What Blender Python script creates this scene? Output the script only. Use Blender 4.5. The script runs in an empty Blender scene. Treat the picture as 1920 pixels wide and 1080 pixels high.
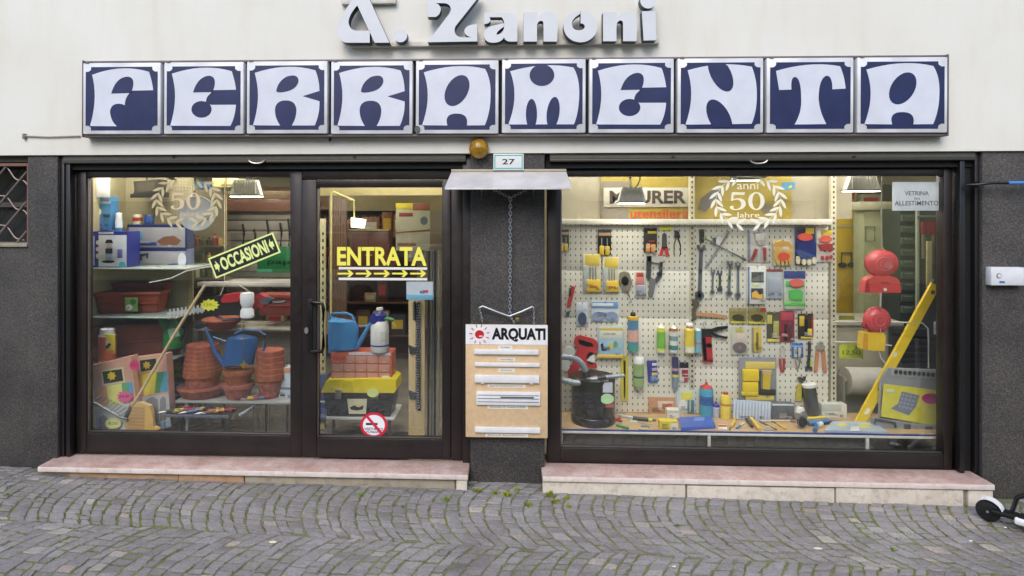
import bpy, bmesh, math, random
from mathutils import Vector, Matrix
random.seed(7)
SC = bpy.context.scene
COL = SC.collection
PI = math.pi

# ------------------------------------------------------------------ camera, sky, sun, exposure
FPX, U0, V0, CAMY, EYE, YAW = 1185.0, 897.0, 400.0, -5.0, 2.02, math.atan(0.046)
cam_d = bpy.data.cameras.new('camera'); cam = bpy.data.objects.new('camera', cam_d); COL.objects.link(cam)
cam.location = (0, CAMY, EYE); cam.rotation_euler = (PI/2, 0, YAW)
cam_d.sensor_width = 36; cam_d.lens = 36*FPX/1920
cam_d.shift_x = (960-U0)/1920; cam_d.shift_y = (V0-540)/1920
cam_d.clip_start = 0.05; cam_d.clip_end = 500
SC.camera = cam
SUN_EL, SUN_AZ = 42.0, 192.0
w = bpy.data.worlds.new('World'); SC.world = w; w.use_nodes = True
nt = w.node_tree; nt.nodes.clear()
sky = nt.nodes.new('ShaderNodeTexSky'); sky.sky_type = 'NISHITA'; sky.sun_disc = False
sky.sun_elevation = math.radians(SUN_EL); sky.sun_rotation = math.radians(SUN_AZ)
sky.dust_density = 1.2; sky.air_density = 1.0; sky.ozone_density = 1.0
bg = nt.nodes.new('ShaderNodeBackground'); bg.inputs[1].default_value = 0.15
wo = nt.nodes.new('ShaderNodeOutputWorld')
nt.links.new(sky.outputs[0], bg.inputs[0]); nt.links.new(bg.outputs[0], wo.inputs[0])
sl = bpy.data.lights.new('sun', 'SUN'); sl.energy = 1.05; sl.angle = math.radians(36); sl.color = (1, .95, .86)
so = bpy.data.objects.new('sun', sl); COL.objects.link(so)
el, az = math.radians(SUN_EL), math.radians(SUN_AZ)
sd = Vector((math.sin(az)*math.cos(el), math.cos(az)*math.cos(el), math.sin(el)))
so.rotation_euler = (-sd).to_track_quat('-Z', 'Y').to_euler()
so.location = (0, -6, 12)
SC.view_settings.view_transform = 'Standard'; SC.view_settings.look = 'None'
SC.view_settings.gamma = 1; SC.view_settings.use_curve_mapping = False
SC.view_settings.exposure = 0.92
SC.render.engine = 'CYCLES'
SC.render.resolution_x, SC.render.resolution_y = 1024, 576
SC.cycles.transparent_max_bounces = 16

# ------------------------------------------------------------------ lens survey: photo measurements -> metres on a plane at depth y
T_ = math.tan(YAW)
def X(u, y):
    a = (u-U0)/FPX; d = y-CAMY
    return d*(a-T_)/(1+a*T_)
def Zc(x, y): return -x*math.sin(YAW) + (y-CAMY)*math.cos(YAW)
def P(u, v, y):
    x = X(u, y)
    return x, EYE-(v-V0)*Zc(x, y)/FPX
def depth(u, v, z):                      # depth at which a point of height z sits under measurement (u, v)
    y = 0.5
    for _ in range(12):
        x = X(u, y); y += (EYE-z)*FPX/(v-V0) - Zc(x, y)
    return y
def RC(r, y):
    u0, v0, u1, v1 = r
    um = (u0+u1)/2
    return X(u0, y), X(u1, y), P(um, v1, y)[1], P(um, v0, y)[1]
def ground_z(x): return -0.115-0.012*x

# ------------------------------------------------------------------ materials
MATS = {}
def lin(c):
    c = c/255
    return c/12.92 if c <= .04045 else ((c+.055)/1.055)**2.4
def rgb(c): return tuple(lin(v) for v in c)+(1,)
def mat(c, rough=.5, metal=0., var=.06, scale=12., bump=0., bscale=60., alpha=1., emit=0., trans=0., spec=.5, name=None):
    key = (tuple(c), rough, metal, var, scale, bump, bscale, alpha, emit, trans, spec)
    if key in MATS: return MATS[key]
    m = bpy.data.materials.new(name or 'paint'); m.use_nodes = True
    n, l = m.node_tree.nodes, m.node_tree.links
    b = n['Principled BSDF']
    b.inputs['Roughness'].default_value = rough; b.inputs['Metallic'].default_value = metal
    b.inputs['Specular IOR Level'].default_value = spec
    tc = n.new('ShaderNodeTexCoord')
    col = rgb(c)
    if var > 0:
        no = n.new('ShaderNodeTexNoise'); no.inputs['Scale'].default_value = scale; no.inputs['Detail'].default_value = 5
        l.new(tc.outputs['Object'], no.inputs['Vector'])
        mp = n.new('ShaderNodeMapRange'); mp.inputs[1].default_value = .3; mp.inputs[2].default_value = .7
        mp.inputs[3].default_value = 1-var*1.6; mp.inputs[4].default_value = 1+var
        l.new(no.outputs[0], mp.inputs[0])
        mx = n.new('ShaderNodeMix'); mx.data_type = 'RGBA'; mx.blend_type = 'MULTIPLY'; mx.inputs[0].default_value = 1
        mx.inputs[6].default_value = col
        l.new(mp.outputs[0], mx.inputs[7]); l.new(mx.outputs[2], b.inputs['Base Color'])
    else: b.inputs['Base Color'].default_value = col
    if bump > 0:
        nb = n.new('ShaderNodeTexNoise'); nb.inputs['Scale'].default_value = bscale; nb.inputs['Detail'].default_value = 6
        l.new(tc.outputs['Object'], nb.inputs['Vector'])
        bp = n.new('ShaderNodeBump'); bp.inputs['Strength'].default_value = bump; bp.inputs['Distance'].default_value = .01
        l.new(nb.outputs[0], bp.inputs['Height']); l.new(bp.outputs[0], b.inputs['Normal'])
    if trans > 0: b.inputs['Transmission Weight'].default_value = trans
    if alpha < 1: b.inputs['Alpha'].default_value = alpha
    if emit > 0:
        b.inputs['Emission Color'].default_value = col; b.inputs['Emission Strength'].default_value = emit
    MATS[key] = m
    return m
def pl(c, **k):
    g = .3*c[0]+.59*c[1]+.11*c[2]; c = tuple(int(g+(v-g)*.86) for v in c)
    return mat(c, rough=k.pop('rough', .38), **k)           # plastic / print
def metal(c, rough=.35, **k): return mat(c, rough=rough, metal=.9, **k)

def nodes_mat(name):
    m = bpy.data.materials.new(name); m.use_nodes = True
    return m, m.node_tree.nodes, m.node_tree.links, m.node_tree.nodes['Principled BSDF']
def noise(n, l, vec, scale, detail=5, rough=.55):
    t = n.new('ShaderNodeTexNoise'); t.inputs['Scale'].default_value = scale; t.inputs['Detail'].default_value = detail
    t.inputs['Roughness'].default_value = rough; l.new(vec, t.inputs['Vector']); return t
def ramp(n, l, src, stops):
    r = n.new('ShaderNodeValToRGB'); e = r.color_ramp.elements
    while len(e) < len(stops): e.new(.5)
    for q, (p, c) in zip(e, stops): q.position = p; q.color = c if len(c) == 4 else tuple(c)+(1,)
    l.new(src, r.inputs[0]); return r
def mixc(n, l, fac, a, b, mode='MIX'):
    x = n.new('ShaderNodeMix'); x.data_type = 'RGBA'; x.blend_type = mode
    for s, v in ((0, fac), (6, a), (7, b)):
        if hasattr(v, 'is_linked') or hasattr(v, 'links'): l.new(v, x.inputs[s])
        else: x.inputs[s].default_value = v
    return x.outputs[2]
def mth(n, l, op, a, b=None):
    x = n.new('ShaderNodeMath'); x.operation = op
    for i, v in enumerate((a, b)):
        if v is None: continue
        if hasattr(v, 'links'): l.new(v, x.inputs[i])
        else: x.inputs[i].default_value = v
    return x.outputs[0]
def bump(n, l, b, h, strength, dist):
    q = n.new('ShaderNodeBump'); q.inputs['Strength'].default_value = strength; q.inputs['Distance'].default_value = dist
    l.new(h, q.inputs['Height']); l.new(q.outputs[0], b.inputs['Normal'])

def make_wall_white():
    m, n, l, b = nodes_mat('painted_plaster')
    g = n.new('ShaderNodeNewGeometry').outputs['Position']
    a = noise(n, l, g, 1.3, 6); f = noise(n, l, g, 45, 4); gr = noise(n, l, g, 260, 2)
    c = ramp(n, l, a.outputs[0], [(.3, (.66, .63, .56)), (.62, (.705, .685, .63))])
    mp = n.new('ShaderNodeMapping'); mp.inputs['Scale'].default_value = (5, 5, .8); l.new(g, mp.inputs[0])
    s = noise(n, l, mp.outputs[0], 1.6, 5)                              # rain streaks
    r2 = ramp(n, l, s.outputs[0], [(.30, (.97, .955, .92)), (.5, (1, 1, 1))])
    l.new(mixc(n, l, 1., c.outputs[0], r2.outputs[0], 'MULTIPLY'), b.inputs['Base Color'])
    b.inputs['Roughness'].default_value = .85
    hh = mth(n, l, 'ADD', f.outputs[0], mth(n, l, 'MULTIPLY', gr.outputs[0], .5))
    bump(n, l, b, hh, .18, .006)
    return m
def make_render_dark():
    m, n, l, b = nodes_mat('dark_roughcast')
    g = n.new('ShaderNodeNewGeometry').outputs['Position']
    a = noise(n, l, g, 2.2, 6); f = noise(n, l, g, 95, 4, .7); k = noise(n, l, g, 40, 5)
    c = ramp(n, l, a.outputs[0], [(.28, (.036, .033, .032)), (.5, (.062, .057, .055)), (.7, (.082, .074, .068))])
    sp = ramp(n, l, f.outputs[0], [(.40, (.5, .5, .5)), (.58, (1.15, 1.13, 1.1)), (.70, (2.2, 2.15, 2.1))])
    l.new(mixc(n, l, 1., c.outputs[0], sp.outputs[0], 'MULTIPLY'), b.inputs['Base Color'])
    b.inputs['Roughness'].default_value = .8
    hh = mth(n, l, 'ADD', f.outputs[0], k.outputs[0]); bump(n, l, b, hh, .8, .006)
    return m
def make_marble():
    m, n, l, b = nodes_mat('pink_marble')
    g = n.new('ShaderNodeNewGeometry').outputs['Position']
    a = noise(n, l, g, 5, 8, .65); f = noise(n, l, g, 38, 6, .7); v = noise(n, l, g, 2.2, 8, .7)
    c = ramp(n, l, a.outputs[0], [(.3, (.37, .235, .20)), (.5, (.47, .33, .295)), (.68, (.55, .44, .41))])
    f2 = ramp(n, l, f.outputs[0], [(.35, (.82, .78, .76)), (.6, (1.05, 1.05, 1.05))])
    st = ramp(n, l, v.outputs[0], [(.36, (.62, .60, .57)), (.48, (1, 1, 1))])
    q = mixc(n, l, 1., c.outputs[0], f2.outputs[0], 'MULTIPLY')
    l.new(mixc(n, l, .6, q, st.outputs[0], 'MULTIPLY'), b.inputs['Base Color'])
    b.inputs['Roughness'].default_value = .55; bump(n, l, b, f.outputs[0], .15, .004)
    return m
def make_stone(c0, c1, dirt=(.3, .27, .22)):
    m, n, l, b = nodes_mat('weathered_stone')
    g = n.new('ShaderNodeNewGeometry').outputs['Position']
    a = noise(n, l, g, 6, 8, .7); f = noise(n, l, g, 70, 5, .7); d = noise(n, l, g, 14, 6, .7)
    c = ramp(n, l, a.outputs[0], [(.3, c0), (.65, c1)])
    k = ramp(n, l, d.outputs[0], [(.34, dirt), (.5, (1, 1, 1))])
    l.new(mixc(n, l, .45, c.outputs[0], k.outputs[0], 'MULTIPLY'), b.inputs['Base Color'])
    b.inputs['Roughness'].default_value = .8; bump(n, l, b, f.outputs[0], .5, .006)
    return m
def make_cobble():
    m, n, l, b = nodes_mat('porphyry')
    g = n.new('ShaderNodeNewGeometry').outputs['Position']
    at = n.new('ShaderNodeAttribute'); at.attribute_name = 'tint'
    f = noise(n, l, g, 55, 6, .65); k = noise(n, l, g, 1.1, 4); s = noise(n, l, g, 190, 3)
    c = ramp(n, l, at.outputs['Fac'], [(0, (.188, .173, .176)), (.35, (.236, .219, .223)), (.7, (.276, .259, .266)),
                                      (.86, (.32, .302, .296)), (.93, (.35, .285, .255)), (1, (.43, .41, .385))])
    q = ramp(n, l, f.outputs[0], [(.3, (.68, .67, .67)), (.65, (1.12, 1.12, 1.12))])
    q2 = ramp(n, l, k.outputs[0], [(.35, (.82, .80, .81)), (.65, (1.08, 1.08, 1.08))])
    x = mixc(n, l, 1., c.outputs[0], q.outputs[0], 'MULTIPLY')
    l.new(mixc(n, l, 1., x, q2.outputs[0], 'MULTIPLY'), b.inputs['Base Color'])
    b.inputs['Roughness'].default_value = .62
    hh = mth(n, l, 'ADD', f.outputs[0], mth(n, l, 'MULTIPLY', s.outputs[0], .4)); bump(n, l, b, hh, .5, .005)
    return m
def make_joint():
    m, n, l, b = nodes_mat('mossy_joint_sand')
    g = n.new('ShaderNodeNewGeometry').outputs['Position']
    a = noise(n, l, g, 1.6, 5, .6); f = noise(n, l, g, 120, 4)
    c = ramp(n, l, a.outputs[0], [(.34, (.150, .138, .118)), (.48, (.155, .158, .092)), (.62, (.165, .19, .068))])
    q = ramp(n, l, f.outputs[0], [(.3, (.6, .6, .6)), (.7, (1.3, 1.3, 1.3))])
    l.new(mixc(n, l, 1., c.outputs[0], q.outputs[0], 'MULTIPLY'), b.inputs['Base Color'])
    b.inputs['Roughness'].default_value = .95; bump(n, l, b, f.outputs[0], .8, .01)
    return m
def make_glass(tint=(.95, .96, .95), f0=.078):
    m = bpy.data.materials.new('window_glass'); m.use_nodes = True
    n, l = m.node_tree.nodes, m.node_tree.links
    n.remove(n['Principled BSDF']); out = n['Material Output']
    tr = n.new('ShaderNodeBsdfTransparent'); tr.inputs[0].default_value = tint+(1,)
    gl = n.new('ShaderNodeBsdfGlossy'); gl.inputs['Roughness'].default_value = .012
    lw = n.new('ShaderNodeLayerWeight'); lw.inputs[0].default_value = .5
    p5 = mth(n, l, 'POWER', lw.outputs['Facing'], 5.)
    fc = mth(n, l, 'ADD', mth(n, l, 'MULTIPLY', p5, .9), f0)
    mx = n.new('ShaderNodeMixShader'); l.new(fc, mx.inputs[0]); l.new(tr.outputs[0], mx.inputs[1]); l.new(gl.outputs[0], mx.inputs[2])
    g = n.new('ShaderNodeNewGeometry').outputs['Position']             # thin dust film, added for a slight washed-out haze
    d1 = noise(n, l, g, 2.5, 6, .65); d2 = noise(n, l, g, 60, 4, .7)
    dm = mth(n, l, 'MULTIPLY', mth(n, l, 'POWER', d1.outputs[0], 2.), mth(n, l, 'ADD', d2.outputs[0], .4))
    df = n.new('ShaderNodeBsdfDiffuse'); df.inputs[0].default_value = (.62, .60, .56, 1)
    m2 = n.new('ShaderNodeMixShader'); l.new(mth(n, l, 'MULTIPLY', dm, .02), m2.inputs[0]); l.new(mx.outputs[0], m2.inputs[1]); l.new(df.outputs[0], m2.inputs[2])
    l.new(m2.outputs[0], out.inputs[0])
    return m
def make_peg(px, pz, rx, rz, base):
    m, n, l, b = nodes_mat('perforated_board')
    g = n.new('ShaderNodeNewGeometry').outputs['Position']
    s = n.new('ShaderNodeSeparateXYZ'); l.new(g, s.inputs[0])
    def cell(o, p, r):
        f = mth(n, l, 'FRACT', mth(n, l, 'DIVIDE', mth(n, l, 'ADD', o, 50.), p))
        return mth(n, l, 'DIVIDE', mth(n, l, 'ABSOLUTE', mth(n, l, 'SUBTRACT', f, .5)), r/p)
    a = cell(s.outputs[0], px, rx); c = cell(s.outputs[2], pz, rz)
    d = mth(n, l, 'MAXIMUM', a, c)
    hole = mth(n, l, 'LESS_THAN', d, 1.)
    no = noise(n, l, g, 3, 5); cc = ramp(n, l, no.outputs[0], [(.3, tuple(v*.9 for v in base)), (.7, base)])
    l.new(mixc(n, l, hole, cc.outputs[0], (.15, .135, .105, 1)), b.inputs['Base Color'])
    b.inputs['Roughness'].default_value = .6
    return m
def make_wood(c0, c1, scale=(2, 2, 24), rough=.55):
    m, n, l, b = nodes_mat('wood')
    tc = n.new('ShaderNodeTexCoord').outputs['Object']
    mp = n.new('ShaderNodeMapping'); mp.inputs['Scale'].default_value = scale; l.new(tc, mp.inputs[0])
    a = noise(n, l, mp.outputs[0], 3, 8, .6)
    c = ramp(n, l, a.outputs[0], [(.3, c0), (.7, c1)]); l.new(c.outputs[0], b.inputs['Base Color'])
    b.inputs['Roughness'].default_value = rough
    return m
def make_frame():
    m, n, l, b = nodes_mat('dark_anodised_aluminium')
    g = n.new('ShaderNodeNewGeometry').outputs['Position']
    a = noise(n, l, g, 4, 5)
    c = ramp(n, l, a.outputs[0], [(.3, (.020, .0145, .0145)), (.7, (.030, .023, .022))]); l.new(c.outputs[0], b.inputs['Base Color'])
    r = ramp(n, l, noise(n, l, g, 18, 5).outputs[0], [(.3, (.28, .28, .28)), (.7, (.45, .45, .45))]); l.new(r.outputs[0], b.inputs['Roughness'])
    b.inputs['Metallic'].default_value = .3
    return m
M_WALL, M_DARK, M_MARBLE = make_wall_white(), make_render_dark(), make_marble()
M_STONE = make_stone((.50, .43, .35), (.63, .57, .49)); M_CREV = make_stone((.26, .22, .16), (.36, .32, .25))
M_ORANGE = make_stone((.34, .19, .10), (.42, .27, .16))
M_COB, M_JOINT, M_GLASS, M_FRAME = make_cobble(), make_joint(), make_glass(), make_frame()
M_WOOD = make_wood((.42, .27, .13), (.56, .39, .21)); M_BOARD = make_wood((.58, .40, .23), (.66, .48, .29), (9, 9, 9))
M_BROWN = make_wood((.10, .05, .025), (.17, .085, .045))
BLACK, WHITE, GREY, CHROME = (22, 22, 24), (228, 228, 226), (120, 122, 126), (190, 192, 196)
YEL, RED, BLUE, GREEN = (238, 206, 30), (196, 34, 34), (32, 62, 150), (40, 140, 60)

# ------------------------------------------------------------------ mesh helpers (all in metres, world space)
def bm_box(bm, x0, x1, y0, y1, z0, z1, bev=0.):
    b2 = bmesh.new()
    bmesh.ops.create_cube(b2, size=1)
    for v in b2.verts:
        v.co = Vector(((x0+x1)/2+v.co.x*(x1-x0), (y0+y1)/2+v.co.y*(y1-y0), (z0+z1)/2+v.co.z*(z1-z0)))
    if bev > 0:
        bmesh.ops.bevel(b2, geom=b2.edges[:], offset=min(bev, .45*min(abs(x1-x0), abs(y1-y0), abs(z1-z0))), segments=2, affect='EDGES', profile=.5)
    join(bm, b2); return bm
def join(bm, b2):
    vm = [bm.verts.new(v.co) for v in b2.verts]
    b2.verts.index_update()
    for f in b2.faces:
        try:
            nf = bm.faces.new([vm[v.index] for v in f.verts]); nf.smooth = f.smooth; nf.material_index = f.material_index
        except ValueError: pass
    b2.free()
def box(x0, x1, y0, y1, z0, z1, bev=0.): return bm_box(bmesh.new(), min(x0, x1), max(x0, x1), min(y0, y1), max(y0, y1), min(z0, z1), max(z0, z1), bev)
def prism(pts, y0, y1, bm=None):                    # outline in (x, z), front at y0, back at y1
    bm = bm or bmesh.new()
    a = [bm.verts.new((x, y0, z)) for x, z in pts]; b = [bm.verts.new((x, y1, z)) for x, z in pts]
    bm.faces.new(a); bm.faces.new(b[::-1])
    k = len(pts)
    for i in range(k):
        f = bm.faces.new((a[i], b[i], b[(i+1) % k], a[(i+1) % k])); f.material_index = 1
    bmesh.ops.recalc_face_normals(bm, faces=bm.faces[:])
    return bm
def lathe(prof, seg=20, at=(0, 0, 0), bm=None, smooth=True):   # prof: (r, z); axis z
    bm = bm or bmesh.new()
    rings = []
    for r, z in prof:
        r = max(r, .0004)
        rings.append([bm.verts.new((at[0]+r*math.cos(2*PI*i/seg), at[1]+r*math.sin(2*PI*i/seg), at[2]+z)) for i in range(seg)])
    for a, b in zip(rings, rings[1:]):
        for i in range(seg):
            f = bm.faces.new((a[i], a[(i+1) % seg], b[(i+1) % seg], b[i])); f.smooth = smooth
    bm.faces.new(rings[0][::-1]); bm.faces.new(rings[-1])
    return bm
def tube(pts, r, seg=8, bm=None, closed=False):
    bm = bm or bmesh.new()
    pts = [Vector(p) for p in pts]; k = len(pts)
    rs = r if isinstance(r, (list, tuple)) else [r]*k
    rings = []; up = Vector((0, 0, 1))
    for i, p in enumerate(pts):
        if closed: d = pts[(i+1) % k]-pts[i-1]
        else: d = pts[min(i+1, k-1)]-pts[max(i-1, 0)]
        d.normalize()
        s = d.cross(up)
        if s.length < 1e-3: s = d.cross(Vector((0, 1, 0)))
        s.normalize(); t = s.cross(d)
        rings.append([bm.verts.new(p+rs[i]*(math.cos(2*PI*j/seg)*s+math.sin(2*PI*j/seg)*t)) for j in range(seg)])
    for i in range(k if closed else k-1):
        a, b = rings[i], rings[(i+1) % k]
        for j in range(seg):
            f = bm.faces.new((a[j], a[(j+1) % seg], b[(j+1) % seg], b[j])); f.smooth = True
    if not closed: bm.faces.new(rings[0][::-1]); bm.faces.new(rings[-1])
    bmesh.ops.recalc_face_normals(bm, faces=bm.faces[:])
    return bm
def qpath(pts, n=8):                                # (x, y) corners and (cx, cy, x, y) quadratic curves
    out = []
    for p in pts:
        if len(p) == 2: out.append(p)
        else:
            x0, y0 = out[-1]; cx, cy, x1, y1 = p
            for i in range(1, n+1):
                t = i/n; out.append(((1-t)**2*x0+2*t*(1-t)*cx+t*t*x1, (1-t)**2*y0+2*t*(1-t)*cy+t*t*y1))
    if abs(out[0][0]-out[-1][0])+abs(out[0][1]-out[-1][1]) < 1e-6: out.pop()
    return out
def ell(cx, cy, rx, ry, ang=0, n=24):
    c, s = math.cos(ang), math.sin(ang)
    return [(cx+rx*math.cos(t)*c-ry*math.sin(t)*s, cy+rx*math.cos(t)*s+ry*math.sin(t)*c) for t in (2*PI*i/n for i in range(n))]
def star(cx, cy, r0, r1, n=14, sq=1.):
    return [(cx+(r0 if i % 2 else r1)*math.cos(PI*i/n), cy+sq*(r0 if i % 2 else r1)*math.sin(PI*i/n)) for i in range(2*n)]
def rot_y(bm, cx, cz, ang):
    c, s = math.cos(ang), math.sin(ang)
    for v in bm.verts:
        x, z = v.co.x-cx, v.co.z-cz; v.co.x = cx+x*c-z*s; v.co.z = cz+x*s+z*c
    return bm
def text_bm(s, x0, x1, z0, z1, y, th=.001, bold=0., mirror=False, back=False):
    cu = bpy.data.curves.new('t', 'FONT'); cu.body = s; cu.size = 1; cu.offset = bold; cu.resolution_u = 3
    o = bpy.data.objects.new('t', cu); COL.objects.link(o)
    dg = bpy.context.evaluated_depsgraph_get()
    me = bpy.data.meshes.new_from_object(o.evaluated_get(dg))
    bm = bmesh.new(); bm.from_mesh(me)
    bpy.data.objects.remove(o); bpy.data.curves.remove(cu); bpy.data.meshes.remove(me)
    xs = [v.co.x for v in bm.verts]; ys = [v.co.y for v in bm.verts]
    a0, a1, b0, b1 = min(xs), max(xs), min(ys), max(ys)
    for v in bm.verts:
        fx = (v.co.x-a0)/(a1-a0); fz = (v.co.y-b0)/max(b1-b0, 1e-6)
        if back: fx = 1-fx
        v.co = Vector((x0+fx*(x1-x0), y, z0+fz*(z1-z0)))
    bmesh.ops.dissolve_limit(bm, angle_limit=.01, verts=bm.verts[:], edges=bm.edges[:])
    r = bmesh.ops.extrude_face_region(bm, geom=bm.faces[:])
    for v in [e for e in r['geom'] if isinstance(e, bmesh.types.BMVert)]: v.co.y += th
    bmesh.ops.recalc_face_normals(bm, faces=bm.faces[:])
    return bm

# ------------------------------------------------------------------ objects
def thing(name, label, cat, loc=(0, 0, 0), group=None, kind=None):
    o = bpy.data.objects.new(name, None); COL.objects.link(o); o.location = loc; o.empty_display_size = .1
    o['label'] = label; o['category'] = cat
    if group: o['group'] = group
    if kind: o['kind'] = kind
    return o
def wloc(o):
    v = Vector(o.location)
    while o.parent: o = o.parent; v += Vector(o.location)
    return v
def part(root, name, bm, m, sub=False, label=None, kind=None, origin=True):
    """mesh built in world space becomes a child of root"""
    me = bpy.data.meshes.new(name)
    base = wloc(root)
    org = Vector((0, 0, 0))
    if origin and len(bm.verts):
        org = sum((v.co for v in bm.verts), Vector())/len(bm.verts)-base
    for v in bm.verts: v.co -= base+org
    bm.to_mesh(me); bm.free()
    for q in (m if isinstance(m, (list, tuple)) else [m]): me.materials.append(q)
    if not isinstance(m, (list, tuple)):
        for p in me.polygons: p.material_index = 0
    me.set_sharp_from_angle(angle=math.radians(38))
    o = bpy.data.objects.new(name, me); COL.objects.link(o); o.parent = root; o.location = org
    if label: o['label'] = label
    if kind: o['kind'] = kind
    return o
def solo(name, label, cat, bm, m, group=None, kind=None):
    me = bpy.data.meshes.new(name)
    xs = [v.co.x for v in bm.verts]; ys = [v.co.y for v in bm.verts]; zs = [v.co.z for v in bm.verts]
    org = Vector(((min(xs)+max(xs))/2, (min(ys)+max(ys))/2, min(zs)))
    for v in bm.verts: v.co -= org
    bm.to_mesh(me); bm.free()
    for q in (m if isinstance(m, (list, tuple)) else [m]): me.materials.append(q)
    if not isinstance(m, (list, tuple)):
        for p in me.polygons: p.material_index = 0
    o = bpy.data.objects.new(name, me); COL.objects.link(o); o.location = org
    if label: o['label'] = label
    if cat: o['category'] = cat
    if group: o['group'] = group
    if kind: o['kind'] = kind
    return o
def pxpoly(pts, y, th, n=8):                        # survey outline -> prism with its front at depth y
    return prism([P(u, v, y) for u, v in qpath(pts, n)], y, y+th)
def pxtube(pts, y, r, seg=8, n=8):
    q = qpath([p[:2] if len(p) == 3 else p for p in pts], n) if any(len(p) == 4 for p in pts) else [p for p in pts]
    out = []
    for p in q:
        yy = p[2] if len(p) == 3 else y
        x, z = P(p[0], p[1], yy); out.append((x, yy, z))
    return tube(out, r, seg)

# ================================================================== the shop building
B = thing('shop_building', 'white plastered shop building with dark roughcast pillars and two big display windows', 'building', (0, 0, 0))
XL, XR = -5.6, 5.6
ZF = P(950, 287, 0)[1]                                    # underside of the white fascia
part(B, 'fascia_wall', box(XL, XR, 0, .30, ZF, 5.6), M_WALL)
def pillar(u0, u1, y0=.018, y1=.30, name='pillar', z1=ZF-.001):
    x0 = u0 if isinstance(u0, float) else X(u0, y0); x1 = u1 if isinstance(u1, float) else X(u1, y0)
    return part(B, name, box(x0, x1, y0, y1, -.35, z1, .004), M_DARK)
pillar(52, 108); pillar(882, 1021); pillar(1842, XR)
# left neighbour bay: low wall, sill, barred window
xw0, xw1 = XL, X(52, .02)-.001
zs = P(26, 456, .03)[1]
part(B, 'parapet_wall', box(xw0, xw1, .03, .30, -.35, zs-.03, .004), M_DARK)
bw = part(B, 'window', box(xw0, xw1, .26, .28, zs, ZF-.001), mat((40, 42, 46), rough=.12))
part(bw, 'sill', box(xw0, xw1-.002, .012, .26, zs-.03, zs, .004), M_CREV)
part(bw, 'lintel', box(xw0, xw1-.002, .06, .26, ZF-.05, ZF-.002), mat((70, 66, 62), rough=.7))
part(bw, 'transom', box(xw0, xw1-.002, .22, .26, zs+.30, zs+.34), mat((74, 70, 66), rough=.6))
gm = metal((150, 135, 130), rough=.6)
grille = thing('window_grille', 'pale iron window grille of straight diagonal bars and wavy rods beside dark pillar', 'grille', ((xw0+xw1)/2, .05, zs))
part(grille, 'frame_bar', box(xw1-.022, xw1-.003, .04, .06, zs+.001, ZF-.06), mat((120, 84, 72), rough=.7))
part(grille, 'frame_bar', box(xw0, xw1-.024, .04, .06, ZF-.085, ZF-.062), mat((120, 84, 72), rough=.7))
for k in range(-4, 13):
    a = Vector((xw1-.03, .05, zs+.10+.245*k)); b = Vector((xw1-1.75, .05, zs+.10+.245*k-1.96))
    def clip(p, q):
        d = q-p; t0, t1 = 0., 1.
        for lo, hi in ((zs+.004, ZF-.09),):
            if abs(d.z) > 1e-6:
                ta, tb = (lo-p.z)/d.z, (hi-p.z)/d.z
                t0, t1 = max(t0, min(ta, tb)), min(t1, max(ta, tb))
        return (p+d*t0, p+d*t1) if t1 > t0+.03 else None
    c = clip(a, b)
    if c: part(grille, 'bar', tube(c, .008, 6), gm)
    a2 = Vector((xw1-.03, .062, zs-.02+.245*(k-4))); b2 = Vector((xw1-1.75, .062, zs-.02+.245*(k-4)+1.31)); c = clip(a2, b2)
    if c:
        ps = []
        for i in range(40):
            t = i/39; p = c[0].lerp(c[1], t); q = p.z+.018*math.sin(p.x*42); ps.append((p.x, p.y, min(max(q, zs+.003), ZF-.088)))
        part(grille, 'wavy_rod', tube(ps, .006, 6), gm)

# ---- shop interior shell
m_in = mat((205, 196, 168), rough=.8, var=.05, scale=2); m_ceil = mat((214, 206, 180), rough=.85, var=.04, scale=2)
part(B, 'interior_floor', box(XL, XR, .30, 6.0, -.2, .012), mat((122, 116, 106), rough=.4, var=.15, scale=5))
part(B, 'ceiling', box(XL, XR, .30, 6.0, 2.72, 2.9), m_ceil)
part(B, 'interior_wall', box(XL, XR, 6.0, 6.2, -.2, 2.72), m_in)
part(B, 'interior_wall', box(XL-.2, XL, .30, 6.2, -.2, 2.9), m_in)
part(B, 'interior_wall', box(XR, XR+.2, .30, 6.2, -.2, 2.9), m_in)
part(B, 'roof', box(XL, XR, .30, 6.2, 5.4, 5.6), m_in)
part(B, 'rear_wall', box(XL, XR, 6.2, 6.4, -.2, 5.6), m_in)

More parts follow.
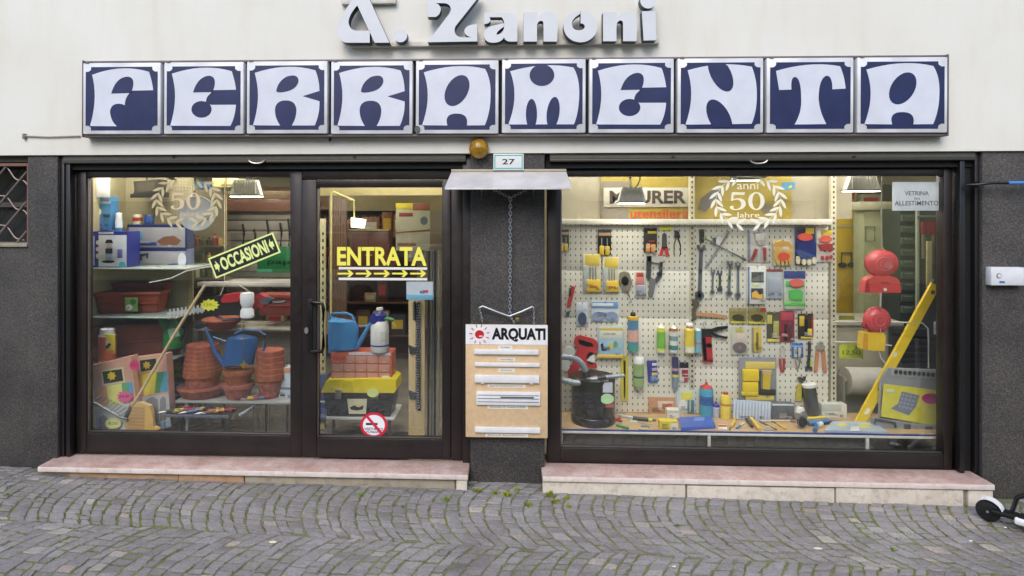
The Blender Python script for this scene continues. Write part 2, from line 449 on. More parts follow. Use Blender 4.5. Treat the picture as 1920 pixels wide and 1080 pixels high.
# ---- glazed fronts. FY = front of frames, GY = glass
FY, GY = .12, .165
def member(root, r, y0=FY, y1=.215, bev=.004, name='frame', m=None):
    x0, x1, z0, z1 = RC(r, y0)
    return part(root, name, box(x0, x1, y0, y1, z0, z1, bev), m or M_FRAME)
def pane(root, r):
    x0, x1, z0, z1 = RC(r, GY)
    return part(root, 'glass_pane', box(x0-.012, x1+.012, GY, GY+.008, z0-.012, z1+.012), M_GLASS)
def rect_frame(root, x0, x1, z0, z1, l, r, t, b, y0=FY, y1=.215):
    part(root, 'frame_stile', box(x0, x0+l, y0, y1, z0, z1, .004), M_FRAME)
    part(root, 'frame_stile', box(x1-r, x1, y0, y1, z0, z1, .004), M_FRAME)
    part(root, 'frame_rail', box(x0+l, x1-r, y0+.003, y1, z1-t, z1, .004), M_FRAME)
    part(root, 'frame_rail', box(x0+l, x1-r, y0+.003, y1, z0, z0+b, .004), M_FRAME)
    part(root, 'glazing_bead', box(x0+l, x0+l+.012, y0+.02, y0+.046, z0+b, z1-t, .003), mat((108, 98, 92), rough=.4, metal=.4))
    part(root, 'glazing_bead', box(x0+l+.012, x1-r, y0+.02, y0+.046, z0+b, z0+b+.010, .003), mat((78, 72, 72), rough=.4, metal=.4))
    part(root, 'glass_pane', box(x0+l-.01, x1-r+.01, GY, GY+.008, z0+b-.01, z1-t+.01), M_GLASS)
ZS = .012                                                 # sill top
ZH = P(600, 318, FY)[1]                                   # head of the frames
xa, xb, xc = X(143, FY), X(566, FY), X(868, FY)
bw1 = thing('x', 'x', 'x'); bpy.data.objects.remove(bw1)
def bpart(name, loc=(0, 0, 0)):
    o = bpy.data.objects.new(name, None); COL.objects.link(o); o.parent = B; o.location = loc; return o
wl = bpart('display_window', (xa, FY, ZS))
rect_frame(wl, xa, xb, ZS+.002, ZH, X(161, FY)-xa, xb-X(544, FY), ZH-P(350, 332, FY)[1], P(350, 815, FY)[1]-ZS)
# jamb to the right of the door and head strip above it
dj = bpart('door_frame', (xb, FY, ZS))
x_dj = X(846, FY)
part(dj, 'jamb', box(x_dj, xc, FY-.004, .22, ZS+.002, ZH, .004), M_FRAME)
part(dj, 'jamb', box(xc+.001, X(882, .018)+.03, .07, .22, ZS+.002, ZH+.1, .003), M_FRAME)
part(dj, 'head', box(xb+.002, x_dj-.002, FY+.002, .22, P(700, 336, FY)[1], ZH, .004), M_FRAME)
door = bpart('door', (xb, FY, ZS))
dz1 = P(700, 336, FY)[1]-.006
rect_frame(door, xb+.004, x_dj-.004, ZS+.008, dz1, X(594, FY)-xb-.004, x_dj-.004-X(829, FY), dz1-P(700, 351, FY)[1], P(700, 822, FY)[1]-ZS-.008, y0=FY-.012)
# pull handle: black bow
hx, hz0 = P(583, 655, FY-.02); _, hz1 = P(583, 568, FY-.02); hx2 = X(606, FY-.08)
part(door, 'pull_handle', tube([(hx, FY-.012, hz1), (hx+.02, FY-.055, hz1+.012), (hx2-.01, FY-.075, hz1+.006), (hx2, FY-.075, hz1-.035), (hx2, FY-.075, hz0+.035), (hx2-.01, FY-.075, hz0-.006), (hx+.02, FY-.055, hz0-.012), (hx, FY-.012, hz0)], .0135, 12), pl((14, 14, 17), rough=.22))
part(door, 'handle_plate', box(hx-.028, hx+.012, FY-.020, FY-.013, hz0-.03, hz1+.03, .005), pl((20, 20, 22), rough=.3))
lx, lz = P(574, 620, FY-.03)
part(door, 'lock_cylinder', prism(ell(lx, lz, .016, .026), FY-.028, FY-.018), metal((200, 200, 196)))
wr = bpart('display_window', (X(1036, FY), FY, ZS))
x0r, x1r = X(1026, FY), X(1786, FY)
rect_frame(wr, x0r, x1r, ZS-.008, ZH-.006, X(1051, FY)-x0r, x1r-X(1770, FY), ZH-.006-P(1400, 330, FY)[1], P(1400, 846, FY)[1]-ZS+.008)
# black shutter guides in the reveals
for u, y, nm in ((112, .05, 0), (1792, .05, 1)):
    g = bpart('shutter_guide', (X(u, y), y, ZS))
    xg = X(u, y)
    gx0, gx1 = (X(108, .018)+.001, X(143, FY)-.002) if nm == 0 else (X(1787, FY)+.002, X(1842, .018)-.001)
    part(g, 'guide_rail', box(gx0, gx0+.035, .045, .11, ZS+.004, ZF-.004, .002), mat((24, 22, 24), rough=.4))
    part(g, 'guide_rail', box(gx1-.035, gx1, .045, .11, ZS+.004, ZF-.004, .002), mat((24, 22, 24), rough=.4))
    part(g, 'guide_back', box(gx0+.036, gx1-.036, .09, .22, ZS+.004, ZF-.004), mat((10, 10, 11), rough=.6))
# rolling shutters, drawn up into their slots
for a, b, ur in ((108, 881, 482), (1023, 1841, 1422)):
    x0, x1 = X(a, .018)+.004, X(b, .018)-.004
    s = bpart('roller_shutter', ((x0+x1)/2, .05, ZF))
    part(s, 'slat', box(x0+.03, x1-.03, .036, .046, P(600, 300, .04)[1], ZF+.0-.003, .003), mat((116, 112, 104), rough=.5, metal=.5))
    part(s, 'bottom_bar', box(x0+.03, x1-.03, .030, .052, P(600, 305, .04)[1], P(600, 300, .04)[1]-.001, .004), mat((72, 68, 62), rough=.45, metal=.5))
    xr, zr = P(ur, 299, .03)
    part(s, 'pull_ring', tube([(xr+.065*math.cos(t), .022, zr-.004-.028*math.sin(t)) for t in [PI*i/14 for i in range(15)]], .006, 8), metal((200, 196, 188), rough=.4))
    part(s, 'slot_lining', box(x0, x1, .075, .11, ZH+.002, ZF+.02), mat((16, 15, 15), rough=.8))
    for uu in ((a+b)/2-170, (a+b)/2+170):
        xq, zq = P(uu, 294, .03); part(s, 'bolt', prism(ell(xq, zq, .012, .010, 0, 10), .026, .036), mat((40, 38, 36), rough=.5))
    part(s, 'soffit', box(x0, x1, .23, .30, ZH-.01, ZF+.02), mat((60, 56, 50), rough=.8))
# marble sills with riser stones
M_NOSE = make_stone((.60, .50, .45), (.72, .64, .60), (.6, .52, .46))
def sill(u0, u1, y0, risers):
    x0, x1 = X(u0, y0), X(u1, y0)
    s = bpart('door_step', ((x0+x1)/2, y0, ZS))
    bm = box(x0, x1, y0, .118, ZS-.046, ZS, .010)
    part(s, 'marble_slab', bm, M_MARBLE)
    part(s, 'nosing', box(x0+.004, x1-.004, y0-.0025, y0+.006, ZS-.042, ZS-.005, .002), M_NOSE)
    part(s, 'bedding', box(x0+.03, x1-.03, y0+.05, .3, -.4, ZS-.047), M_CREV)
    for (f0, f1, dy, m, drop) in risers:
        a, b = x0+(x1-x0)*f0, x0+(x1-x0)*f1
        part(s, 'riser_stone', box(a+.003, b-.003, y0+dy, y0+dy+.045, -.32, ZS-.049-drop, .006), m)
# the left slab stands in front of the left pillar and the door jamb
sill(70, 878, -.15, [(.07, .33, .030, M_ORANGE, .001), (.33, .485, .022, M_ORANGE, .004), (.485, .97, .026, M_CREV, .001), (.972, .998, .006, M_STONE, .0)])
sill(1017, 1866, -.15, [(.0, .325, .012, M_STONE, .002), (.327, .655, .008, M_STONE, .008), (.657, .935, .010, M_STONE, .002), (.945, 1., .014, M_STONE, .002)])

# ================================================================== the street side
def bandmesh():
    """porphyry setts laid in segmental arches: arcs stacked along the facade, bands ~1 m wide"""
    rnd = random.Random(11)
    out = []
    BW = 1.02; pitch = .095; sag = .19; slope = -.035
    for band in range(-1, 3):
        y_c = -.44-BW*band
        off = rnd.random()*pitch
        k0 = int(-6.0/pitch); k1 = int(6.2/pitch)
        nrow = 12
        for k in range(k0, k1):
            rowj = rnd.random()*.5+(.5 if k % 2 else 0)
            ts = [-.5]; 
            cs = lambda q: math.cos(math.atan(8*sag*abs(q)/BW))
            t = -.5+(.4+.6*rnd.random())/nrow*cs(.5)
            while t < .5-.035: ts.append(t); t += (.74+.40*rnd.random())/nrow*cs(t)
            ts.append(.5)
            for a, b in zip(ts, ts[1:]):
                def pt(kk, t):
                    s = off+kk*pitch-sag*(1-4*t*t)+.015*math.sin(kk*1.7+t*5)+.01*math.sin(kk*.37)
                    return s, y_c+t*BW+slope*s
                c = [pt(k, a), pt(k+1, a), pt(k+1, b), pt(k, b)]
                out.append(c)
    return out
def build_ground():
    rnd = random.Random(5)
    g = solo('pavement', None, None, box(-30, 30, -3.3, .32, -1.2, -.0), M_JOINT, kind='structure')
    me = g.data
    for v in me.vertices:                                  # lay it on the slope of the street
        x = v.co.x+g.location.x; z = v.co.z+g.location.z
        if z > -.5: v.co.z = ground_z(x)-.0065-g.location.z
    setts = []
    for c in bandmesh():
        cx = sum(p[0] for p in c)/4; cy = sum(p[1] for p in c)/4
        if not (-5.2 < cx < 5.2 and -2.3 < cy < .045): continue
        # inset
        q = []
        w = rnd.uniform(.002, .005)
        for (x, y) in c:
            dx, dy = cx-x, cy-y; d = math.hypot(dx, dy)
            q.append((x+dx/d*w*1.4+rnd.uniform(-.009, .009), y+dy/d*w*1.4+rnd.uniform(-.008, .008)))
        d0 = min(math.hypot(q[i][0]-q[(i+1) % 4][0], q[i][1]-q[(i+1) % 4][1]) for i in range(4))
        if d0 < .03: continue
        if max(p[1] for p in q) > -.005 and not (X(884, 0) < cx < X(1016, 0) or cx < X(66, 0) or cx > 3.9): continue
        if max(p[1] for p in q) > -.09 and not (X(884, 0) < cx < X(1016, 0) or cx < X(66, 0) or cx > 3.9): 
            if max(p[1] for p in q) > -.05: continue
        setts.append((cx, cy, q))
    def size(s):
        u = Vector((s[0], s[1], 0))-cam.location; zc = Zc(s[0], s[1])
        uu = U0+FPX*((s[0]*math.cos(YAW)+(s[1]-CAMY)*math.sin(YAW))/zc); vv = V0+FPX*(EYE-ground_z(s[0]))/zc
        vis = 0 < uu < 1920 and vv < 1085
        return (1 if vis else 0)*1000-zc
    setts.sort(key=size, reverse=True)
    def stone(bm, lay, s):
        cx, cy, q = s
        ns = .6 if rnd.random() < .955 else 1.
        tint = min(.8, max(0, rnd.gauss(.42, .15))) if ns < 1 else rnd.uniform(.82, .97)
        h = rnd.uniform(-.0035, .0035); tx, ty = rnd.uniform(-.03, .03), rnd.uniform(-.03, .03)
        def zz(x, y, d): return ground_z(cx)+h+(x-cx)*(tx-.012)+(y-cy)*ty-d
        top = []; mid = []; low = []
        for x, y in q:
            dx, dy = cx-x, cy-y
            mid.append(bm.verts.new((x+dx*.05, y+dy*.05, zz(x, y, .0045))))
            top.append(bm.verts.new((x+dx*.16, y+dy*.16, zz(x, y, .0005))))
            low.append(bm.verts.new((x, y, zz(x, y, .045))))
        fs = [bm.faces.new(top)]
        for a, b in ((top, mid), (mid, low)):
            for i in range(4): fs.append(bm.faces.new((a[i], b[i], b[(i+1) % 4], a[(i+1) % 4])))
        for f in fs: f[lay] = tint
        return fs
    for s in setts[:300]:
        bm = bmesh.new(); lay = bm.faces.layers.float.new('tint'); stone(bm, lay, s)
        bmesh.ops.recalc_face_normals(bm, faces=bm.faces[:])
        part(g, 'sett', bm, M_COB)
    bm = bmesh.new(); lay = bm.faces.layers.float.new('tint')
    for s in setts[300:]: stone(bm, lay, s)
    bmesh.ops.recalc_face_normals(bm, faces=bm.faces[:])
    part(g, 'sett_paving', bm, M_COB, kind='stuff')
    # moss and thin grass growing out of the joints
    gm_ = mat((128, 138, 56), rough=.9, var=.3, scale=6)
    verts, faces = [], []
    for s in setts:
        cx, cy, q = s
        dens = .5+.5*math.sin(cx*1.9+1.0)*math.sin(cy*4.1+cx*.7)
        if cy < -1.5 or abs(cx) > 4.4: continue
        for i in range(4):
            if rnd.random() > .25+.6*dens: continue
            (xa_, ya_), (xb_, yb_) = q[i], q[(i+1) % 4]
            n = rnd.randint(6, 14)
            for _ in range(n):
                t = rnd.random(); x = xa_+(xb_-xa_)*t; y = ya_+(yb_-ya_)*t
                dx, dy = x-cx, y-cy; d = math.hypot(dx, dy); x += dx/d*.006; y += dy/d*.006
                z = ground_z(x)-.009; hh = rnd.uniform(.007, .015); a = rnd.uniform(0, 6.28); ww = rnd.uniform(.003, .006)
                lx_, ly_ = rnd.uniform(-.006, .006), rnd.uniform(-.006, .006)
                k = len(verts)
                verts += [(x-ww*math.cos(a), y-ww*math.sin(a), z), (x+ww*math.cos(a), y+ww*math.sin(a), z), (x+lx_, y+ly_, z+hh)]
                faces.append((k, k+1, k+2))
    me = bpy.data.meshes.new('joint_moss'); me.from_pydata(verts, [], faces); me.materials.append(gm_)
    o = bpy.data.objects.new('joint_moss', me); COL.objects.link(o); o['kind'] = 'stuff'
    o['label'] = 'green moss and short grass in the joints of the paving'; o['category'] = 'moss'
build_ground()
def weed(u, v, size, label, n=26, c=(120, 150, 40)):
    y = -.2
    for _ in range(12):
        x = X(u, y); y += (EYE-ground_z(x))*FPX/(v-V0)-Zc(x, y)
    x = X(u, y); z = ground_z(x)-.006
    t = thing('weed', label, 'weed', (x, y, z), group='weeds in the paving joints')
    rnd = random.Random(int(u*7+v)); bm = bmesh.new()
    for i in range(n):
        a = rnd.uniform(0, 6.28); r = rnd.uniform(0, size*.9); px, py = x+r*math.cos(a), y+r*math.sin(a)*.7
        h = size*rnd.uniform(.35, .95); b = rnd.uniform(0, 6.28); ww = size*rnd.uniform(.10, .2)
        ox, oy = math.cos(b)*size*.45, math.sin(b)*size*.45
        p0 = bm.verts.new((px, py, z-.01)); p1 = bm.verts.new((px+ox*.5-ww*math.sin(b), py+oy*.5+ww*math.cos(b), z+h*.7))
        p2 = bm.verts.new((px+ox, py+oy, z+h)); p3 = bm.verts.new((px+ox*.5+ww*math.sin(b), py+oy*.5-ww*math.cos(b), z+h*.6))
        bm.faces.new((p0, p1, p2, p3))
    part(t, 'leaves', bm, mat(c, rough=.7, var=.25, scale=30))
L_ = 'small leafy weed sprouting between paving setts'
weed(108, 886, .035, 'weed at the foot of the dark wall left of the marble step'); weed(168, 893, .03, 'weed tight under the left end of the door step')
for (u, v, s) in ((896, 922, .04), (928, 926, .035), (950, 930, .045), (971, 920, .03), (992, 948, .035)):
    weed(u, v, s, 'yellow green weed in the setts before the central dark pillar', c=(142, 150, 36))
for (u, v, s) in ((1030, 930, .05), (1042, 942, .04), (1062, 936, .035), (1066, 950, .03)):
    weed(u, v, s, 'yellow green weed by the corner of the window step near the pillar', c=(146, 158, 34))
for (u, v, s) in ((676, 930, .03), (836, 938, .035), (755, 950, .022)):
    weed(u, v, s, 'small green weed on the pavement in front of the door')
for (u, v, s) in ((90, 888, .02), (10, 930, .03), (88, 934, .02), (1675, 1032, .03), (310, 952, .02), (1270, 985, .02)):
    weed(u, v, s, 'tiny green weed tuft alone among the grey setts', n=16, c=(96, 132, 44))
# scraps of litter on the setts
for (u, v, lab) in ((512, 1017, 'pale dry leaf scrap lying on the setts before the door'), (1534, 1029, 'pale yellow leaf scrap lying on the setts before the window'), (1885, 990, 'white scrap beside the scooter deck'), (1264, 1063, 'white pebble on the setts'), (1820, 1015, 'small white stone chip on the setts near the scooter')):
    y = -.5
    for _ in range(12):
        x = X(u, y); y += (EYE-ground_z(x))*FPX/(v-V0)-Zc(x, y)
    x = X(u, y); z = ground_z(x)
    bm = bmesh.new(); rr = random.Random(u)
    L = .032 if 'leaf' in lab else .013
    bm = lathe([(L*.9, 0), (L, .003), (L*.5, .006), (.001, .007)], 7, (x, y, z))
    for vv in bm.verts: vv.co.y = y+(vv.co.y-y)*.45; vv.co.z += rr.uniform(-.001, .003)
    solo('litter_scrap', lab, 'litter', bm, mat((214, 206, 176) if 'leaf' in lab else (226, 224, 218), rough=.8))
# carriageway and the far side of the street (seen mirrored in the panes)
gx = solo('ground', None, None, box(-220, 220, -220, 60, -1.6, -1.21), mat((86, 84, 82), rough=.9, var=.2, scale=2), kind='structure')
st = solo('street', None, None, box(-60, 60, -12.0, -3.3, -1.2, -.19), mat((72, 72, 74), rough=.85, var=.2, scale=3, bump=.4, bscale=120), kind='structure')
fp = solo('footpath', None, None, box(-60, 60, -40, -12.0, -1.2, -.07), mat((120, 116, 112), rough=.85, var=.15, scale=2), kind='structure')
YO = -14.0
ob = thing('opposite_building', 'cream building across the street with dark shopfront band and square windows', 'building', (-2, YO, -.07))
part(ob, 'wall', box(-22, 18, YO-8, YO, -.2, 6.6), mat((234, 206, 150), rough=.85, var=.06, scale=1))
part(ob, 'cornice', box(-22, 18, YO, YO+.35, 6.4, 6.75), mat((190, 180, 160), rough=.8))
part(ob, 'shopfront_band', box(-8.8, -1.0, YO, YO+.12, 1.45, 2.1), mat((60, 54, 46), rough=.6))
part(ob, 'shop_letters', text_bm('COCONUDA', X(605, 14.3), X(722, 14.3), 1.66, 1.96, YO+.13, .02, back=True), mat((222, 214, 200), rough=.5))
for i in range(9):
    x = -20+i*4.2
    wn = part(ob, 'window', box(x, x+1.3, YO+.005, YO+.05, 3.7, 5.5), mat((230, 228, 220), rough=.6))
    part(wn, 'pane', box(x+.12, x+.60, YO+.05, YO+.06, 3.82, 5.38), mat((52, 60, 66), rough=.1))
    part(wn, 'pane', box(x+.70, x+1.18, YO+.05, YO+.06, 3.82, 5.38), mat((52, 60, 66), rough=.1))
for x0, x1 in ((-8.6, -5.0), (-4.8, -1.2), (2.2, 5.2), (6.2, 9.2), (-14, -10)):
    wn = part(ob, 'shop_window', box(x0, x1, YO+.005, YO+.05, .3, 1.4 if x1 < 0 and x0 > -9 else 2.4), mat((40, 38, 36), rough=.15))
    part(wn, 'mullion', box((x0+x1)/2-.04, (x0+x1)/2+.04, YO+.05, YO+.09, .3, 1.38), mat((150, 146, 138), rough=.5))
def car(x0, y0, c, label):
    t = thing('parked_car', label, 'car', (x0+2.05, y0-.85, -.19))
    z = -.19
    body = qpath([(0.05, .32), (0.02, .55, .06, .72), (.3, .86, 1.02, .92), (1.45, 1.22, 1.72, 1.42), (2.4, 1.52, 3.3, 1.40), (3.85, 1.2, 4.0, .95), (4.12, .8, 4.08, .32),
                  (3.55, .26), (3.52, .62, 3.2, .62), (2.88, .62, 2.85, .26), (1.12, .24), (1.08, .62, .77, .62), (.45, .62, .42, .26)])
    bm = prism([(x0+a, z+b) for a, b in body], y0-1.66, y0)
    for v in bm.verts:
        k = max(0, (v.co.z-z-.85)/.65); cy = y0-.83; v.co.y = cy+(v.co.y-cy)*(1-.17*k)
    paint = mat(c, rough=.28, metal=.35, var=.02)
    part(t, 'body', bm, paint)
    def side_glass(pts):
        b2 = prism([(x0+a, z+b) for a, b in pts], y0-.002, y0-.03)
        for v in b2.verts:
            k = max(0, (v.co.z-z-.85)/.65); cy = y0-.83; v.co.y = cy+(v.co.y-cy)*(1-.17*k)+.006
        part(t, 'side_window', b2, mat((20, 24, 28), rough=.08))
    side_glass([(1.4, .95), (1.82, 1.36), (2.35, 1.43), (2.35, .95)]); side_glass([(2.42, .95), (2.42, 1.43), (3.2, 1.34), (3.55, .95)])
    for wx in (.77, 3.2):
        for yy in (y0-.10, y0-1.56):
            wh = part(t, 'wheel', lathe([(.29, -.09), (.315, -.06), (.315, .06), (.29, .09), (.2, .09)], 28), mat((24, 24, 25), rough=.8))
            wh.location = Vector((x0+wx, yy, z+.31))-Vector(t.location); wh.rotation_euler = (PI/2, 0, 0)
            rim = bmesh.new(); lathe([(.19, .075), (.19, .085), (.05, .10), (.001, .10)], 20, bm=rim)
            for i in range(7):
                a = 2*PI*i/7; bm_box(rim, .05, .2, -.018, .018, .086, .104)
                for v in rim.verts[-8:]:
                    x_, y_ = v.co.x, v.co.y; v.co.x = x_*math.cos(a)-y_*math.sin(a); v.co.y = x_*math.sin(a)+y_*math.cos(a)
            me = bpy.data.meshes.new('rim'); rim.to_mesh(me); rim.free(); me.materials.append(metal((170, 170, 168)))
            r = bpy.data.objects.new('rim', me); COL.objects.link(r); r.parent = wh
            if yy < y0-.8: r.rotation_euler = (PI, 0, 0)
            else: r.rotation_euler = (PI, 0, 0)
    part(t, 'headlight', box(x0+.03, x0+.30, y0-.35, y0+.004, z+.62, z+.74, .03), mat((220, 220, 215), rough=.1))
    part(t, 'door_line', box(x0+2.37, x0+2.385, y0-.002, y0+.003, z+.35, z+.94), mat((40, 40, 40), rough=.6))
    part(t, 'sill_trim', box(x0+1.15, x0+2.85, y0-.02, y0+.006, z+.25, z+.34, .01), mat((40, 40, 42), rough=.6))
car(3.2, -8.9, (206, 206, 204), 'white parked hatchback across the street beyond the silver one')
car(-4.05, -8.7, (150, 146, 140), 'silver parked hatchback across the street, mirrored in the door glass')

# ================================================================== big letter sign FERRAMENTA
LET = {}
def left_edge(): return (.18, .5, .09, .115)
top = (.5, -.05, .88, .08)
LET['F'] = ([(.10, .12), top, (.92, .2, .94, .37), (.635, .376), (.60, .43), (.55, .5, .547, .606), (.51, .58, .455, .58), (.35, .585, .342, .71), (.36, .87, .44, .935), (.064, .93), left_edge()],
            [[(.36, .42), (.42, .17, .58, .155), (.665, .155, .667, .26), (.66, .36, .625, .412)]])
LET['E'] = ([(.07, .115), top, (.92, .2, .94, .37), (.62, .376), (.595, .43), (.53, .48, .534, .58), (.59, .60, .61, .605), (.94, .605), (.93, .8, .865, .935), (.05, .93), (.17, .5, .07, .115)],
            [[(.36, .41), (.42, .17, .57, .15), (.655, .15, .655, .26), (.65, .36, .615, .405)], ell(.476, .675, .137, .13)])
LET['R'] = ([(.07, .115), top, (.93, .2, .937, .4), (.71, .48), (.937, .56), (.945, .75, .876, .935), (.57, .935), (.632, .82, .632, .69), (.62, .545, .49, .545), (.35, .545, .343, .69), (.345, .83, .415, .935), (.05, .93), (.17, .5, .07, .115)],
            [[(.36, .40), (.38, .25, .50, .175), (.66, .12, .657, .25), (.63, .40, .42, .42), (.37, .42, .36, .40)]])
LET['A'] = ([(.065, .117), (.5, -.04, .864, .07), (.94, .22, .937, .45), (.94, .72, .864, .933), (.63, .935), (.66, .752, .495, .752), (.33, .752, .376, .935), (.045, .93), (.18, .5, .065, .117)],
            [ell(.50, .40, .145, .25, .38)])
LET['M'] = ([(.066, .117), (.5, -.03, .88, .065), (.955, .2, .957, .45), (.955, .75, .89, .93), (.045, .93), (.19, .5, .066, .117)],
            [ell(.476, .18, .16, .165), ell(.343, .775, .072, .235), ell(.622, .755, .082, .245, .1)])
LET['N'] = ([(.084, .115), (.5, -.03, .89, .067), (.955, .25, .955, .5), (.955, .75, .89, .925), (.06, .935), (.19, .5, .084, .115)],
            [ell(.50, .17, .13, .285, -.38), ell(.485, .83, .135, .29, -.38)])
LET['T'] = ([(.073, .13), (.5, -.02, .867, .066), (.92, .2, .937, .40), (.774, .41), (.775, .206, .70, .206), (.61, .24, .603, .515), (.605, .72, .70, .93), (.307, .935), (.40, .75, .387, .54), (.385, .225, .307, .222), (.25, .23, .266, .41), (.113, .417)], [])
def panel_outline():
    a = .075; b = .035
    pts = []
    def corner(cx, cy, sx, sy, rev):
        q = [(cx, cy+sy*a), (cx+sx*b, cy+sy*a), (cx+sx*a*.92, cy+sy*a*.92-sy*.01, cx+sx*a, cy+sy*b), (cx+sx*a, cy)]
        if rev: q = [(cx+sx*a, cy), (cx+sx*a, cy+sy*b), (cx+sx*a*.92, cy+sy*a*.92-sy*.01, cx+sx*b, cy+sy*a), (cx, cy+sy*a)]
        return q
    return corner(0, 0, 1, 1, False)+corner(1, 0, -1, 1, True)+corner(1, 1, -1, -1, False)+corner(0, 1, 1, -1, True)
YT = -.105
sx0, sx1 = X(152, YT), X(1781, YT)
sgz1, sgz0 = P(950, 112, YT)[1], P(950, 250, YT)[1]
SG = thing('letter_sign', 'long wall sign of ten white and navy letter tiles reading FERRAMENTA', 'sign', ((sx0+sx1)/2, -.06, sgz0-.03))
m_hous = mat((112, 100, 100), rough=.55, metal=.3, var=.12, scale=5); m_tile = pl((210, 210, 213), rough=.3, var=.12, scale=5)
m_navy = pl((31, 40, 88), rough=.35, var=.16, scale=8); m_let = pl((206, 208, 220), rough=.35, var=.05, scale=6)
m_backing = mat((34, 32, 36), rough=.8)  # dark grey for the backing seen between tiles
roll = -.0042; scx, scz = (sx0+sx1)/2, (sgz0+sgz1)/2
def SP(name, bm, m, root=SG):
    rot_y(bm, scx, scz, roll); return part(root, name, bm, m)
SP('housing_back', box(sx0+.012, sx1-.012, -.030, -.002, sgz0-.012, sgz1+.012), m_backing)
SP('housing_top', box(sx0, sx1, YT+.035, -.004, sgz1+.004, sgz1+.022, .003), m_hous)
SP('housing_bottom', box(sx0, sx1, YT+.02, -.004, sgz0-.022, sgz0-.004, .004), m_hous)
SP('housing_end', box(sx0-.001, sx0+.010, YT+.01, -.003, sgz0-.023, sgz1+.0225, .002), m_hous)
SP('housing_end', box(sx1-.010, sx1+.001, YT+.01, -.003, sgz0-.023, sgz1+.0225, .002), m_hous)
pw = (sx1-sx0-.01)/10
rs = random.Random(3)
for i, ch in enumerate('FERRAMENTA'):
    x0 = sx0+.006+i*pw; x1 = x0+pw-.026
    if i == 9: x1 = sx1-.014
    if i == 0: x0 += .008
    dz = rs.uniform(-.003, .003); z0, z1 = sgz0+dz, sgz1+dz
    yt = YT+rs.uniform(-.004, .004)
    tile = SP('letter_tile', box(x0, x1, yt, -.031, z0, z1, .009), m_tile)
    mx, mz = .030, .040
    a0, a1, b0, b1 = x0+mx*(.8+.0), x1-mx*(.8), z0+mz*.75, z1-mz*.85
    TR = lambda p: [(a0+u*(a1-a0), b1-v*(b1-b0)) for u, v in p]
    SP('navy_panel', prism(TR(qpath(panel_outline(), 4)), yt-.0015, yt+.004), m_navy, tile)
    o, cuts = LET[ch]
    SP('letter', prism(TR(qpath(o, 9)), yt-.003, yt+.003), m_let, tile)
    for c in cuts: SP('letter_counter', prism(TR([(u, min(max(v, .02), .975)) for u, v in qpath(c, 9)]), yt-.0045, yt+.002), m_navy, tile)
    SP('edge_clip', box(x0+.02, x0+.05, yt-.004, yt+.02, z1-.006, z1+.012, .002), m_hous, tile)
    if i == 9: continue
# the chipped corner with a lamp-holder and a stray cable
cx, cz = P(783, 243, YT); SP('cable_gland', prism(ell(cx, cz, .022, .026), YT-.012, YT+.02), mat((90, 88, 86), rough=.5, metal=.6))
for u, v in ((957, 117), (985, 116), (210, 121), (265, 120), (1240, 110)):
    x, z = P(u, v, YT+.05); SP('paint_flake', lathe([(.012, 0), (.008, .012), (.002, .016)], 6, (x, YT+.06, z-.006)), mat((222, 222, 226), rough=.7))
# thin conduit leaving the sign to the left and a screw hole
cdt = thing('wall_conduit', 'thin rusty conduit stub running left from the letter sign', 'conduit', (X(100, -.01), -.01, P(100, 257, 0)[1]))
part(cdt, 'pipe', tube([(X(44, -.012), -.012, P(44, 255, 0)[1]), (X(90, -.012), -.012, P(90, 257, 0)[1]), (X(150, -.012), -.012, P(150, 255, 0)[1])], .006, 8), mat((170, 160, 150), rough=.6))
part(cdt, 'end_cap', box(X(42, -.02), X(47, -.02), -.024, -.001, P(44, 261, 0)[1], P(44, 251, 0)[1], .002), mat((120, 110, 100), rough=.6))
hk = thing('wall_hook', 'small black hook under the letter sign', 'hook', (X(619, -.02), -.01, P(619, 264, 0)[1]))
part(hk, 'hook', tube([(X(619, -.02), -.002, P(619, 262, 0)[1]), (X(619, -.02), -.035, P(619, 261, 0)[1]), (X(619, -.03), -.04, P(619, 266, 0)[1])], .008, 8), mat((30, 28, 26), rough=.6))

# ================================================================== name letters "A. Zanoni"
NS = thing('name_sign', 'raised silver letters with dark teal sides reading A. Zanoni', 'sign', (X(940, 0), -.02, P(940, 86, 0)[1]))
m_face = pl((200, 202, 206), rough=.42, var=.04, scale=4); m_side = mat((44, 62, 70), rough=.5, var=.1)
YL0, YL1 = -.125, -.045
def zl(name, pts, sc, ou, n=8):
    return part(NS, name, pxpoly([tuple((ou+q/sc if i % 2 == 0 else q/sc) for i, q in enumerate(p)) for p in pts], YL0, YL1-YL0, n), [m_face, m_side])
zl('letter', [(240, 0), (120, 170, 78, 300), (58, 400, 110, 448), (140, 480, 195, 480), (440, 480), (440, 345), (290, 345), (205, 335, 200, 240), (215, 150, 300, 60), (495, 480), (660, 480), (440, 0), (400, -90), (300, -90)], 6, 620)
zl('letter', [(785+75*math.cos(t), 400+75*math.sin(t)) for t in [2*PI*i/28 for i in range(28)]], 6, 620)
zl('letter', [(1090, -90), (1090, 190), (1180, 190), (1238, 165, 1238, 95), (1225, 42, 1175, 35), (1285, 35), (1355, 50, 1352, 112), (1340, 150, 1300, 200), (1090, 475), (1650, 465), (1650, 275), (1600, 275), (1510, 290, 1503, 350), (1510, 405, 1585, 420), (1470, 420), (1385, 405, 1395, 320), (1400, 300, 1420, 275), (1650, -15), (1690, -90)], 6, 620)
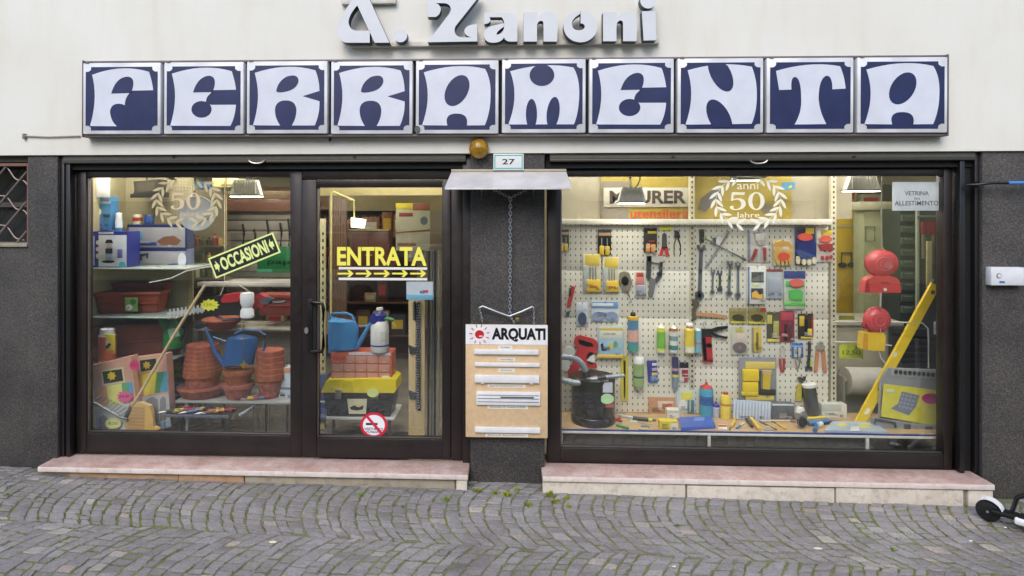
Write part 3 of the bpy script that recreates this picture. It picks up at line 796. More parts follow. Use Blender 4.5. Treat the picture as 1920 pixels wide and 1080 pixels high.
zl('letter', [(45, 130), (290, 125), (370, 140, 374, 220), (374, 415), (300, 415), (250, 412, 240, 372), (215, 427, 130, 427), (38, 425, 38, 340), (45, 275, 130, 255), (238, 232), (238, 268), (165, 315, 165, 345), (225, 345, 242, 275), (242, 232), (225, 215, 105, 225), (40, 240), (112, 205, 90, 170), (45, 170)][:14]+[(236, 190, 215, 172), (92, 172), (115, 195, 95, 222), (75, 240, 42, 240)], 5.333, 900)
NN = [(435, 125), (575, 120), (575, 185), (610, 122, 680, 118), (778, 120, 780, 230), (770, 415), (635, 415), (635, 240), (635, 208, 608, 208), (575, 212, 570, 260), (570, 415), (435, 415)]
zl('letter', NN, 5.333, 900)
oring = [(1005+170*math.cos(t), 265+158*math.sin(t)) for t in [-PI/2+2*PI*i/40 for i in range(41)]]
zl('letter', [(1003, 107)]+[p for p in oring[::1]][1:40]+[(1001, 107.2), (1001, 140), (918, 185, 918, 240), (925, 303, 985, 303), (1048, 300, 1048, 262), (1035, 228, 1006, 236), (1006, 140)], 5.333, 900)
zl('letter', [tuple(q+795 if i % 2 == 0 else q-3 for i, q in enumerate(p)) for p in NN], 5.333, 900)
zl('letter', [(1618, 112), (1757, 108), (1762, 402), (1636, 405)], 5.333, 900)
zl('letter', [(1682+80*math.cos(t), 5+80*math.sin(t)) for t in [2*PI*i/28 for i in range(28)]], 5.333, 900)
def rail(u0, u1, v0, v1, nm='mounting_rail'):
    x0, x1, z0, z1 = RC((u0, v0, u1, v1), -.04); part(NS, nm, box(x0, x1, -.044, -.002, z0, z1, .003), mat((205, 200, 190), rough=.7, var=.1))
rail(655, 1236, 76, 85); rail(640, 742, -6, 7)

# ================================================================== things fixed to the front
# canopy
y0, y1 = -.27, .012
zt, zb = P(952, 321, -.02)[1], P(952, 354, y0)[1]
CN = thing('rain_canopy', 'small white folded metal canopy above the hanging sample board', 'canopy', (X(952, -.1), -.1, zb))
xa0, xa1 = X(846, 0), X(1062, 0); xb0, xb1 = X(834, y0), X(1071, y0)
bm = bmesh.new()
def sheet(bm, q, th=.004):
    a = [bm.verts.new(p) for p in q]; b = [bm.verts.new((p[0], p[1]+.001, p[2]-th)) for p in q]
    bm.faces.new(a); bm.faces.new(b[::-1])
    for i in range(len(q)): bm.faces.new((a[i], b[i], b[(i+1) % len(q)], a[(i+1) % len(q)]))
    bmesh.ops.recalc_face_normals(bm, faces=bm.faces[:])
N = 12; prev = None
crease = lambda t: -.004*abs(math.sin(t*PI*3))
for i in range(N):
    t0, t1 = i/N, (i+1)/N
    sheet(bm, [(xa0+(xa1-xa0)*t0, .016, zt), (xa0+(xa1-xa0)*t1, .016, zt), (xb0+(xb1-xb0)*t1, y0, zb+.012+crease(t1)), (xb0+(xb1-xb0)*t0, y0, zb+.012+crease(t0))])
m_can = mat((208, 204, 202), rough=.4, metal=.2, var=.1, scale=6)
part(CN, 'top_sheet', bm, m_can)
part(CN, 'front_lip', box(xb0, xb1, y0-.004, y0+.003, zb-.006, zb+.007, .002), m_can)
part(CN, 'rear_flange', box(xa0, xa1, .002, .0165, zt-.002, zt+.018, .002), mat((170, 160, 140), rough=.6))
for u in (903, 1000): part(CN, 'bracket', tube([(X(u, 0), .016, zb-.05), (X(u, -.1), -.14, zb+.014)], .006, 6), mat((150, 150, 152), rough=.4, metal=.7))
# house number
x0, x1, z0, z1 = RC((925, 288, 982, 319), -.012)
HN = thing('house_number', 'white house number plate reading 27 with turquoise border', 'number plate', ((x0+x1)/2, -.01, z0))
part(HN, 'plate', box(x0, x1, -.012, .017, z0, z1, .003), pl((214, 216, 214)))
for q in ((x0+.008, x1-.008, z1-.018, z1-.010), (x0+.008, x1-.008, z0+.010, z0+.018), (x0+.008, x0+.016, z0+.018, z1-.018), (x1-.016, x1-.008, z0+.018, z1-.018)):
    part(HN, 'border', box(q[0], q[1], -.0135, -.011, q[2], q[3]), pl((60, 178, 176)))
part(HN, 'digits', text_bm('27', x0+.07, x1-.07, z0+.045, z1-.042, -.0138, .002, .012), pl((30, 34, 40)))
# amber dome lamp under the sign
lx, lz = P(898, 279, -.03)
LP = thing('dome_lamp', 'round amber glass dome lamp under the letter sign, unlit', 'lamp', (lx, -.02, lz))
bm = lathe([(.066, 0), (.078, .014), (.072, .045), (.045, .070), (.001, .078)], 24)
for v in bm.verts: v.co = Vector((lx+v.co.x, -.022-v.co.z, lz+v.co.y))
part(LP, 'dome', bm, mat((150, 110, 20), rough=.12, var=.25, scale=18))
bm = lathe([(.070, 0), (.074, .010), (.070, .022)], 24)
for v in bm.verts: v.co = Vector((lx+v.co.x, .001-v.co.z, lz+v.co.y))
part(LP, 'base', bm, mat((90, 74, 40), rough=.5, metal=.6))
for a in range(4):
    pts = [(lx+.08*math.sin(t)*math.cos(a*PI/4), -.024-.078*math.cos(t), lz+.08*math.sin(t)*math.sin(a*PI/4)) for t in [PI*(i/10-.5) for i in range(11)]]
    if a in (0, 2): part(LP, 'guard_wire', tube(pts, .0028, 6), mat((140, 116, 50), rough=.5, metal=.6))
# chain and hanger
def chain(root, pts, link=.030, r=.0032, m=None, name='chain_link', w=.009):
    m = m or metal((176, 178, 184), rough=.4)
    pts = [Vector(p) for p in pts]; total = sum((b-a).length for a, b in zip(pts, pts[1:])); n = max(2, int(total/(link*.78)))
    base = None; k = 0
    def at(s):
        for a, b in zip(pts, pts[1:]):
            d = (b-a).length
            if s <= d: return a.lerp(b, s/d), (b-a).normalized()
            s -= d
        return pts[-1], (pts[-1]-pts[-2]).normalized()
    ring = [(w*math.cos(2*PI*i/10), 0, link/2*math.sin(2*PI*i/10)) for i in range(10)]
    lm = None
    for k in range(n):
        p, d = at((k+.5)*total/n)
        if lm is None:
            bm = tube(ring, r, 5, closed=True); o = part(root, name, bm, m, origin=False); me = o.data
            for v in me.vertices: v.co += wloc(root)
            lm = o
        else:
            o = bpy.data.objects.new(name, lm.data); COL.objects.link(o); o.parent = root
        o.location = p-wloc(root)
        q = Vector((0, 0, 1)).rotation_difference(d); o.rotation_mode = 'QUATERNION'
        from mathutils import Quaternion
        o.rotation_quaternion = q @ Quaternion((0, 0, 1), (PI/2 if k % 2 else .2))
CY = -.035
ch = thing('hanging_chain', 'steel link chain hanging from the canopy down to the sample board', 'chain', (X(956, CY), CY, P(956, 590, CY)[1]))
pc = lambda u, v, y=CY: (X(u, y), y, P(u, v, y)[1])
chain(ch, [pc(957, 370), pc(956, 592)], link=.036, r=.0042, w=.011)
chain(ch, [pc(926, 356), pc(957, 371)], link=.026, r=.003); chain(ch, [pc(987, 356), pc(957, 371)], link=.026, r=.003)
hg = metal((168, 170, 176), rough=.45)
part(ch, 'hanger_arm', tube([pc(955, 593), pc(930, 584), pc(905, 574), pc(899, 577)], .0075, 8), hg)
part(ch, 'hanger_arm', tube([pc(955, 593), pc(978, 584), pc(998, 575), pc(1001, 578)], .0075, 8), hg)
chain(ch, [pc(899, 577), pc(905, 606)], link=.024, r=.003, w=.007); chain(ch, [pc(1001, 578), pc(1001, 606)], link=.024, r=.003, w=.007)
chain(ch, [pc(957, 594), pc(965, 606)], link=.024, r=.003, w=.007)
pdx, pdz = P(970, 599, CY-.01); part(ch, 'padlock', box(pdx-.014, pdx+.014, CY-.02, CY-.004, pdz-.016, pdz+.014, .004), metal((186, 150, 80)))
# sample board
y = -.05
x0, x1, z0, z1 = RC((873, 609, 1027, 821), y)
AB = thing('sample_board', 'hanging tan board headed ARQUATI with white curtain rail samples', 'sign board', ((x0+x1)/2, y, z0))
part(AB, 'board', box(x0, x1, y, y+.022, z0, z1, .006), M_BOARD)
zh = P(950, 646, y)[1]
part(AB, 'header', box(x0+.001, x1-.001, y-.0025, y+.002, zh, z1-.001), pl((226, 226, 228)))
q = RC((922, 615, 1023, 641), y-.004); part(AB, 'lettering', text_bm('ARQUATI', *q, y-.0045, .003, .045), pl((16, 16, 18)))
sxx, szz = P(899, 627, y-.004); rr = .036
part(AB, 'sun_emblem', prism(ell(sxx, szz, rr, rr*.92), y-.0045, y-.001), pl((206, 30, 34)))
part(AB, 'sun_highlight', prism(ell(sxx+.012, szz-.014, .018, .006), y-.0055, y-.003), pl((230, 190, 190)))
for i in range(11):
    a = 2*PI*i/11+.2; bm = box(-.006+.062, .062+.018, y-.0045, y-.001, -.0035, .0035); rot_y(bm, 0, 0, a)
    for v in bm.verts: v.co.x += sxx; v.co.z += szz
    part(AB, 'sun_ray', bm, pl((206, 60, 70)))
for (a, v0, b, v1, dep, nm) in ((889, 656, 1010, 665, .022, 'rail_sample'), (890, 681, 1012, 688, .018, 'rail_sample'), (890, 704, 1011, 718, .026, 'rail_sample'), (893, 735, 1013, 760, .022, 'rail_sample'), (890, 802, 1013, 812, .022, 'rail_sample')):
    q = RC((a, v0, b, v1), y-.02)
    s = part(AB, nm, box(q[0], q[1], y-dep, y+.001, q[2], q[3], .004), pl((218, 218, 220), rough=.3))
    if v1-v0 > 20:
        for f in (.25, .5, .75): part(s, 'groove', box(q[0]+.01, q[1]-.01, y-dep-.001, y-dep+.002, q[2]+(q[3]-q[2])*f-.003, q[2]+(q[3]-q[2])*f+.003), pl((120, 122, 126)))
        part(s, 'slider', box(q[0]+.19, q[1]-.05, y-dep-.003, y-dep, q[2]+(q[3]-q[2])*.56, q[2]+(q[3]-q[2])*.66), pl((90, 92, 96)))
    elif v1-v0 > 12:
        for f in (.12, .88): part(s, 'glider', box(q[0]+(q[1]-q[0])*f-.012, q[0]+(q[1]-q[0])*f+.012, y-dep+.004, y-.004, q[2]-.010, q[2]+.001, .003), pl((210, 210, 212)))
for (a, v0, b, v1, tx) in ((934, 648, 961, 655, 'AUREA'), (934, 671, 966, 677, 'FLEXIBILE'), (934, 691, 965, 698, 'QUADRA'), (914, 721, 985, 727, 'SOTTOSOFFITTO'), (914, 760, 990, 767, 'PANNELLO GIAPPONESE'), (910, 813, 990, 819, 'RULLO ALLUMINIO')):
    q = RC((a, v0, b, v1), y-.002)
    lb = part(AB, 'paper_label', box(q[0], q[1], y-.003, y+.001, q[2], q[3]), pl((222, 216, 204)))
    h = q[3]-q[2]; part(lb, 'print', text_bm(tx, q[0]+.02, q[1]-.02, q[2]+h*.3, q[3]-h*.3, y-.004, .002), pl((96, 92, 90)))
# bell box on the right pillar and the tube with the blue tip
x0, x1, z0, z1 = RC((1856, 501, 1918, 535), -.03)
BX = thing('wall_box', 'small white box with round button on the right dark pillar', 'wall box', ((x0+x1)/2, -.01, z0))
part(BX, 'case', box(x0, x1, -.045, .018, z0, z1, .006), pl((214, 216, 220)))
bx, bz = P(1873, 517, -.046); part(BX, 'button_ring', prism(ell(bx, bz, .018, .018), -.048, -.044), pl((90, 92, 98))); part(BX, 'button', prism(ell(bx, bz, .013, .013), -.052, -.046), pl((214, 214, 214)))
q = RC((1874, 527, 1884, 531), -.046); part(BX, 'blue_print', box(q[0], q[1], -.0465, -.044, q[2], q[3]), pl((60, 110, 180)))
TB = thing('wall_bar', 'thin black bar with a blue tip held level on the right pillar', 'bar', (X(1860, -.05), -.05, P(1860, 345, -.05)[1]))
part(TB, 'bar', tube([pc(1812, 347, .0), pc(1835, 346, -.05), pc(1860, 343, -.06), pc(1890, 343, -.06)], .011, 10), mat((20, 21, 26), rough=.35))
part(TB, 'tip', tube([pc(1890, 343, -.06), pc(1960, 342, -.06)], .0125, 10), pl((60, 130, 220)))
part(TB, 'clip', box(X(1834, -.04), X(1842, -.04), -.06, .017, P(1838, 352, -.05)[1], P(1838, 340, -.05)[1], .003), mat((30, 30, 34), rough=.5))
# kick scooter at the right end (only its rear shows)
def scooter():
    u, v = 1854, 962
    y = -.37
    x = X(1853, y); z = ground_z(x)
    S = thing('kick_scooter', 'white kick scooter with small black wheels parked at the end of the marble step', 'scooter', (x+.4, y, z))
    wm = mat((16, 16, 18), rough=.7); wh = pl((226, 226, 230), rough=.3); bk = pl((18, 18, 20), rough=.35)
    ang = math.radians(-46)                                      # swings toward the street
    d = Vector((math.cos(ang), math.sin(ang), 0)); nrm = Vector((-d.y, d.x, 0)); o = Vector((x, y, z))
    def W3(bm):
        for q in bm.verts: q.co = o+d*q.co.x+nrm*q.co.y+Vector((0, 0, q.co.z))
        return bm
    for wx in (.0, .86):
        bm = lathe([(.054, -.02), (.070, -.014), (.074, 0), (.070, .014), (.054, .02)], 26)
        for q in bm.verts: q.co = Vector((wx+q.co.x, q.co.z, .074+q.co.y))
        wl_ = part(S, 'wheel', W3(bm), wm)
        bm = lathe([(.02, -.024), (.034, -.022), (.034, .022), (.02, .024)], 18)
        for q in bm.verts: q.co = Vector((wx+q.co.x, q.co.z, .074+q.co.y))
        part(wl_, 'hub', W3(bm), bk)
        bm = lathe([(.008, -.03), (.008, .03)], 10)
        for q in bm.verts: q.co = Vector((wx+q.co.x, q.co.z, .074+q.co.y))
        part(wl_, 'axle_bolt', W3(bm), metal((200, 200, 204)))
    bm = bmesh.new(); pr = [(.090*math.cos(t), .074+.090*math.sin(t)) for t in [math.radians(118-i*10) for i in range(12)]]
    for (a, b) in zip(pr, pr[1:]):
        vs = [bm.verts.new((p[0]*k, s, .074+(p[1]-.074)*k)) for p in (a, b) for k in (1., .955) for s in (-.036, .036)]
        for f in ((0, 1, 5, 4), (2, 3, 7, 6), (0, 2, 6, 4), (1, 3, 7, 5)): bm.faces.new([vs[i] for i in f])
    bmesh.ops.recalc_face_normals(bm, faces=bm.faces[:])
    part(S, 'rear_fender', W3(bm), wh)
    part(S, 'fork', W3(box(.02, .20, -.045, .045, .07, .105, .01)), bk)
    part(S, 'deck', W3(box(.15, .72, -.07, .07, .055, .10, .012)), wh)
    part(S, 'grip_tape', W3(box(.17, .70, -.055, .055, .0995, .103)), mat((30, 30, 32), rough=.9))
    part(S, 'brace', W3(tube([(.12, .05, .09), (.15, .05, .20), (.27, .05, .30)], .015, 8)), bk)
    part(S, 'neck', W3(tube([(.70, 0, .08), (.80, 0, .16), (.84, 0, .30)], .022, 10)), bk)
    part(S, 'stem', W3(tube([(.86, 0, .10), (.84, 0, .30), (.77, 0, .98)], .018, 10)), wh)
    part(S, 'handlebar', W3(tube([(.77, -.22, .99), (.77, .22, .99)], .014, 10)), bk)
scooter()

# ================================================================== builders for goods
PEGGED = []; PB = .72
def pack(name, label, cat, r, y, col, bits=(), group=None, tilt=0, th=.005, bev=.002, main='card', rough=.35):
    x0, x1, z0, z1 = RC(r, y)
    cx, cz = (x0+x1)/2, (z0+z1)/2
    t = thing(name, label, cat, (cx, y+th/2, z0), group)
    R = (lambda bm: rot_y(bm, cx, cz, math.radians(tilt))) if tilt else (lambda bm: bm)
    part(t, main, R(box(x0, x1, y, y+th, z0, z1, bev)), pl(col, rough=rough))
    W_, H_ = x1-x0, z1-z0
    for b in bits:
        nm, (a0, b0, a1, b1), d, c = b[:4]; sh = b[4] if len(b) > 4 else 'b'
        px0, px1, pz0, pz1 = x0+a0*W_, x0+a1*W_, z1-b1*H_, z1-b0*H_
        if sh == 'b': bm = box(px0, px1, y-d, y+.001, pz0, pz1, min(.004, d*.4))
        elif sh == 'e': bm = prism(ell((px0+px1)/2, (pz0+pz1)/2, (px1-px0)/2, (pz1-pz0)/2, 0, 20), y-d, y+.001)
        elif sh == 's': bm = prism(star((px0+px1)/2, (pz0+pz1)/2, (px1-px0)*.38, (px1-px0)/2, 12, (pz1-pz0)/(px1-px0)), y-d, y+.001)
        elif sh == 'c':                                        # little upright cylinder
            rr = (px1-px0)/2; bm = lathe([(rr*.9, 0), (rr, .02*H_), (rr, (pz1-pz0)*.95), (rr*.9, pz1-pz0)], 14, ((px0+px1)/2, y-d*.3, pz0))
        elif isinstance(sh, (list, tuple)): bm = prism([(px0+q[0]*(px1-px0), pz1-q[1]*(pz1-pz0)) for q in qpath(list(sh), 5)], y-d, y+.001)
        else: bm = text_bm(sh[1:], px0, px1, pz0, pz1, y-d, .0015, .01)
        part(t, nm, R(bm), pl(c, rough=rough))
    if W_ > .05 and H_ > .05 and cat not in ('planter', 'partition', 'shelf', 'worktop', 'glove', 'paper', 'leaflet', 'notice', 'label', 'price card', 'poster', 'sign', 'cabinet') and main != 'trough':
        rn = random.Random(int((x0+z0)*1e4)); bm = bmesh.new(); dd = max([b[2] for b in bits if b[2] < .02] or [.001])+.0006
        ax, az = x0+W_*rn.uniform(.08, .4), z0+H_*rn.uniform(.08, .3)
        for k in range(rn.randint(2, 4)):
            bm_box(bm, ax, ax+W_*rn.uniform(.2, .45), y-dd, y-dd+.0007, az+k*.011, az+k*.011+.0042)
        bx_, bz_ = x0+W_*.7, z0+H_*rn.uniform(.05, .12)
        for k in range(6): bm_box(bm, bx_+k*.0055, bx_+k*.0055+rn.choice([.0015, .003]), y-dd, y-dd+.0007, bz_, bz_+.022)
        part(t, 'small_print', R(bm), pl(tuple(int(v*.45) for v in col) if sum(col) > 300 else (196, 194, 186), rough=.5))
    if abs(y-(PB-.018)) < .04 and r[0] < 1562 and name != 'paper_notice': PEGGED.append((cx, z1, y))
    return t
def turned(name, label, cat, r, y, segs, group=None, zbase=None, seg=18, tilt=0, squash=1.):
    """bottle, can, pot: segs = [(part name, colour, [(radius fraction, height fraction)...])]"""
    x0, x1, z0, z1 = RC(r, y)
    if zbase is not None: z0 = zbase
    cx = (x0+x1)/2; R_ = (x1-x0)/2; H_ = z1-z0
    t = thing(name, label, cat, (cx, y, z0), group)
    for nm, c, pr in segs:
        bm = lathe([(a*R_, b*H_) for a, b in pr], seg, (cx, y, z0))
        if squash != 1:
            for v in bm.verts: v.co.y = y+(v.co.y-y)*squash
        if tilt: rot_y(bm, cx, z0, math.radians(tilt))
        part(t, nm, bm, c if not isinstance(c, tuple) else pl(c))
    return t
def tool(name, label, cat, y, pieces, group=None):
    """pieces: (part name, 'p'|'t', points, thickness or radius, colour or material)"""
    us = [q[i] for p in pieces for q in p[2] for i in (0,)]; vs = [q[-1] if len(q) in (2, 4) else q[1] for p in pieces for q in p[2]]
    x, z = P((min(us)+max(us))/2, max(vs), y)
    t = thing(name, label, cat, (x, y, z), group)
    if abs(y-(PB-.018)) < .04 and max(us) < 1562: PEGGED.append((x, P((min(us)+max(us))/2, min(vs), y)[1], y))
    for nm, k, pts, d, c in pieces:
        m = pl(c) if isinstance(c, tuple) else c
        part(t, nm, pxpoly(pts, y, d) if k == 'p' else pxtube(pts, y, d), m)
    return t
def chrome(): return metal((176, 178, 180), rough=.28)
def steel(): return metal((120, 122, 126), rough=.4)

# ================================================================== right window: display table and peg board
TZ = .236
yf = .25
xt0, xt1 = X(1046, yf), X(1792, yf)
DT = thing('display_table', 'low pale wood display platform with blue and white edge inside the right window', 'table', ((xt0+xt1)/2, .5, .012))
part(DT, 'top', box(xt0, xt1, yf+.02, .80, TZ-.03, TZ, .003), make_wood((.42, .27, .13), (.58, .41, .22), (2, 20, 20)))
part(DT, 'blue_edge', box(xt0, xt1, yf, yf+.019, TZ-.012, TZ-.001, .002), pl((36, 60, 150)))
part(DT, 'white_edge', box(xt0, xt1, yf-.004, yf+.019, TZ-.032, TZ-.013, .002), pl((224, 218, 206)))
for u in (1052, 1330, 1627): 
    x = X(u, yf); part(DT, 'post', box(x-.012, x+.012, yf, yf+.02, .013, TZ-.033, .002), pl((206, 202, 192)))
part(DT, 'skirting', box(xt0, X(1627, .4), .33, .35, .013, TZ-.031), mat((86, 80, 72), rough=.7))
PB = .72
pegm = make_peg(.0462, .0555, .0052, .0095, (.76, .725, .62))
PG = thing('peg_board', 'cream perforated board hung with tools at the back of the right window', 'peg board', (X(1300, PB), PB, TZ))
pu = [X(1040, PB), X(1297, PB), X(1554, PB)]; pz = [TZ+.002, P(1300, 508, PB)[1], P(1300, 419, PB)[1]]; pz.insert(2, pz[2]) if False else None
for i in range(2):
    for a, b in ((pz[0], P(1300, 688, PB)[1]), (P(1300, 688, PB)[1], P(1300, 597, PB)[1]), (P(1300, 597, PB)[1], pz[1]), (pz[1], pz[2])):
        part(PG, 'perforated_panel', box(pu[i]+.004, pu[i+1]-.004, PB, PB+.02, a+.001, b-.001, .001), pegm)
slotm = make_peg(.05, .030, .008, .008, (.66, .62, .52))
for u in (1297, 1562):
    x = X(u, PB); up = part(PG, 'slotted_upright', box(x-.022, x+.022, PB-.012, PB+.03, TZ+.002, 2.45), mat((196, 190, 168), rough=.5))
    for k in range(48):
        z = TZ+.05+k*.0455
        if z < 2.40 and (u == 1562 or k > 0): 
            part(up, 'slot', box(x-.007, x+.007, PB-.0135, PB-.011, z, z+.020), mat((30, 28, 26), rough=.8))
# header boards above: cream panel, shelf edge, yellow brand panel
part(PG, 'shelf_edge', box(pu[0], pu[2], PB-.06, PB+.10, P(1300, 421, PB)[1], P(1300, 411, PB)[1], .003), pl((226, 220, 204)))
zh0, zh1 = P(1300, 411, PB)[1]+.001, 2.46
yh = PB+.08
part(PG, 'header_panel', box(pu[0], X(1597, yh), yh, yh+.02, zh0, zh1), mat((150, 143, 124), rough=.6))
bx = part(PG, 'brand_panel', box(X(1126, yh), X(1482, yh), yh-.02, yh-.001, zh0+.002, zh1-.02), mat((150, 132, 54), rough=.5), label='yellow brand panel reading MAURER utensileria')
part(bx, 'grey_band', box(X(1126, yh), X(1178, yh), yh-.022, yh-.019, zh0+.004, P(1150, 340, yh)[1]), mat((120, 112, 100), rough=.6))
q = RC((1132, 352, 1297, 388), yh-.03); part(bx, 'name_plate', box(q[0], q[1], yh-.03, yh-.0195, q[2], q[3], .002), pl((190, 184, 170)))
q = RC((1143, 357, 1287, 382), yh-.032); part(bx, 'name_lettering', text_bm('MAURER', *q, yh-.032, .002, .035), pl((72, 58, 52)))
q = RC((1182, 391, 1297, 410), yh-.024); part(bx, 'word_lettering', text_bm('utensileria', *q, yh-.024, .004, .012), pl((186, 70, 44)))
part(bx, 'drill_picture', pxpoly([(1308, 392), (1315, 372), (1340, 352), (1352, 358), (1346, 372), (1322, 398)], yh-.022, .002), pl((96, 92, 90)))
part(bx, 'gear_picture', prism(ell(*P(1437, 392, yh), .055, .055), yh-.022, yh-.02), pl((120, 112, 96)))
tag_b = thing('shelf_card', 'small blue card with yellow mark high behind the laurel sticker', 'card', (X(1478, .7), .7, P(1478, 356, .7)[1]))
part(tag_b, 'card', pxpoly([(1466, 343), (1490, 341), (1491, 355), (1467, 357)], .70, .003), pl((70, 140, 190))); part(tag_b, 'mark', pxpoly([(1479, 349), (1485, 347), (1485, 352), (1479, 353)], .697, .003), pl((220, 200, 60)))
# notice on the glass
pn = pack('paper_notice', 'white paper notice reading VETRINA in ALLESTIMENTO stuck inside the glass', 'notice', (1673, 341, 1763, 395), .180, (226, 228, 236), [('print', (.26, .32, .76, .47), .0015, (100, 108, 124), 'TVETRINA'), ('print', (.46, .53, .57, .62), .0015, (100, 108, 124), 'Tin'), ('print', (.05, .66, .96, .82), .0015, (100, 108, 124), 'TALLESTIMENTO')], th=.002, main='sheet', bev=.0004)
YP = PB-.018
# --- row one
SD = lambda lab, r: pack('screwdriver_pack', lab, 'tool pack', r, YP, (34, 33, 32), [('header', (.05, .13, .95, .25), .002, (206, 160, 110)), ('grip', (.12, .64, .44, 1.0), .018, (226, 182, 30)), ('grip', (.54, .66, .86, 1.0), .018, (226, 182, 30)), ('shaft', (.24, .35, .32, .66), .01, (150, 150, 150)), ('shaft', (.66, .35, .74, .66), .01, (150, 150, 150))])
SD('yellow handled screwdriver pack half hidden by the window stile', (1048, 430, 1067, 471)); SD('black card with two yellow screwdriver handles above the twist drill sets', (1121, 430, 1146, 478))
pack('screwdriver_pack', 'dark card with orange screwdriver handles beside the red pliers', 'tool pack', (1207, 427, 1232, 473), YP, (58, 54, 48), [('header', (.03, .0, .97, .2), .002, (30, 28, 26)), ('header_strip', (.3, .14, .97, .24), .0025, (206, 176, 40)), ('grip', (.15, .68, .46, .99), .018, (214, 140, 70)), ('grip', (.54, .68, .86, .99), .018, (214, 140, 70)), ('print', (.4, .52, .8, .58), .002, (190, 40, 40))])
tool('snips', 'tin snips with red handles and a yellow tag on the peg board', 'snips', YP, [('blade', 'p', [(1242, 440), (1246, 436), (1250, 440), (1251, 466), (1241, 466)], .012, (86, 84, 84)), ('handle', 'p', [(1241, 463), (1245, 463), (1242, 480), (1236, 480)], .016, (196, 48, 48)), ('handle', 'p', [(1246, 463), (1252, 463), (1255, 480), (1249, 480)], .016, (196, 48, 48)), ('price_tag', 'p', [(1237, 425), (1260, 424), (1260, 431), (1237, 432)], .003, (222, 222, 40))])
tool('pliers', 'black long nosed pliers hanging between red snips and slotted upright', 'pliers', YP, [('jaw', 'p', [(1266, 432), (1272, 432), (1276, 445), (1264, 445)], .012, (60, 58, 56)), ('handle', 't', [(1268, 444), (1264, 460), (1264, 478)], .006, (92, 90, 78)), ('handle', 't', [(1271, 444), (1276, 460), (1276, 478)], .006, (24, 24, 24))])
tool('wheel_brace', 'grey four armed wheel brace on the peg board', 'wheel brace', YP-.01, [('arm', 't', [(1322, 447), (1360, 468), (1396, 486)], .0075, steel()), ('arm', 't', [(1367, 434), (1348, 463), (1326, 496)], .0075, steel()), ('socket', 't', [(1392, 484), (1398, 487)], .013, steel()), ('socket', 't', [(1328, 493), (1324, 499)], .013, steel())])
tool('tape_measure', 'round silver measuring tape hanging near the wheel brace', 'tape measure', YP-.012, [('case', 'p', ell(1347, 450, 8, 9), .03, (196, 198, 196)), ('band', 'p', [(1336, 446), (1342, 446), (1342, 456), (1336, 456)], .02, (110, 110, 112))])
tool('mallet', 'black and orange mallet head with green tag on the peg board', 'mallet', YP-.01, [('head', 'p', [(1312, 430), (1321, 430), (1320, 455), (1313, 455)], .03, (34, 32, 32)), ('collar', 'p', [(1312.5, 430), (1320.5, 430), (1320.5, 435), (1312.5, 435)], .034, (226, 110, 50)), ('price_tag', 'p', ell(1320, 447, 5, 3), .036, (150, 220, 70))])
SP_ = [(1315, 462, 1312, 556, 5.0, 'largest grey steel spanner hanging beside the slotted upright'), (1337, 508, 1336, 550, 2.6, 'thin bright spanner between two larger spanners'), (1350, 510, 1350, 545, 3.0, 'small grey spanner with a yellow tag'), (1369, 492, 1367, 552, 3.6, 'curved grey spanner left of the shiny one'), (1384, 495, 1384, 556, 3.4, 'shiny chrome spanner with a round ring end')]
for (a, b, c, d, wd, lab) in SP_:
    m = chrome() if 'shiny' in lab or 'bright' in lab else steel()
    pcs = [('shank', 'p', [(a-wd*.7, b+6), (a+wd*.7, b+6), (c+wd*.7, d-6), (c-wd*.7, d-6)], .010, m), ('open_jaw', 'p', [(a-wd*1.6, b-3), (a-wd*.7, b-3), (a-wd*.5, b+2), (a+wd*.5, b+2), (a+wd*.8, b-3), (a+wd*1.6, b-2), (a+wd*1.5, b+5), (a, b+9), (a-wd*1.5, b+5)], .012, m), ('ring_end', 'p', ell(c, d-2, wd*1.7, wd*1.7), .013, m), ('ring_hole', 'p', ell(c, d-2, wd*.8, wd*.8), .0145, mat((150, 144, 122), rough=.7))]
    if 'yellow' in lab or 'largest' in lab or 'curved' in lab: pcs.append(('price_tag', 'p', ell((a+c)/2, (b+d)/2, 3.2, 4.4), .015, (206, 226, 60)))
    tool('spanner', lab, 'spanner', YP-.016, pcs, group='spanners on the peg board')
pack('pliers_pack', 'clear pack with locking pliers and red grips', 'tool pack', (1402, 434, 1440, 492), YP, (206, 202, 196), [('edge', (0, 0, .12, 1), .003, (130, 140, 160)), ('jaw', (.3, .05, .85, .45), .016, (168, 166, 160), [(0, 0), (.6, 0), (1, .3), (1, .9), (.4, 1), (.1, .5)]), ('grip', (.12, .55, .5, .96), .014, (176, 64, 60), [(.6, 0), (1, .1), (.3, 1), (0, .9)]), ('grip', (.68, .52, .9, .94), .014, (176, 64, 60), [(.2, 0), (1, 0), (.9, 1), (.5, 1)]), ('swing_tag', (.35, .06, .8, .3), .017, (212, 208, 200))])
G_ = [(0, .12), (.1, 0, .35, 0), (.8, 0), (1, .2), (1, .7), (.96, 1, .84, .96), (.8, .74), (.74, 1, .64, 1), (.58, .74), (.5, 1, .42, 1), (.36, .74), (.28, .98, .18, .94), (.02, .7)]
pack('work_glove', 'tan leather work glove with a red oval price tag', 'glove', (1449, 450, 1484, 498), YP-.002, (206, 200, 180), [('leather', (.02, .05, 1, 1), .02, (206, 160, 70), G_), ('cuff', (.15, .0, .45, .3), .012, (222, 182, 96)), ('print', (.45, .25, .8, .4), .021, (200, 180, 160)), ('price_tag', (.2, .48, .86, .8), .023, (226, 78, 62), 'e')], th=.003)
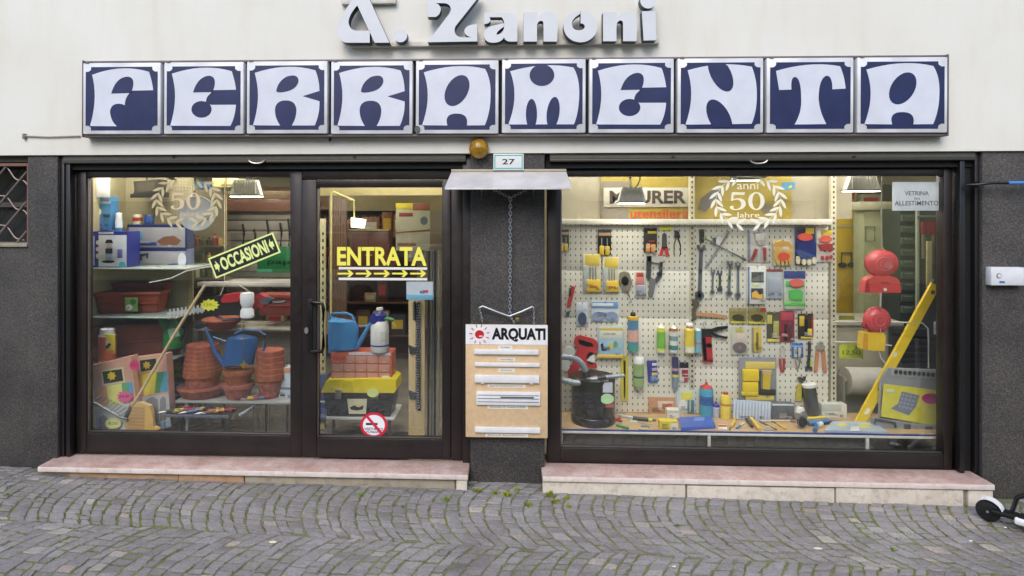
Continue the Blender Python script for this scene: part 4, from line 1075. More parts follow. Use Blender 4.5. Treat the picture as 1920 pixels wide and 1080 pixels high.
pack('work_glove', 'navy blue work glove with cream fingertips and red oval tag', 'glove', (1491, 426, 1529, 497), YP-.002, (52, 62, 110), [('header', (.1, .0, .92, .16), .003, (60, 60, 64)), ('logo_patch', (.5, .02, .92, .18), .004, (226, 196, 40)), ('knit', (.05, .3, .98, .88), .018, (38, 52, 124), G_), ('fingertip', (.0, .76, .2, .98), .021, (206, 196, 160), 'e'), ('fingertip', (.28, .84, .5, 1), .021, (206, 196, 160), 'e'), ('fingertip', (.54, .84, .76, 1), .021, (206, 196, 160), 'e'), ('fingertip', (.78, .78, 1, .97), .021, (206, 196, 160), 'e'), ('price_tag', (.1, .16, .82, .36), .022, (228, 84, 66), 'e')], th=.003)
pack('work_glove', 'red and white work glove pack beside the slotted upright', 'glove', (1531, 432, 1560, 491), YP-.002, (214, 208, 200), [('header', (.3, 0, 1, .16), .003, (226, 196, 40)), ('knit', (.05, .42, 1, .68), .016, (168, 34, 44), [(0, .1), (1, 0), (1, .9), (.8, 1), (.7, .7), (.5, 1), (.35, .7), (.2, .9)]), ('fingertip', (.25, .8, .45, .95), .014, (176, 36, 46), 'e'), ('fingertip', (.55, .8, .75, .95), .014, (176, 36, 46), 'e'), ('fingertip', (.82, .78, 1, .9), .014, (176, 36, 46), 'e'), ('price_tag', (.15, .17, .95, .38), .02, (230, 88, 68), 'e')], th=.003)
# --- row two
TD = lambda lab, r: pack('drill_bit_set', lab, 'tool pack', r, YP-.006, (206, 200, 172), [('card_top', (.12, .02, .92, .3), .003, (230, 200, 70)), ('clear_shell', (.02, .3, .3, .95), .012, (170, 176, 178)), ('drill_bit', (.36, .32, .42, .74), .014, (130, 132, 130)), ('drill_bit', (.52, .32, .58, .7), .014, (130, 132, 130)), ('drill_bit', (.68, .32, .74, .66), .014, (130, 132, 130)), ('tray', (.2, .66, .95, .97), .016, (234, 190, 40)), ('print', (.35, .8, .8, .88), .018, (190, 120, 30))], th=.008)
TD('yellow twist drill set pack nearer the window stile', (1093, 476, 1127, 549)); TD('yellow twist drill set pack beside the grey rope pulley', (1130, 482, 1161, 549))
tool('pulley', 'grey steel rope pulley with hook on the peg board', 'pulley', YP-.01, [('block', 'p', [(1163, 512), (1172, 506, 1180, 512), (1186, 530), (1180, 545), (1170, 548), (1160, 528)], .03, (128, 122, 104)), ('wheel', 'p', ell(1172, 527, 7, 9), .034, (150, 142, 120)), ('hook', 't', [(1176, 546), (1180, 556), (1184, 566), (1178, 568)], .005, steel())])
pack('packet', 'small clear packet with red header beside grey clamp', 'packet', (1190, 510, 1211, 558), YP, (196, 192, 186), [('header', (.15, .02, .8, .2), .003, (190, 60, 40)), ('label', (.1, .22, .85, .5), .004, (216, 120, 110)), ('contents', (.15, .52, .85, .92), .012, (156, 162, 178))])
tool('g_clamp', 'grey steel clamp hanging on the peg board', 'clamp', YP-.012, [('bar', 'p', [(1213, 480), (1222, 480), (1220, 524), (1212, 522)], .016, (60, 58, 58)), ('top_jaw', 'p', [(1214, 478), (1245, 481), (1243, 494), (1214, 490)], .026, (176, 174, 170)), ('side', 'p', [(1238, 490), (1243, 492), (1241, 520), (1230, 532), (1229, 522), (1236, 512)], .020, (64, 62, 62)), ('slide', 'p', [(1219, 520), (1231, 524), (1224, 558), (1216, 556)], .018, (110, 108, 108)), ('knob', 'p', ell(1237, 514, 5, 4), .026, (46, 46, 46))])
pack('saw_pack', 'white boxed jigsaw set with yellow handle', 'tool pack', (1402, 500, 1436, 570), YP-.02, (222, 222, 216), [('blue_side', (0, 0, .1, 1), .002, (90, 120, 170)), ('window', (.2, .14, .88, .42), .003, (70, 62, 46)), ('blade', (.24, .2, .84, .4), .006, (110, 108, 100), [(0, .6), (1, 0), (1, .9), (0, 1)]), ('window', (.18, .58, .86, .86), .003, (40, 36, 34)), ('yellow_handle', (.22, .64, .8, .86), .01, (236, 176, 40), [(0, .3), (.4, 0), (.7, .5), (1, .4), (1, 1), (0, 1)]), ('price_strip', (.24, .46, .62, .52), .005, (216, 226, 90))], th=.035, main='box')
pack('putty_knife_pack', 'grey steel scraper pack with red edge', 'tool pack', (1437, 505, 1468, 560), YP, (176, 182, 190), [('red_edge', (.0, 0, 1, .08), .003, (170, 50, 44)), ('blade', (.1, .3, .9, .8), .006, (156, 164, 176)), ('tooth', (.15, .8, .3, 1), .005, (150, 158, 170)), ('tooth', (.45, .8, .6, 1), .005, (150, 158, 170)), ('tooth', (.75, .8, .9, 1), .005, (150, 158, 170))])
pack('garden_glove_pack', 'green garden glove pack with navy header and red oval tag', 'glove', (1470, 508, 1510, 580), YP-.004, (186, 196, 176), [('header', (0, 0, 1, .2), .004, (30, 48, 130)), ('green_band', (.08, .26, .95, .42), .005, (60, 180, 60)), ('glove', (.2, .48, .86, .78), .014, (88, 190, 90), G_), ('green_foot', (.0, .82, 1, .9), .006, (90, 210, 70)), ('price_tag', (.22, .2, .9, .42), .018, (228, 84, 66), 'e')], th=.003)
# --- row three
tool('string_line', 'red string line tool hanging by the window stile', 'tool', YP, [('handle', 'p', [(1072, 536), (1079, 538), (1070, 575), (1063, 577), (1064, 566)], .014, (206, 56, 60)), ('grip', 'p', [(1067, 540), (1072, 539), (1070, 556), (1066, 556)], .012, (120, 116, 112)), ('tip', 'p', [(1061, 585), (1069, 583), (1067, 594), (1062, 594)], .012, (90, 90, 84))])
pack('screw_packet', 'clear packet of dark screws with white header', 'packet', (1080, 567, 1103, 612), YP, (196, 206, 220), [('header', (.08, .02, .95, .34), .003, (224, 228, 234)), ('screws', (.15, .4, .85, .95), .014, (76, 88, 110), 'e')])
pack('safety_glasses', 'clear safety glasses in a blue topped pack', 'glasses', (1108, 564, 1160, 603), YP, (206, 212, 214), [('header', (.02, .05, .98, .36), .004, (110, 160, 210)), ('header_print', (.05, .12, .8, .26), .006, (226, 230, 234)), ('lens', (.04, .5, .48, .95), .018, (140, 156, 190), 'e'), ('lens', (.52, .5, .96, .95), .018, (140, 156, 190), 'e'), ('bridge', (.42, .55, .58, .68), .02, (120, 136, 170))])
tool('hammer', 'claw hammer with orange wooden handle laid on pegs', 'hammer', YP-.02, [('handle', 'p', [(1305, 586), (1340, 588), (1364, 592), (1364, 598), (1338, 595), (1305, 592)], .022, make_wood((.42, .22, .10), (.55, .32, .15))), ('head', 'p', [(1297, 562), (1308, 560), (1312, 572), (1304, 582), (1306, 600), (1299, 600), (1298, 584), (1302, 574)], .028, (92, 86, 72))])
pack('padlock_pack', 'dark yellow padlock pack with a plain header', 'padlock pack', (1368, 577, 1400, 607), YP, (150, 140, 66), [('header', (.02, .02, .98, .28), .002, (166, 150, 100)), ('lock_body', (.14, .4, .82, .78), .014, (72, 66, 46), 'e'), ('foot', (.06, .84, .95, .98), .004, (226, 206, 70))])
pack('padlock_pack', 'dark yellow padlock pack with red corner', 'padlock pack', (1403, 577, 1436, 608), YP, (146, 136, 62), [('header', (.02, .02, .66, .24), .002, (156, 140, 90)), ('red_corner', (.68, .0, 1, .24), .003, (190, 60, 50)), ('lock_body', (.14, .38, .82, .76), .014, (70, 62, 40), 'e'), ('foot', (.02, .84, .98, .98), .004, (226, 206, 70))])
pack('bit_pack', 'grey and yellow tool bit pack left of the red pack', 'tool pack', (1438, 585, 1462, 641), YP, (86, 82, 56), [('label', (.02, .1, .4, .4), .003, (200, 190, 90)), ('tube', (.48, .3, .9, .86), .014, (176, 166, 90)), ('foot', (.02, .9, .98, 1), .003, (226, 206, 80))])
pack('plier_set_pack', 'deep red carded plier set', 'tool pack', (1462, 583, 1490, 641), YP, (150, 48, 60), [('header', (.1, .05, .9, .3), .003, (196, 70, 90)), ('plier', (.3, .4, .48, .95), .012, (60, 30, 36)), ('plier', (.6, .4, .8, .9), .012, (90, 60, 66)), ('print', (.15, .72, .5, .82), .013, (186, 90, 100))])
pack('cutter_pack', 'black and yellow cutter pack below green glove foot', 'tool pack', (1496, 588, 1525, 635), YP, (60, 52, 38), [('stripe', (.1, .1, .42, .5), .004, (216, 180, 40)), ('cutter', (.4, .2, .62, .9), .012, (24, 22, 22)), ('yellow_body', (.55, .6, .9, .85), .012, (236, 196, 40)), ('red_edge', (.88, .1, 1, .9), .004, (170, 50, 40)), ('foot', (.2, .92, 1, 1), .003, (226, 196, 60))])
tool('caulking_gun', 'red and black caulking gun with green tag on the peg board', 'caulking gun', YP-.02, [('barrel', 'p', [(1317, 632), (1334, 632), (1337, 678), (1320, 677)], .036, (196, 40, 40)), ('side', 'p', [(1317, 633), (1323, 633), (1326, 677), (1320, 677)], .040, (120, 34, 36)), ('clamp', 'p', [(1316, 617), (1334, 617), (1334, 632), (1316, 632)], .03, (28, 28, 28)), ('lever', 'p', [(1332, 618), (1345, 613), (1365, 611), (1365, 616), (1346, 620), (1334, 624)], .016, (20, 20, 20)), ('lever', 'p', [(1334, 622), (1348, 628), (1365, 632), (1363, 636), (1345, 632), (1333, 628)], .016, (20, 20, 20)), ('rod', 't', [(1322, 618), (1318, 606), (1324, 603)], .004, steel()), ('foot', 'p', [(1318, 676), (1337, 675), (1337, 680), (1319, 680)], .042, (206, 48, 46)), ('price_tag', 'p', ell(1330, 648, 6, 4.5), .044, (70, 210, 80))])
pack('sanding_disc_pack', 'clear pack with dark cutting disc', 'tool pack', (1371, 613, 1402, 665), YP, (206, 200, 180), [('label', (.25, .04, .75, .2), .003, (206, 196, 90)), ('print', (.3, .24, .85, .5), .002, (226, 200, 190)), ('disc', (.08, .54, .92, .94), .008, (112, 108, 110), 'e'), ('hub', (.42, .68, .58, .78), .010, (196, 110, 60), 'e')])
pack('tape_pack', 'tall yellow folding rule pack', 'tool pack', (1410, 614, 1428, 660), YP, (222, 190, 60), [('edge', (0, 0, .2, 1), .002, (150, 140, 110)), ('rule', (.42, .2, .66, .92), .01, (110, 106, 70))])
turned('foam_can', 'tall foam can with amber collar, blue and salmon bands', 'can', (1177, 585, 1197, 657), YP-.03, [('body', (84, 140, 180), [(1, 0), (1, .80)]), ('lower_band', (70, 160, 140), [(1.02, .0), (1.02, .17)]), ('label', (222, 170, 150), [(1.03, .24), (1.03, .54)]), ('collar', (214, 170, 50), [(1.04, .80), (1.0, .88), (.5, .9)]), ('cap', (28, 28, 28), [(.5, .9), (.5, .96), (.3, 1)])])
turned('sealant_tube', 'bright yellow and green sealant tube on the peg board', 'tube', (1232, 608, 1247, 660), YP-.025, [('body', (222, 220, 70), [(1, .06), (1, .88)]), ('green_label', (120, 190, 60), [(1.03, .15), (1.03, .74)]), ('foot', (224, 220, 206), [(1, 0), (1.02, .06)]), ('nozzle', (228, 226, 220), [(.8, .88), (.4, .92), (.15, 1)])])
turned('sealant_tube', 'white sealant tube with brown cap ring and teal foot', 'tube', (1255, 610, 1271, 661), YP-.025, [('body', (222, 220, 214), [(1, .06), (1, .82)]), ('teal_band', (60, 140, 130), [(1.03, .12), (1.03, .28)]), ('print_band', (120, 160, 160), [(1.03, .45), (1.03, .62)]), ('collar', (176, 110, 50), [(1.04, .8), (1.02, .9)]), ('foot', (206, 204, 196), [(.98, 0), (1.02, .06)]), ('nozzle', (228, 226, 220), [(.7, .9), (.2, 1)])])
turned('spray_can', 'yellow spray can with white and red nozzle on the peg board', 'spray can', (1284, 606, 1302, 661), YP-.03, [('body', (232, 200, 50), [(1, 0), (1, .78), (.7, .84)]), ('label', (224, 218, 190), [(1.03, .02), (1.03, .22)]), ('red_ring', (196, 36, 40), [(.72, .84), (.7, .88)]), ('nozzle', (226, 224, 222), [(.7, .88), (.8, .94), (.6, 1)])])
turned('spray_can', 'slim light blue can beside the yellow spray can', 'spray can', (1303, 616, 1315, 661), YP-.03, [('body', (120, 180, 200), [(1, 0), (1, .92)]), ('top', (210, 220, 224), [(1, .92), (.6, 1)]), ('band', (196, 110, 120), [(1.03, .36), (1.03, .44)])])
pack('print_pack', 'blue and yellow printed box with a coloured picture, yellow base', 'box', (1122, 614, 1168, 670), YP-.03, (160, 200, 226), [('top_band', (.05, .0, 1, .1), .003, (232, 196, 80)), ('pale_area', (.05, .1, .98, .38), .002, (224, 222, 200)), ('title', (.2, .18, .7, .25), .003, (70, 80, 90), 'TCOLOR'), ('brush_picture', (.08, .52, .36, .78), .003, (30, 40, 60), [(0, .2), (.4, 0), (.5, .8), (1, .7), (.8, 1), (.2, 1)]), ('splash', (.4, .5, .58, .74), .003, (222, 200, 60), 's'), ('splash', (.6, .44, .8, .7), .003, (120, 170, 90), 's'), ('base', (-.06, .91, 1.0, 1.02), .012, (236, 190, 60))], th=.04, main='box')
# red cable winder with white discs
tool('cable_winder', 'red plastic cable winder with two pale reels near the window stile', 'cable winder', YP-.05, [('body', 'p', [(1078, 634), (1085, 627, 1092, 630), (1112, 635), (1123, 640, 1121, 650), (1118, 662), (1106, 668), (1100, 676), (1118, 682), (1120, 690), (1106, 690), (1090, 682), (1082, 700), (1076, 710, 1066, 708), (1064, 700), (1074, 682), (1080, 664), (1084, 652), (1076, 644)], .03, (206, 46, 44)), ('grip_hole', 'p', [(1084, 636), (1110, 643), (1114, 650), (1098, 650), (1086, 645)], .0312, (176, 160, 130)), ('reel', 'p', ell(1067, 661, 11, 11), .02, (220, 218, 208)), ('reel', 'p', ell(1108, 672, 8, 12), .02, (220, 218, 208)), ('reel', 'p', ell(1060, 682, 8, 14), .018, (220, 218, 208)), ('bolt', 'p', ell(1072, 702, 3.5, 3.5), .034, (206, 190, 190))])
for nm in (): pass
# --- row four
turned('spray_can', 'pale green spray can with white cap below the foam can', 'spray can', (1187, 669, 1207, 729), YP-.03, [('body', (150, 180, 110), [(1, .12), (1, .8)]), ('foot', (150, 156, 150), [(.8, 0), (1, .12)]), ('dark_print', (70, 90, 110), [(1.02, .36), (1.02, .42)]), ('cap', (230, 230, 226), [(1, .8), (1, .97), (.9, 1)])])
pack('refill_pack', 'blue striped refill pack with white and yellow labels', 'packet', (1214, 676, 1233, 717), YP-.01, (56, 66, 150), [('label', (.5, .12, .98, .24), .003, (224, 224, 230)), ('label', (.45, .34, .98, .48), .003, (190, 160, 200)), ('label', (.4, .56, .96, .68), .003, (216, 206, 80)), ('blue_foot', (.2, .72, .95, 1), .005, (60, 110, 200))], tilt=4)
turned('glue_stick', 'navy and pink glue can beside the red packet', 'can', (1260, 670, 1272, 728), YP-.02, [('body', (60, 64, 110), [(1, .4), (1, 1)]), ('pink_band', (206, 150, 170), [(1.03, .58), (1.03, .66)]), ('yellow_band', (216, 206, 80), [(1.03, .38), (1.03, .46)]), ('foot', (120, 140, 160), [(.9, 0), (1, .4)])])
pack('glue_pack', 'red and white glue pack with black header', 'packet', (1274, 679, 1291, 716), YP, (222, 214, 210), [('header', (.0, 0, 1, .3), .003, (40, 36, 40)), ('red_band', (.25, .38, .95, .58), .004, (190, 40, 46)), ('red_band', (.3, .64, .98, .74), .004, (190, 40, 46)), ('tube', (.5, .78, .9, .98), .01, (206, 60, 70))])
tool('folding_rule', 'tall yellow folding rule pack hanging beside the vacuum cleaner', 'rule', YP, [('card', 'p', [(1164, 667), (1178, 667), (1178, 752), (1164, 752)], .006, (214, 196, 50)), ('rule', 'p', [(1169, 676), (1173, 676), (1172.5, 748), (1171, 748), (1169.5, 740)], .012, (150, 110, 50))])
tool('pliers', 'small pliers with red handles under the red pack', 'pliers', YP, [('jaw', 'p', [(1463, 652), (1470, 648), (1473, 658), (1470, 672), (1464, 672)], .012, (190, 186, 180)), ('handle', 'p', [(1461, 672), (1465, 674), (1467, 698), (1464, 698)], .012, (186, 56, 60)), ('handle', 'p', [(1469, 673), (1473, 672), (1471, 698), (1468, 698)], .012, (186, 56, 60))])
pack('hose_clip_pack', 'blue plastic clip pack among the hanging pliers', 'packet', (1485, 643, 1506, 671), YP-.006, (56, 110, 190), [('slot', (.18, .3, .44, .95), .002, (200, 196, 176)), ('slot', (.56, .3, .82, .95), .002, (200, 196, 176)), ('band', (.02, .18, .98, .28), .004, (140, 180, 220))])
tool('chain_tool', 'thin wire clip set hanging below the blue clip pack', 'clips', YP, [('clip', 't', [(1491, 674), (1494, 684), (1497, 697)], .004, (150, 130, 100)), ('clip', 't', [(1501, 674), (1498, 686), (1495, 697)], .004, (90, 86, 80))])
tool('adjustable_wrench', 'dark adjustable wrench with green tag', 'wrench', YP-.004, [('handle', 'p', [(1516, 641), (1521, 640), (1521, 660), (1518, 690), (1513, 690), (1516, 664)], .014, (64, 58, 66)), ('jaw', 'p', [(1511, 688), (1523, 688), (1523, 697), (1517, 693), (1511, 697)], .018, (70, 68, 76)), ('price_tag', 'p', ell(1520, 680, 3.5, 6), .02, (160, 210, 60))])
tool('pliers', 'pliers with long copper orange handles', 'pliers', YP, [('jaw', 'p', [(1530, 650), (1538, 640), (1548, 650), (1545, 658), (1532, 658)], .014, (150, 146, 140)), ('handle', 'p', [(1531, 656), (1537, 656), (1533, 698), (1527, 698)], .014, (206, 130, 90)), ('handle', 'p', [(1541, 656), (1547, 656), (1551, 698), (1544, 698)], .014, (206, 130, 90))])
pack('box_cutter_pack', 'large grey backed yellow tool case display pack leaning on the board', 'tool set', (1386, 670, 1456, 752), YP-.03, (138, 142, 146), [('header', (.16, .1, .96, .26), .006, (222, 196, 90)), ('yellow_case', (.08, .27, .50, .53), .03, (238, 202, 20)), ('yellow_case', (.08, .55, .48, .8), .03, (238, 202, 20)), ('case_lid', (.05, .78, .48, .86), .032, (226, 190, 24)), ('dark_gap', (.50, .3, .58, .84), .01, (60, 60, 64)), ('yellow_tool', (.6, .36, .82, .72), .024, (214, 180, 40), [(.1, 0), (1, 0), (.9, 1), (0, .95)]), ('tool_top', (.6, .28, .86, .38), .02, (206, 170, 120)), ('black_tool', (.55, .72, .95, .84), .026, (44, 44, 46)), ('yellow_foot', (.16, .86, .92, .98), .012, (228, 200, 80))], th=.012)
tool('utility_knife', 'yellow and black folding knife hanging low on the peg board', 'knife', YP-.008, [('handle', 'p', [(1496, 722), (1505, 718), (1504, 752), (1492, 752)], .016, (196, 176, 50)), ('black_side', 'p', [(1503, 718), (1507, 718), (1506, 744), (1503, 750)], .018, (50, 48, 44)), ('head', 'p', [(1497, 708), (1512, 706), (1510, 714), (1504, 718), (1498, 714)], .02, (66, 56, 60))])

# steel pegs carrying the goods
for (x, z, y) in PEGGED:
    part(PG, 'peg_hook', tube([(x, PB-.001, z-.004), (x, PB-.05, z-.006), (x, PB-.056, z+.008)], .0028, 6), metal((190, 190, 192), rough=.3))

# ================================================================== right window: things standing on the display platform
def D(u, v, z=TZ): return depth(u, v, z)
# drum vacuum cleaner
def vacuum():
    y = D(1112, 790); x = X(1112, y); z = TZ
    r = (X(1155, y)-X(1071, y))/2; h = P(1112, 706, y)[1]-z
    V = thing('drum_vacuum', 'black drum vacuum cleaner with a grey bent hose on the display platform', 'vacuum cleaner', (x, y, z))
    bk = pl((30, 29, 30), rough=.3)
    part(V, 'drum', lathe([(r*.95, 0), (r*.97, .01), (r*.97, h*.16), (r*.94, h*.18), (r*.96, h*.2), (r*.97, h*.92), (r*.985, h*.94), (r*.985, h*.99), (r*.7, h*1.0)], 32, (x, y, z)), bk)
    part(V, 'lid', lathe([(r*.99, h*.955), (r*.99, h*1.0), (r*.92, h*1.035), (.001, h*1.04)], 32, (x, y, z)), pl((22, 22, 23), rough=.35))
    gh = mat((150, 156, 164), rough=.35, metal=.4)
    yy = y-r*.3
    part(V, 'hose', tube([(X(1040, yy-.05), yy-.05, P(1040, 668, yy)[1])]+[(X(a, yy-.02), yy-.02, P(a, b, yy-.02)[1]) for a, b in ((1056, 669), (1072, 670), (1084, 675), (1093, 684), (1098, 696))], .026, 14), gh)
    part(V, 'hose', tube([(X(a, yy-.06), yy-.06, P(a, b, yy-.06)[1]) for a, b in ((1040, 709), (1060, 714), (1080, 718), (1098, 716), (1120, 710))], .027, 14), gh)
    part(V, 'hose_collar', tube([(X(a, yy-.06), yy-.06, P(a, b, yy-.06)[1]) for a, b in ((1120, 710), (1136, 707))], .027, 12), pl((30, 30, 32)))
    part(V, 'nozzle_tube', tube([(X(a, yy-.06), yy-.06, P(a, b, yy-.06)[1]) for a, b in ((1136, 707), (1171, 704))], [.019, .014], 12), gh)
    part(V, 'inlet', lathe([(.035, 0), (.03, .05), (.026, .06)], 14, (X(1097, y), y-r*.4, z+h*1.02)), pl((28, 28, 30)))
    def onface(u, v, w, hh, c, nm, sh='b'):
        px, pz = P(u, v, y-r); dx = px-x; py = y-math.sqrt(max(r*r-dx*dx, 0))
        bm = prism(ell(px, pz, w, hh) if sh == 'e' else [(px-w, pz-hh), (px+w, pz-hh), (px+w, pz+hh), (px-w, pz+hh)], py-.012, py+.004); part(V, nm, bm, pl(c))
    onface(1140, 728, .040, .040, (206, 206, 224), 'sticker'); onface(1139, 749, .055, .042, (190, 232, 170), 'price_tag', 'e'); onface(1144, 762, .034, .016, (206, 90, 80), 'label')
    onface(1141, 724, .02, .014, (70, 70, 150), 'print')
vacuum()
def boxes(name, label, cat, r, vb, col, bits=(), dep=.08, z=TZ, tilt=0, main='box', group=None, rough=.4):
    y = depth((r[0]+r[2])/2, vb, z)
    t = pack(name, label, cat, (r[0], r[1], r[2], vb), y, col, bits, th=dep, main=main, bev=.003, tilt=tilt, group=group, rough=rough)
    return t
boxes('carton', 'light brown carton with a printed label beside the vacuum cleaner', 'box', (1217, 746, 1266, 0), 776, (196, 140, 96), [('label', (.34, .2, .92, .72), .002, (222, 196, 176)), ('picture', (.5, .36, .72, .7), .003, (170, 110, 60)), ('print', (.72, .34, .9, .54), .003, (206, 90, 70))], .10)
boxes('carton', 'small white carton on top of the platform before the brown carton', 'box', (1251, 768, 1274, 0), 789, (222, 216, 204), [('flap', (.05, .05, .95, .3), .002, (206, 196, 180))], .07)
boxes('carton', 'tiny yellow and white box at the front edge of the platform', 'box', (1237, 789, 1271, 0), 806, (236, 206, 40), [('white_half', (.6, .25, 1, .98), .002, (228, 224, 206)), ('yellow_stripe', (.0, .02, 1, .2), .003, (240, 216, 60))], .07)
boxes('plastic_bag', 'clear bag with yellow paper label and blue base', 'bag', (1268, 732, 1304, 0), 776, (196, 206, 206), [('yellow_label', (.25, .06, .84, .44), .006, (232, 216, 80)), ('white_part', (.08, .4, .55, .84), .012, (226, 226, 222), 'e'), ('blue_part', (.58, .4, .92, .96), .014, (70, 120, 160)), ('stripe', (.66, .3, .74, .9), .016, (196, 196, 90))], .05, main='bag')
yb = D(1325, 779)
turned('spray_bottle', 'cyan bottle with red cap on the display platform', 'bottle', (1312, 716, 1337, 779), yb, [('body', (60, 160, 196), [(.95, 0), (1, .03), (1, .76), (.9, .82), (.5, .86)]), ('label', (40, 90, 160), [(1.015, .34), (1.015, .60)]), ('cap', (196, 40, 44), [(.92, .82), (.7, .88), (.2, .93), (.15, 1)])], zbase=TZ)
turned('spray_bottle', 'little lilac bottle with blue trigger between cyan and yellow bottles', 'bottle', (1336, 752, 1349, 784), D(1342, 782), [('body', (176, 180, 206), [(.9, 0), (1, .04), (1, .6), (.5, .7)]), ('trigger', (56, 56, 170), [(.9, .66), (.95, .78), (.3, .86), (.2, 1)])], zbase=TZ)
turned('oil_bottle', 'yellow bottle with red cap beside the blue slab', 'bottle', (1351, 735, 1370, 785), D(1360, 784), [('body', (236, 206, 60), [(.95, 0), (1, .03), (1, .78), (.8, .88), (.45, .92)]), ('red_dot_band', (206, 120, 50), [(1.012, .5), (1.012, .58)]), ('cap', (196, 60, 50), [(.5, .91), (.5, .99), (.4, 1)])], zbase=TZ)
# blue flat box at the edge
def slab(name, label, cat, q, h, col, zz=TZ, tops=()):
    """low flat box: four base corners measured on the platform"""
    pts = [(X(u, depth(u, v, zz)), depth(u, v, zz)) for u, v in q]
    bm = bmesh.new(); a = [bm.verts.new((x, y, zz+.001)) for x, y in pts]; b = [bm.verts.new((x, y, zz+h)) for x, y in pts]
    bm.faces.new(a[::-1]); bm.faces.new(b); k = len(pts)
    for i in range(k): bm.faces.new((a[i], a[(i+1) % k], b[(i+1) % k], b[i]))
    bmesh.ops.recalc_face_normals(bm, faces=bm.faces[:]); bmesh.ops.bevel(bm, geom=bm.edges[:], offset=.002, segments=1, affect='EDGES')
    cx = sum(p[0] for p in pts)/k; cy = sum(p[1] for p in pts)/k
    t = thing(name, label, cat, (cx, cy, zz)); part(t, 'body', bm, pl(col))
    for nm, q2, c in tops:
        p2 = [(X(u, depth(u, v, zz+h)), depth(u, v, zz+h)) for u, v in q2]
        b2 = bmesh.new(); lo = [b2.verts.new((x, y, zz+h-.001)) for x, y in p2]; hi = [b2.verts.new((x, y, zz+h+.002)) for x, y in p2]
        b2.faces.new(hi); n = len(p2)
        for i in range(n): b2.faces.new((lo[i], lo[(i+1) % n], hi[(i+1) % n], hi[i]))
        bmesh.ops.recalc_face_normals(b2, faces=b2.faces[:]); part(t, nm, b2, pl(c))
    return t
slab('sandpaper_box', 'flat bright blue box lying at the platform edge', 'box', [(1277, 808), (1342, 804), (1334, 786), (1272, 788)], .028, (60, 96, 196), tops=[('emblem', [(1300, 790), (1320, 789), (1322, 782), (1303, 783)], (110, 140, 216))])
boxes('corrugated_sheet', 'pale blue corrugated pad leaning behind the knives', 'pad', (1375, 752, 1446, 0), 788, (170, 186, 210), [('rib', (i/12+.01, .02, i/12+.045, .98), .004, (206, 216, 230)) for i in range(12)], .02, main='sheet', tilt=-2)
boxes('grey_case', 'dark grey plastic case with white edge on the platform', 'case', (1447, 757, 1490, 0), 787, (96, 98, 104), [('white_edge', (.02, .0, .95, .12), .003, (216, 216, 212)), ('blue_edge', (.0, -.06, 1, .02), .002, (70, 86, 140))], .08)
turned('jar', 'small grey jar with white lid by the pipe', 'jar', (1492, 764, 1508, 790), D(1500, 789), [('body', (140, 144, 140), [(.95, 0), (1, .05), (1, .66)]), ('lid', (226, 226, 220), [(1.02, .64), (1.02, .84), (.8, 1)])], zbase=TZ)
turned('grease_cartridge', 'grey cylinder cartridge with white ends leaning to the left', 'cartridge', (1513, 718, 1537, 782), D(1525, 781), [('tube', metal((120, 122, 124), .35), [(1, .06), (1, .90)]), ('top_cap', (224, 222, 214), [(1.06, .90), (1.06, .985), (.9, 1)]), ('foot', (222, 216, 196), [(.95, 0), (1.03, .06)])], zbase=TZ, tilt=8)
tool('marker_stick', 'fat yellow marker stick leaning right against the board', 'marker', D(1545, 765), [('stick', 't', [(1534, 719), (1552, 752), (1556, 762)], .016, (222, 216, 40))])
# pipe lying on its side
py_ = D(1496, 804)
PIPE = thing('pipe_joint', 'grey plastic pipe joint lying on its side, open end forward', 'pipe', (X(1496, py_), py_, TZ))
pr_ = .055
bm = bmesh.new()
for (a, b, c, d) in ((pr_, 0, pr_, .14), (pr_*.8, .14, pr_*.8, 0)):
    pass
bm = lathe([(pr_*.78, .02), (pr_*.78, 0), (pr_, 0), (pr_, .03), (pr_*.94, .035), (pr_*.94, .15)], 22)
for v in bm.verts:
    x, y, z = v.co; a = math.radians(-28); v.co = Vector((X(1504, py_)+x*math.cos(a)-z*math.sin(-a)*-1, py_+z*math.cos(a)-x*math.sin(a)*-1*-1, TZ+pr_+.001+y))
part(PIPE, 'pipe', bm, pl((112, 110, 108)))
bm = prism(ell(0, 0, pr_*.74, pr_*.74), -.0012, .002)
for v in bm.verts: v.co += Vector((X(1504, py_), py_, TZ+pr_+.001))
part(PIPE, 'bore', bm, mat((26, 25, 25), rough=.8))
def lying(name, label, cat, pieces, z=TZ, group=None):
    """long things lying on the platform: (part, [(u, v)...] base line, radius, colour)"""
    allp = []
    for p in pieces: allp += p[1]
    cu = sum(a for a, b in allp)/len(allp); cv = sum(b for a, b in allp)/len(allp); yy = depth(cu, cv, z)
    t = thing(name, label, cat, (X(cu, yy), yy, z), group)
    for nm, pts, r, c in pieces:
        q = []
        for u, v in pts:
            rr = r[0] if isinstance(r, tuple) else r
            y = depth(u, v, z+rr); q.append((X(u, y), y, z+rr+.001))
        part(t, nm, tube(q, list(r) if isinstance(r, tuple) else r, 10), pl(c) if isinstance(c, tuple) else c)
    return t
lying('utility_knife', 'yellow bent handled knife standing at the left of the black one', 'knife', [('handle', [(1371, 800), (1377, 790), (1376, 778)], .012, (232, 190, 60)), ('blade', [(1371, 800), (1368, 806)], .006, steel())], group=None)
lying('utility_knife', 'black and yellow utility knife lying at the platform edge', 'knife', [('black_grip', [(1400, 786), (1410, 800)], .013, (36, 34, 34)), ('yellow_body', [(1408, 784), (1424, 805)], .015, (238, 196, 60))])
lying('chisel', 'blue and white chisel lying between two knives', 'chisel', [('handle', [(1381, 803), (1388, 798)], .009, (70, 130, 190)), ('blade', [(1388, 798), (1395, 793)], .007, (220, 222, 224))])
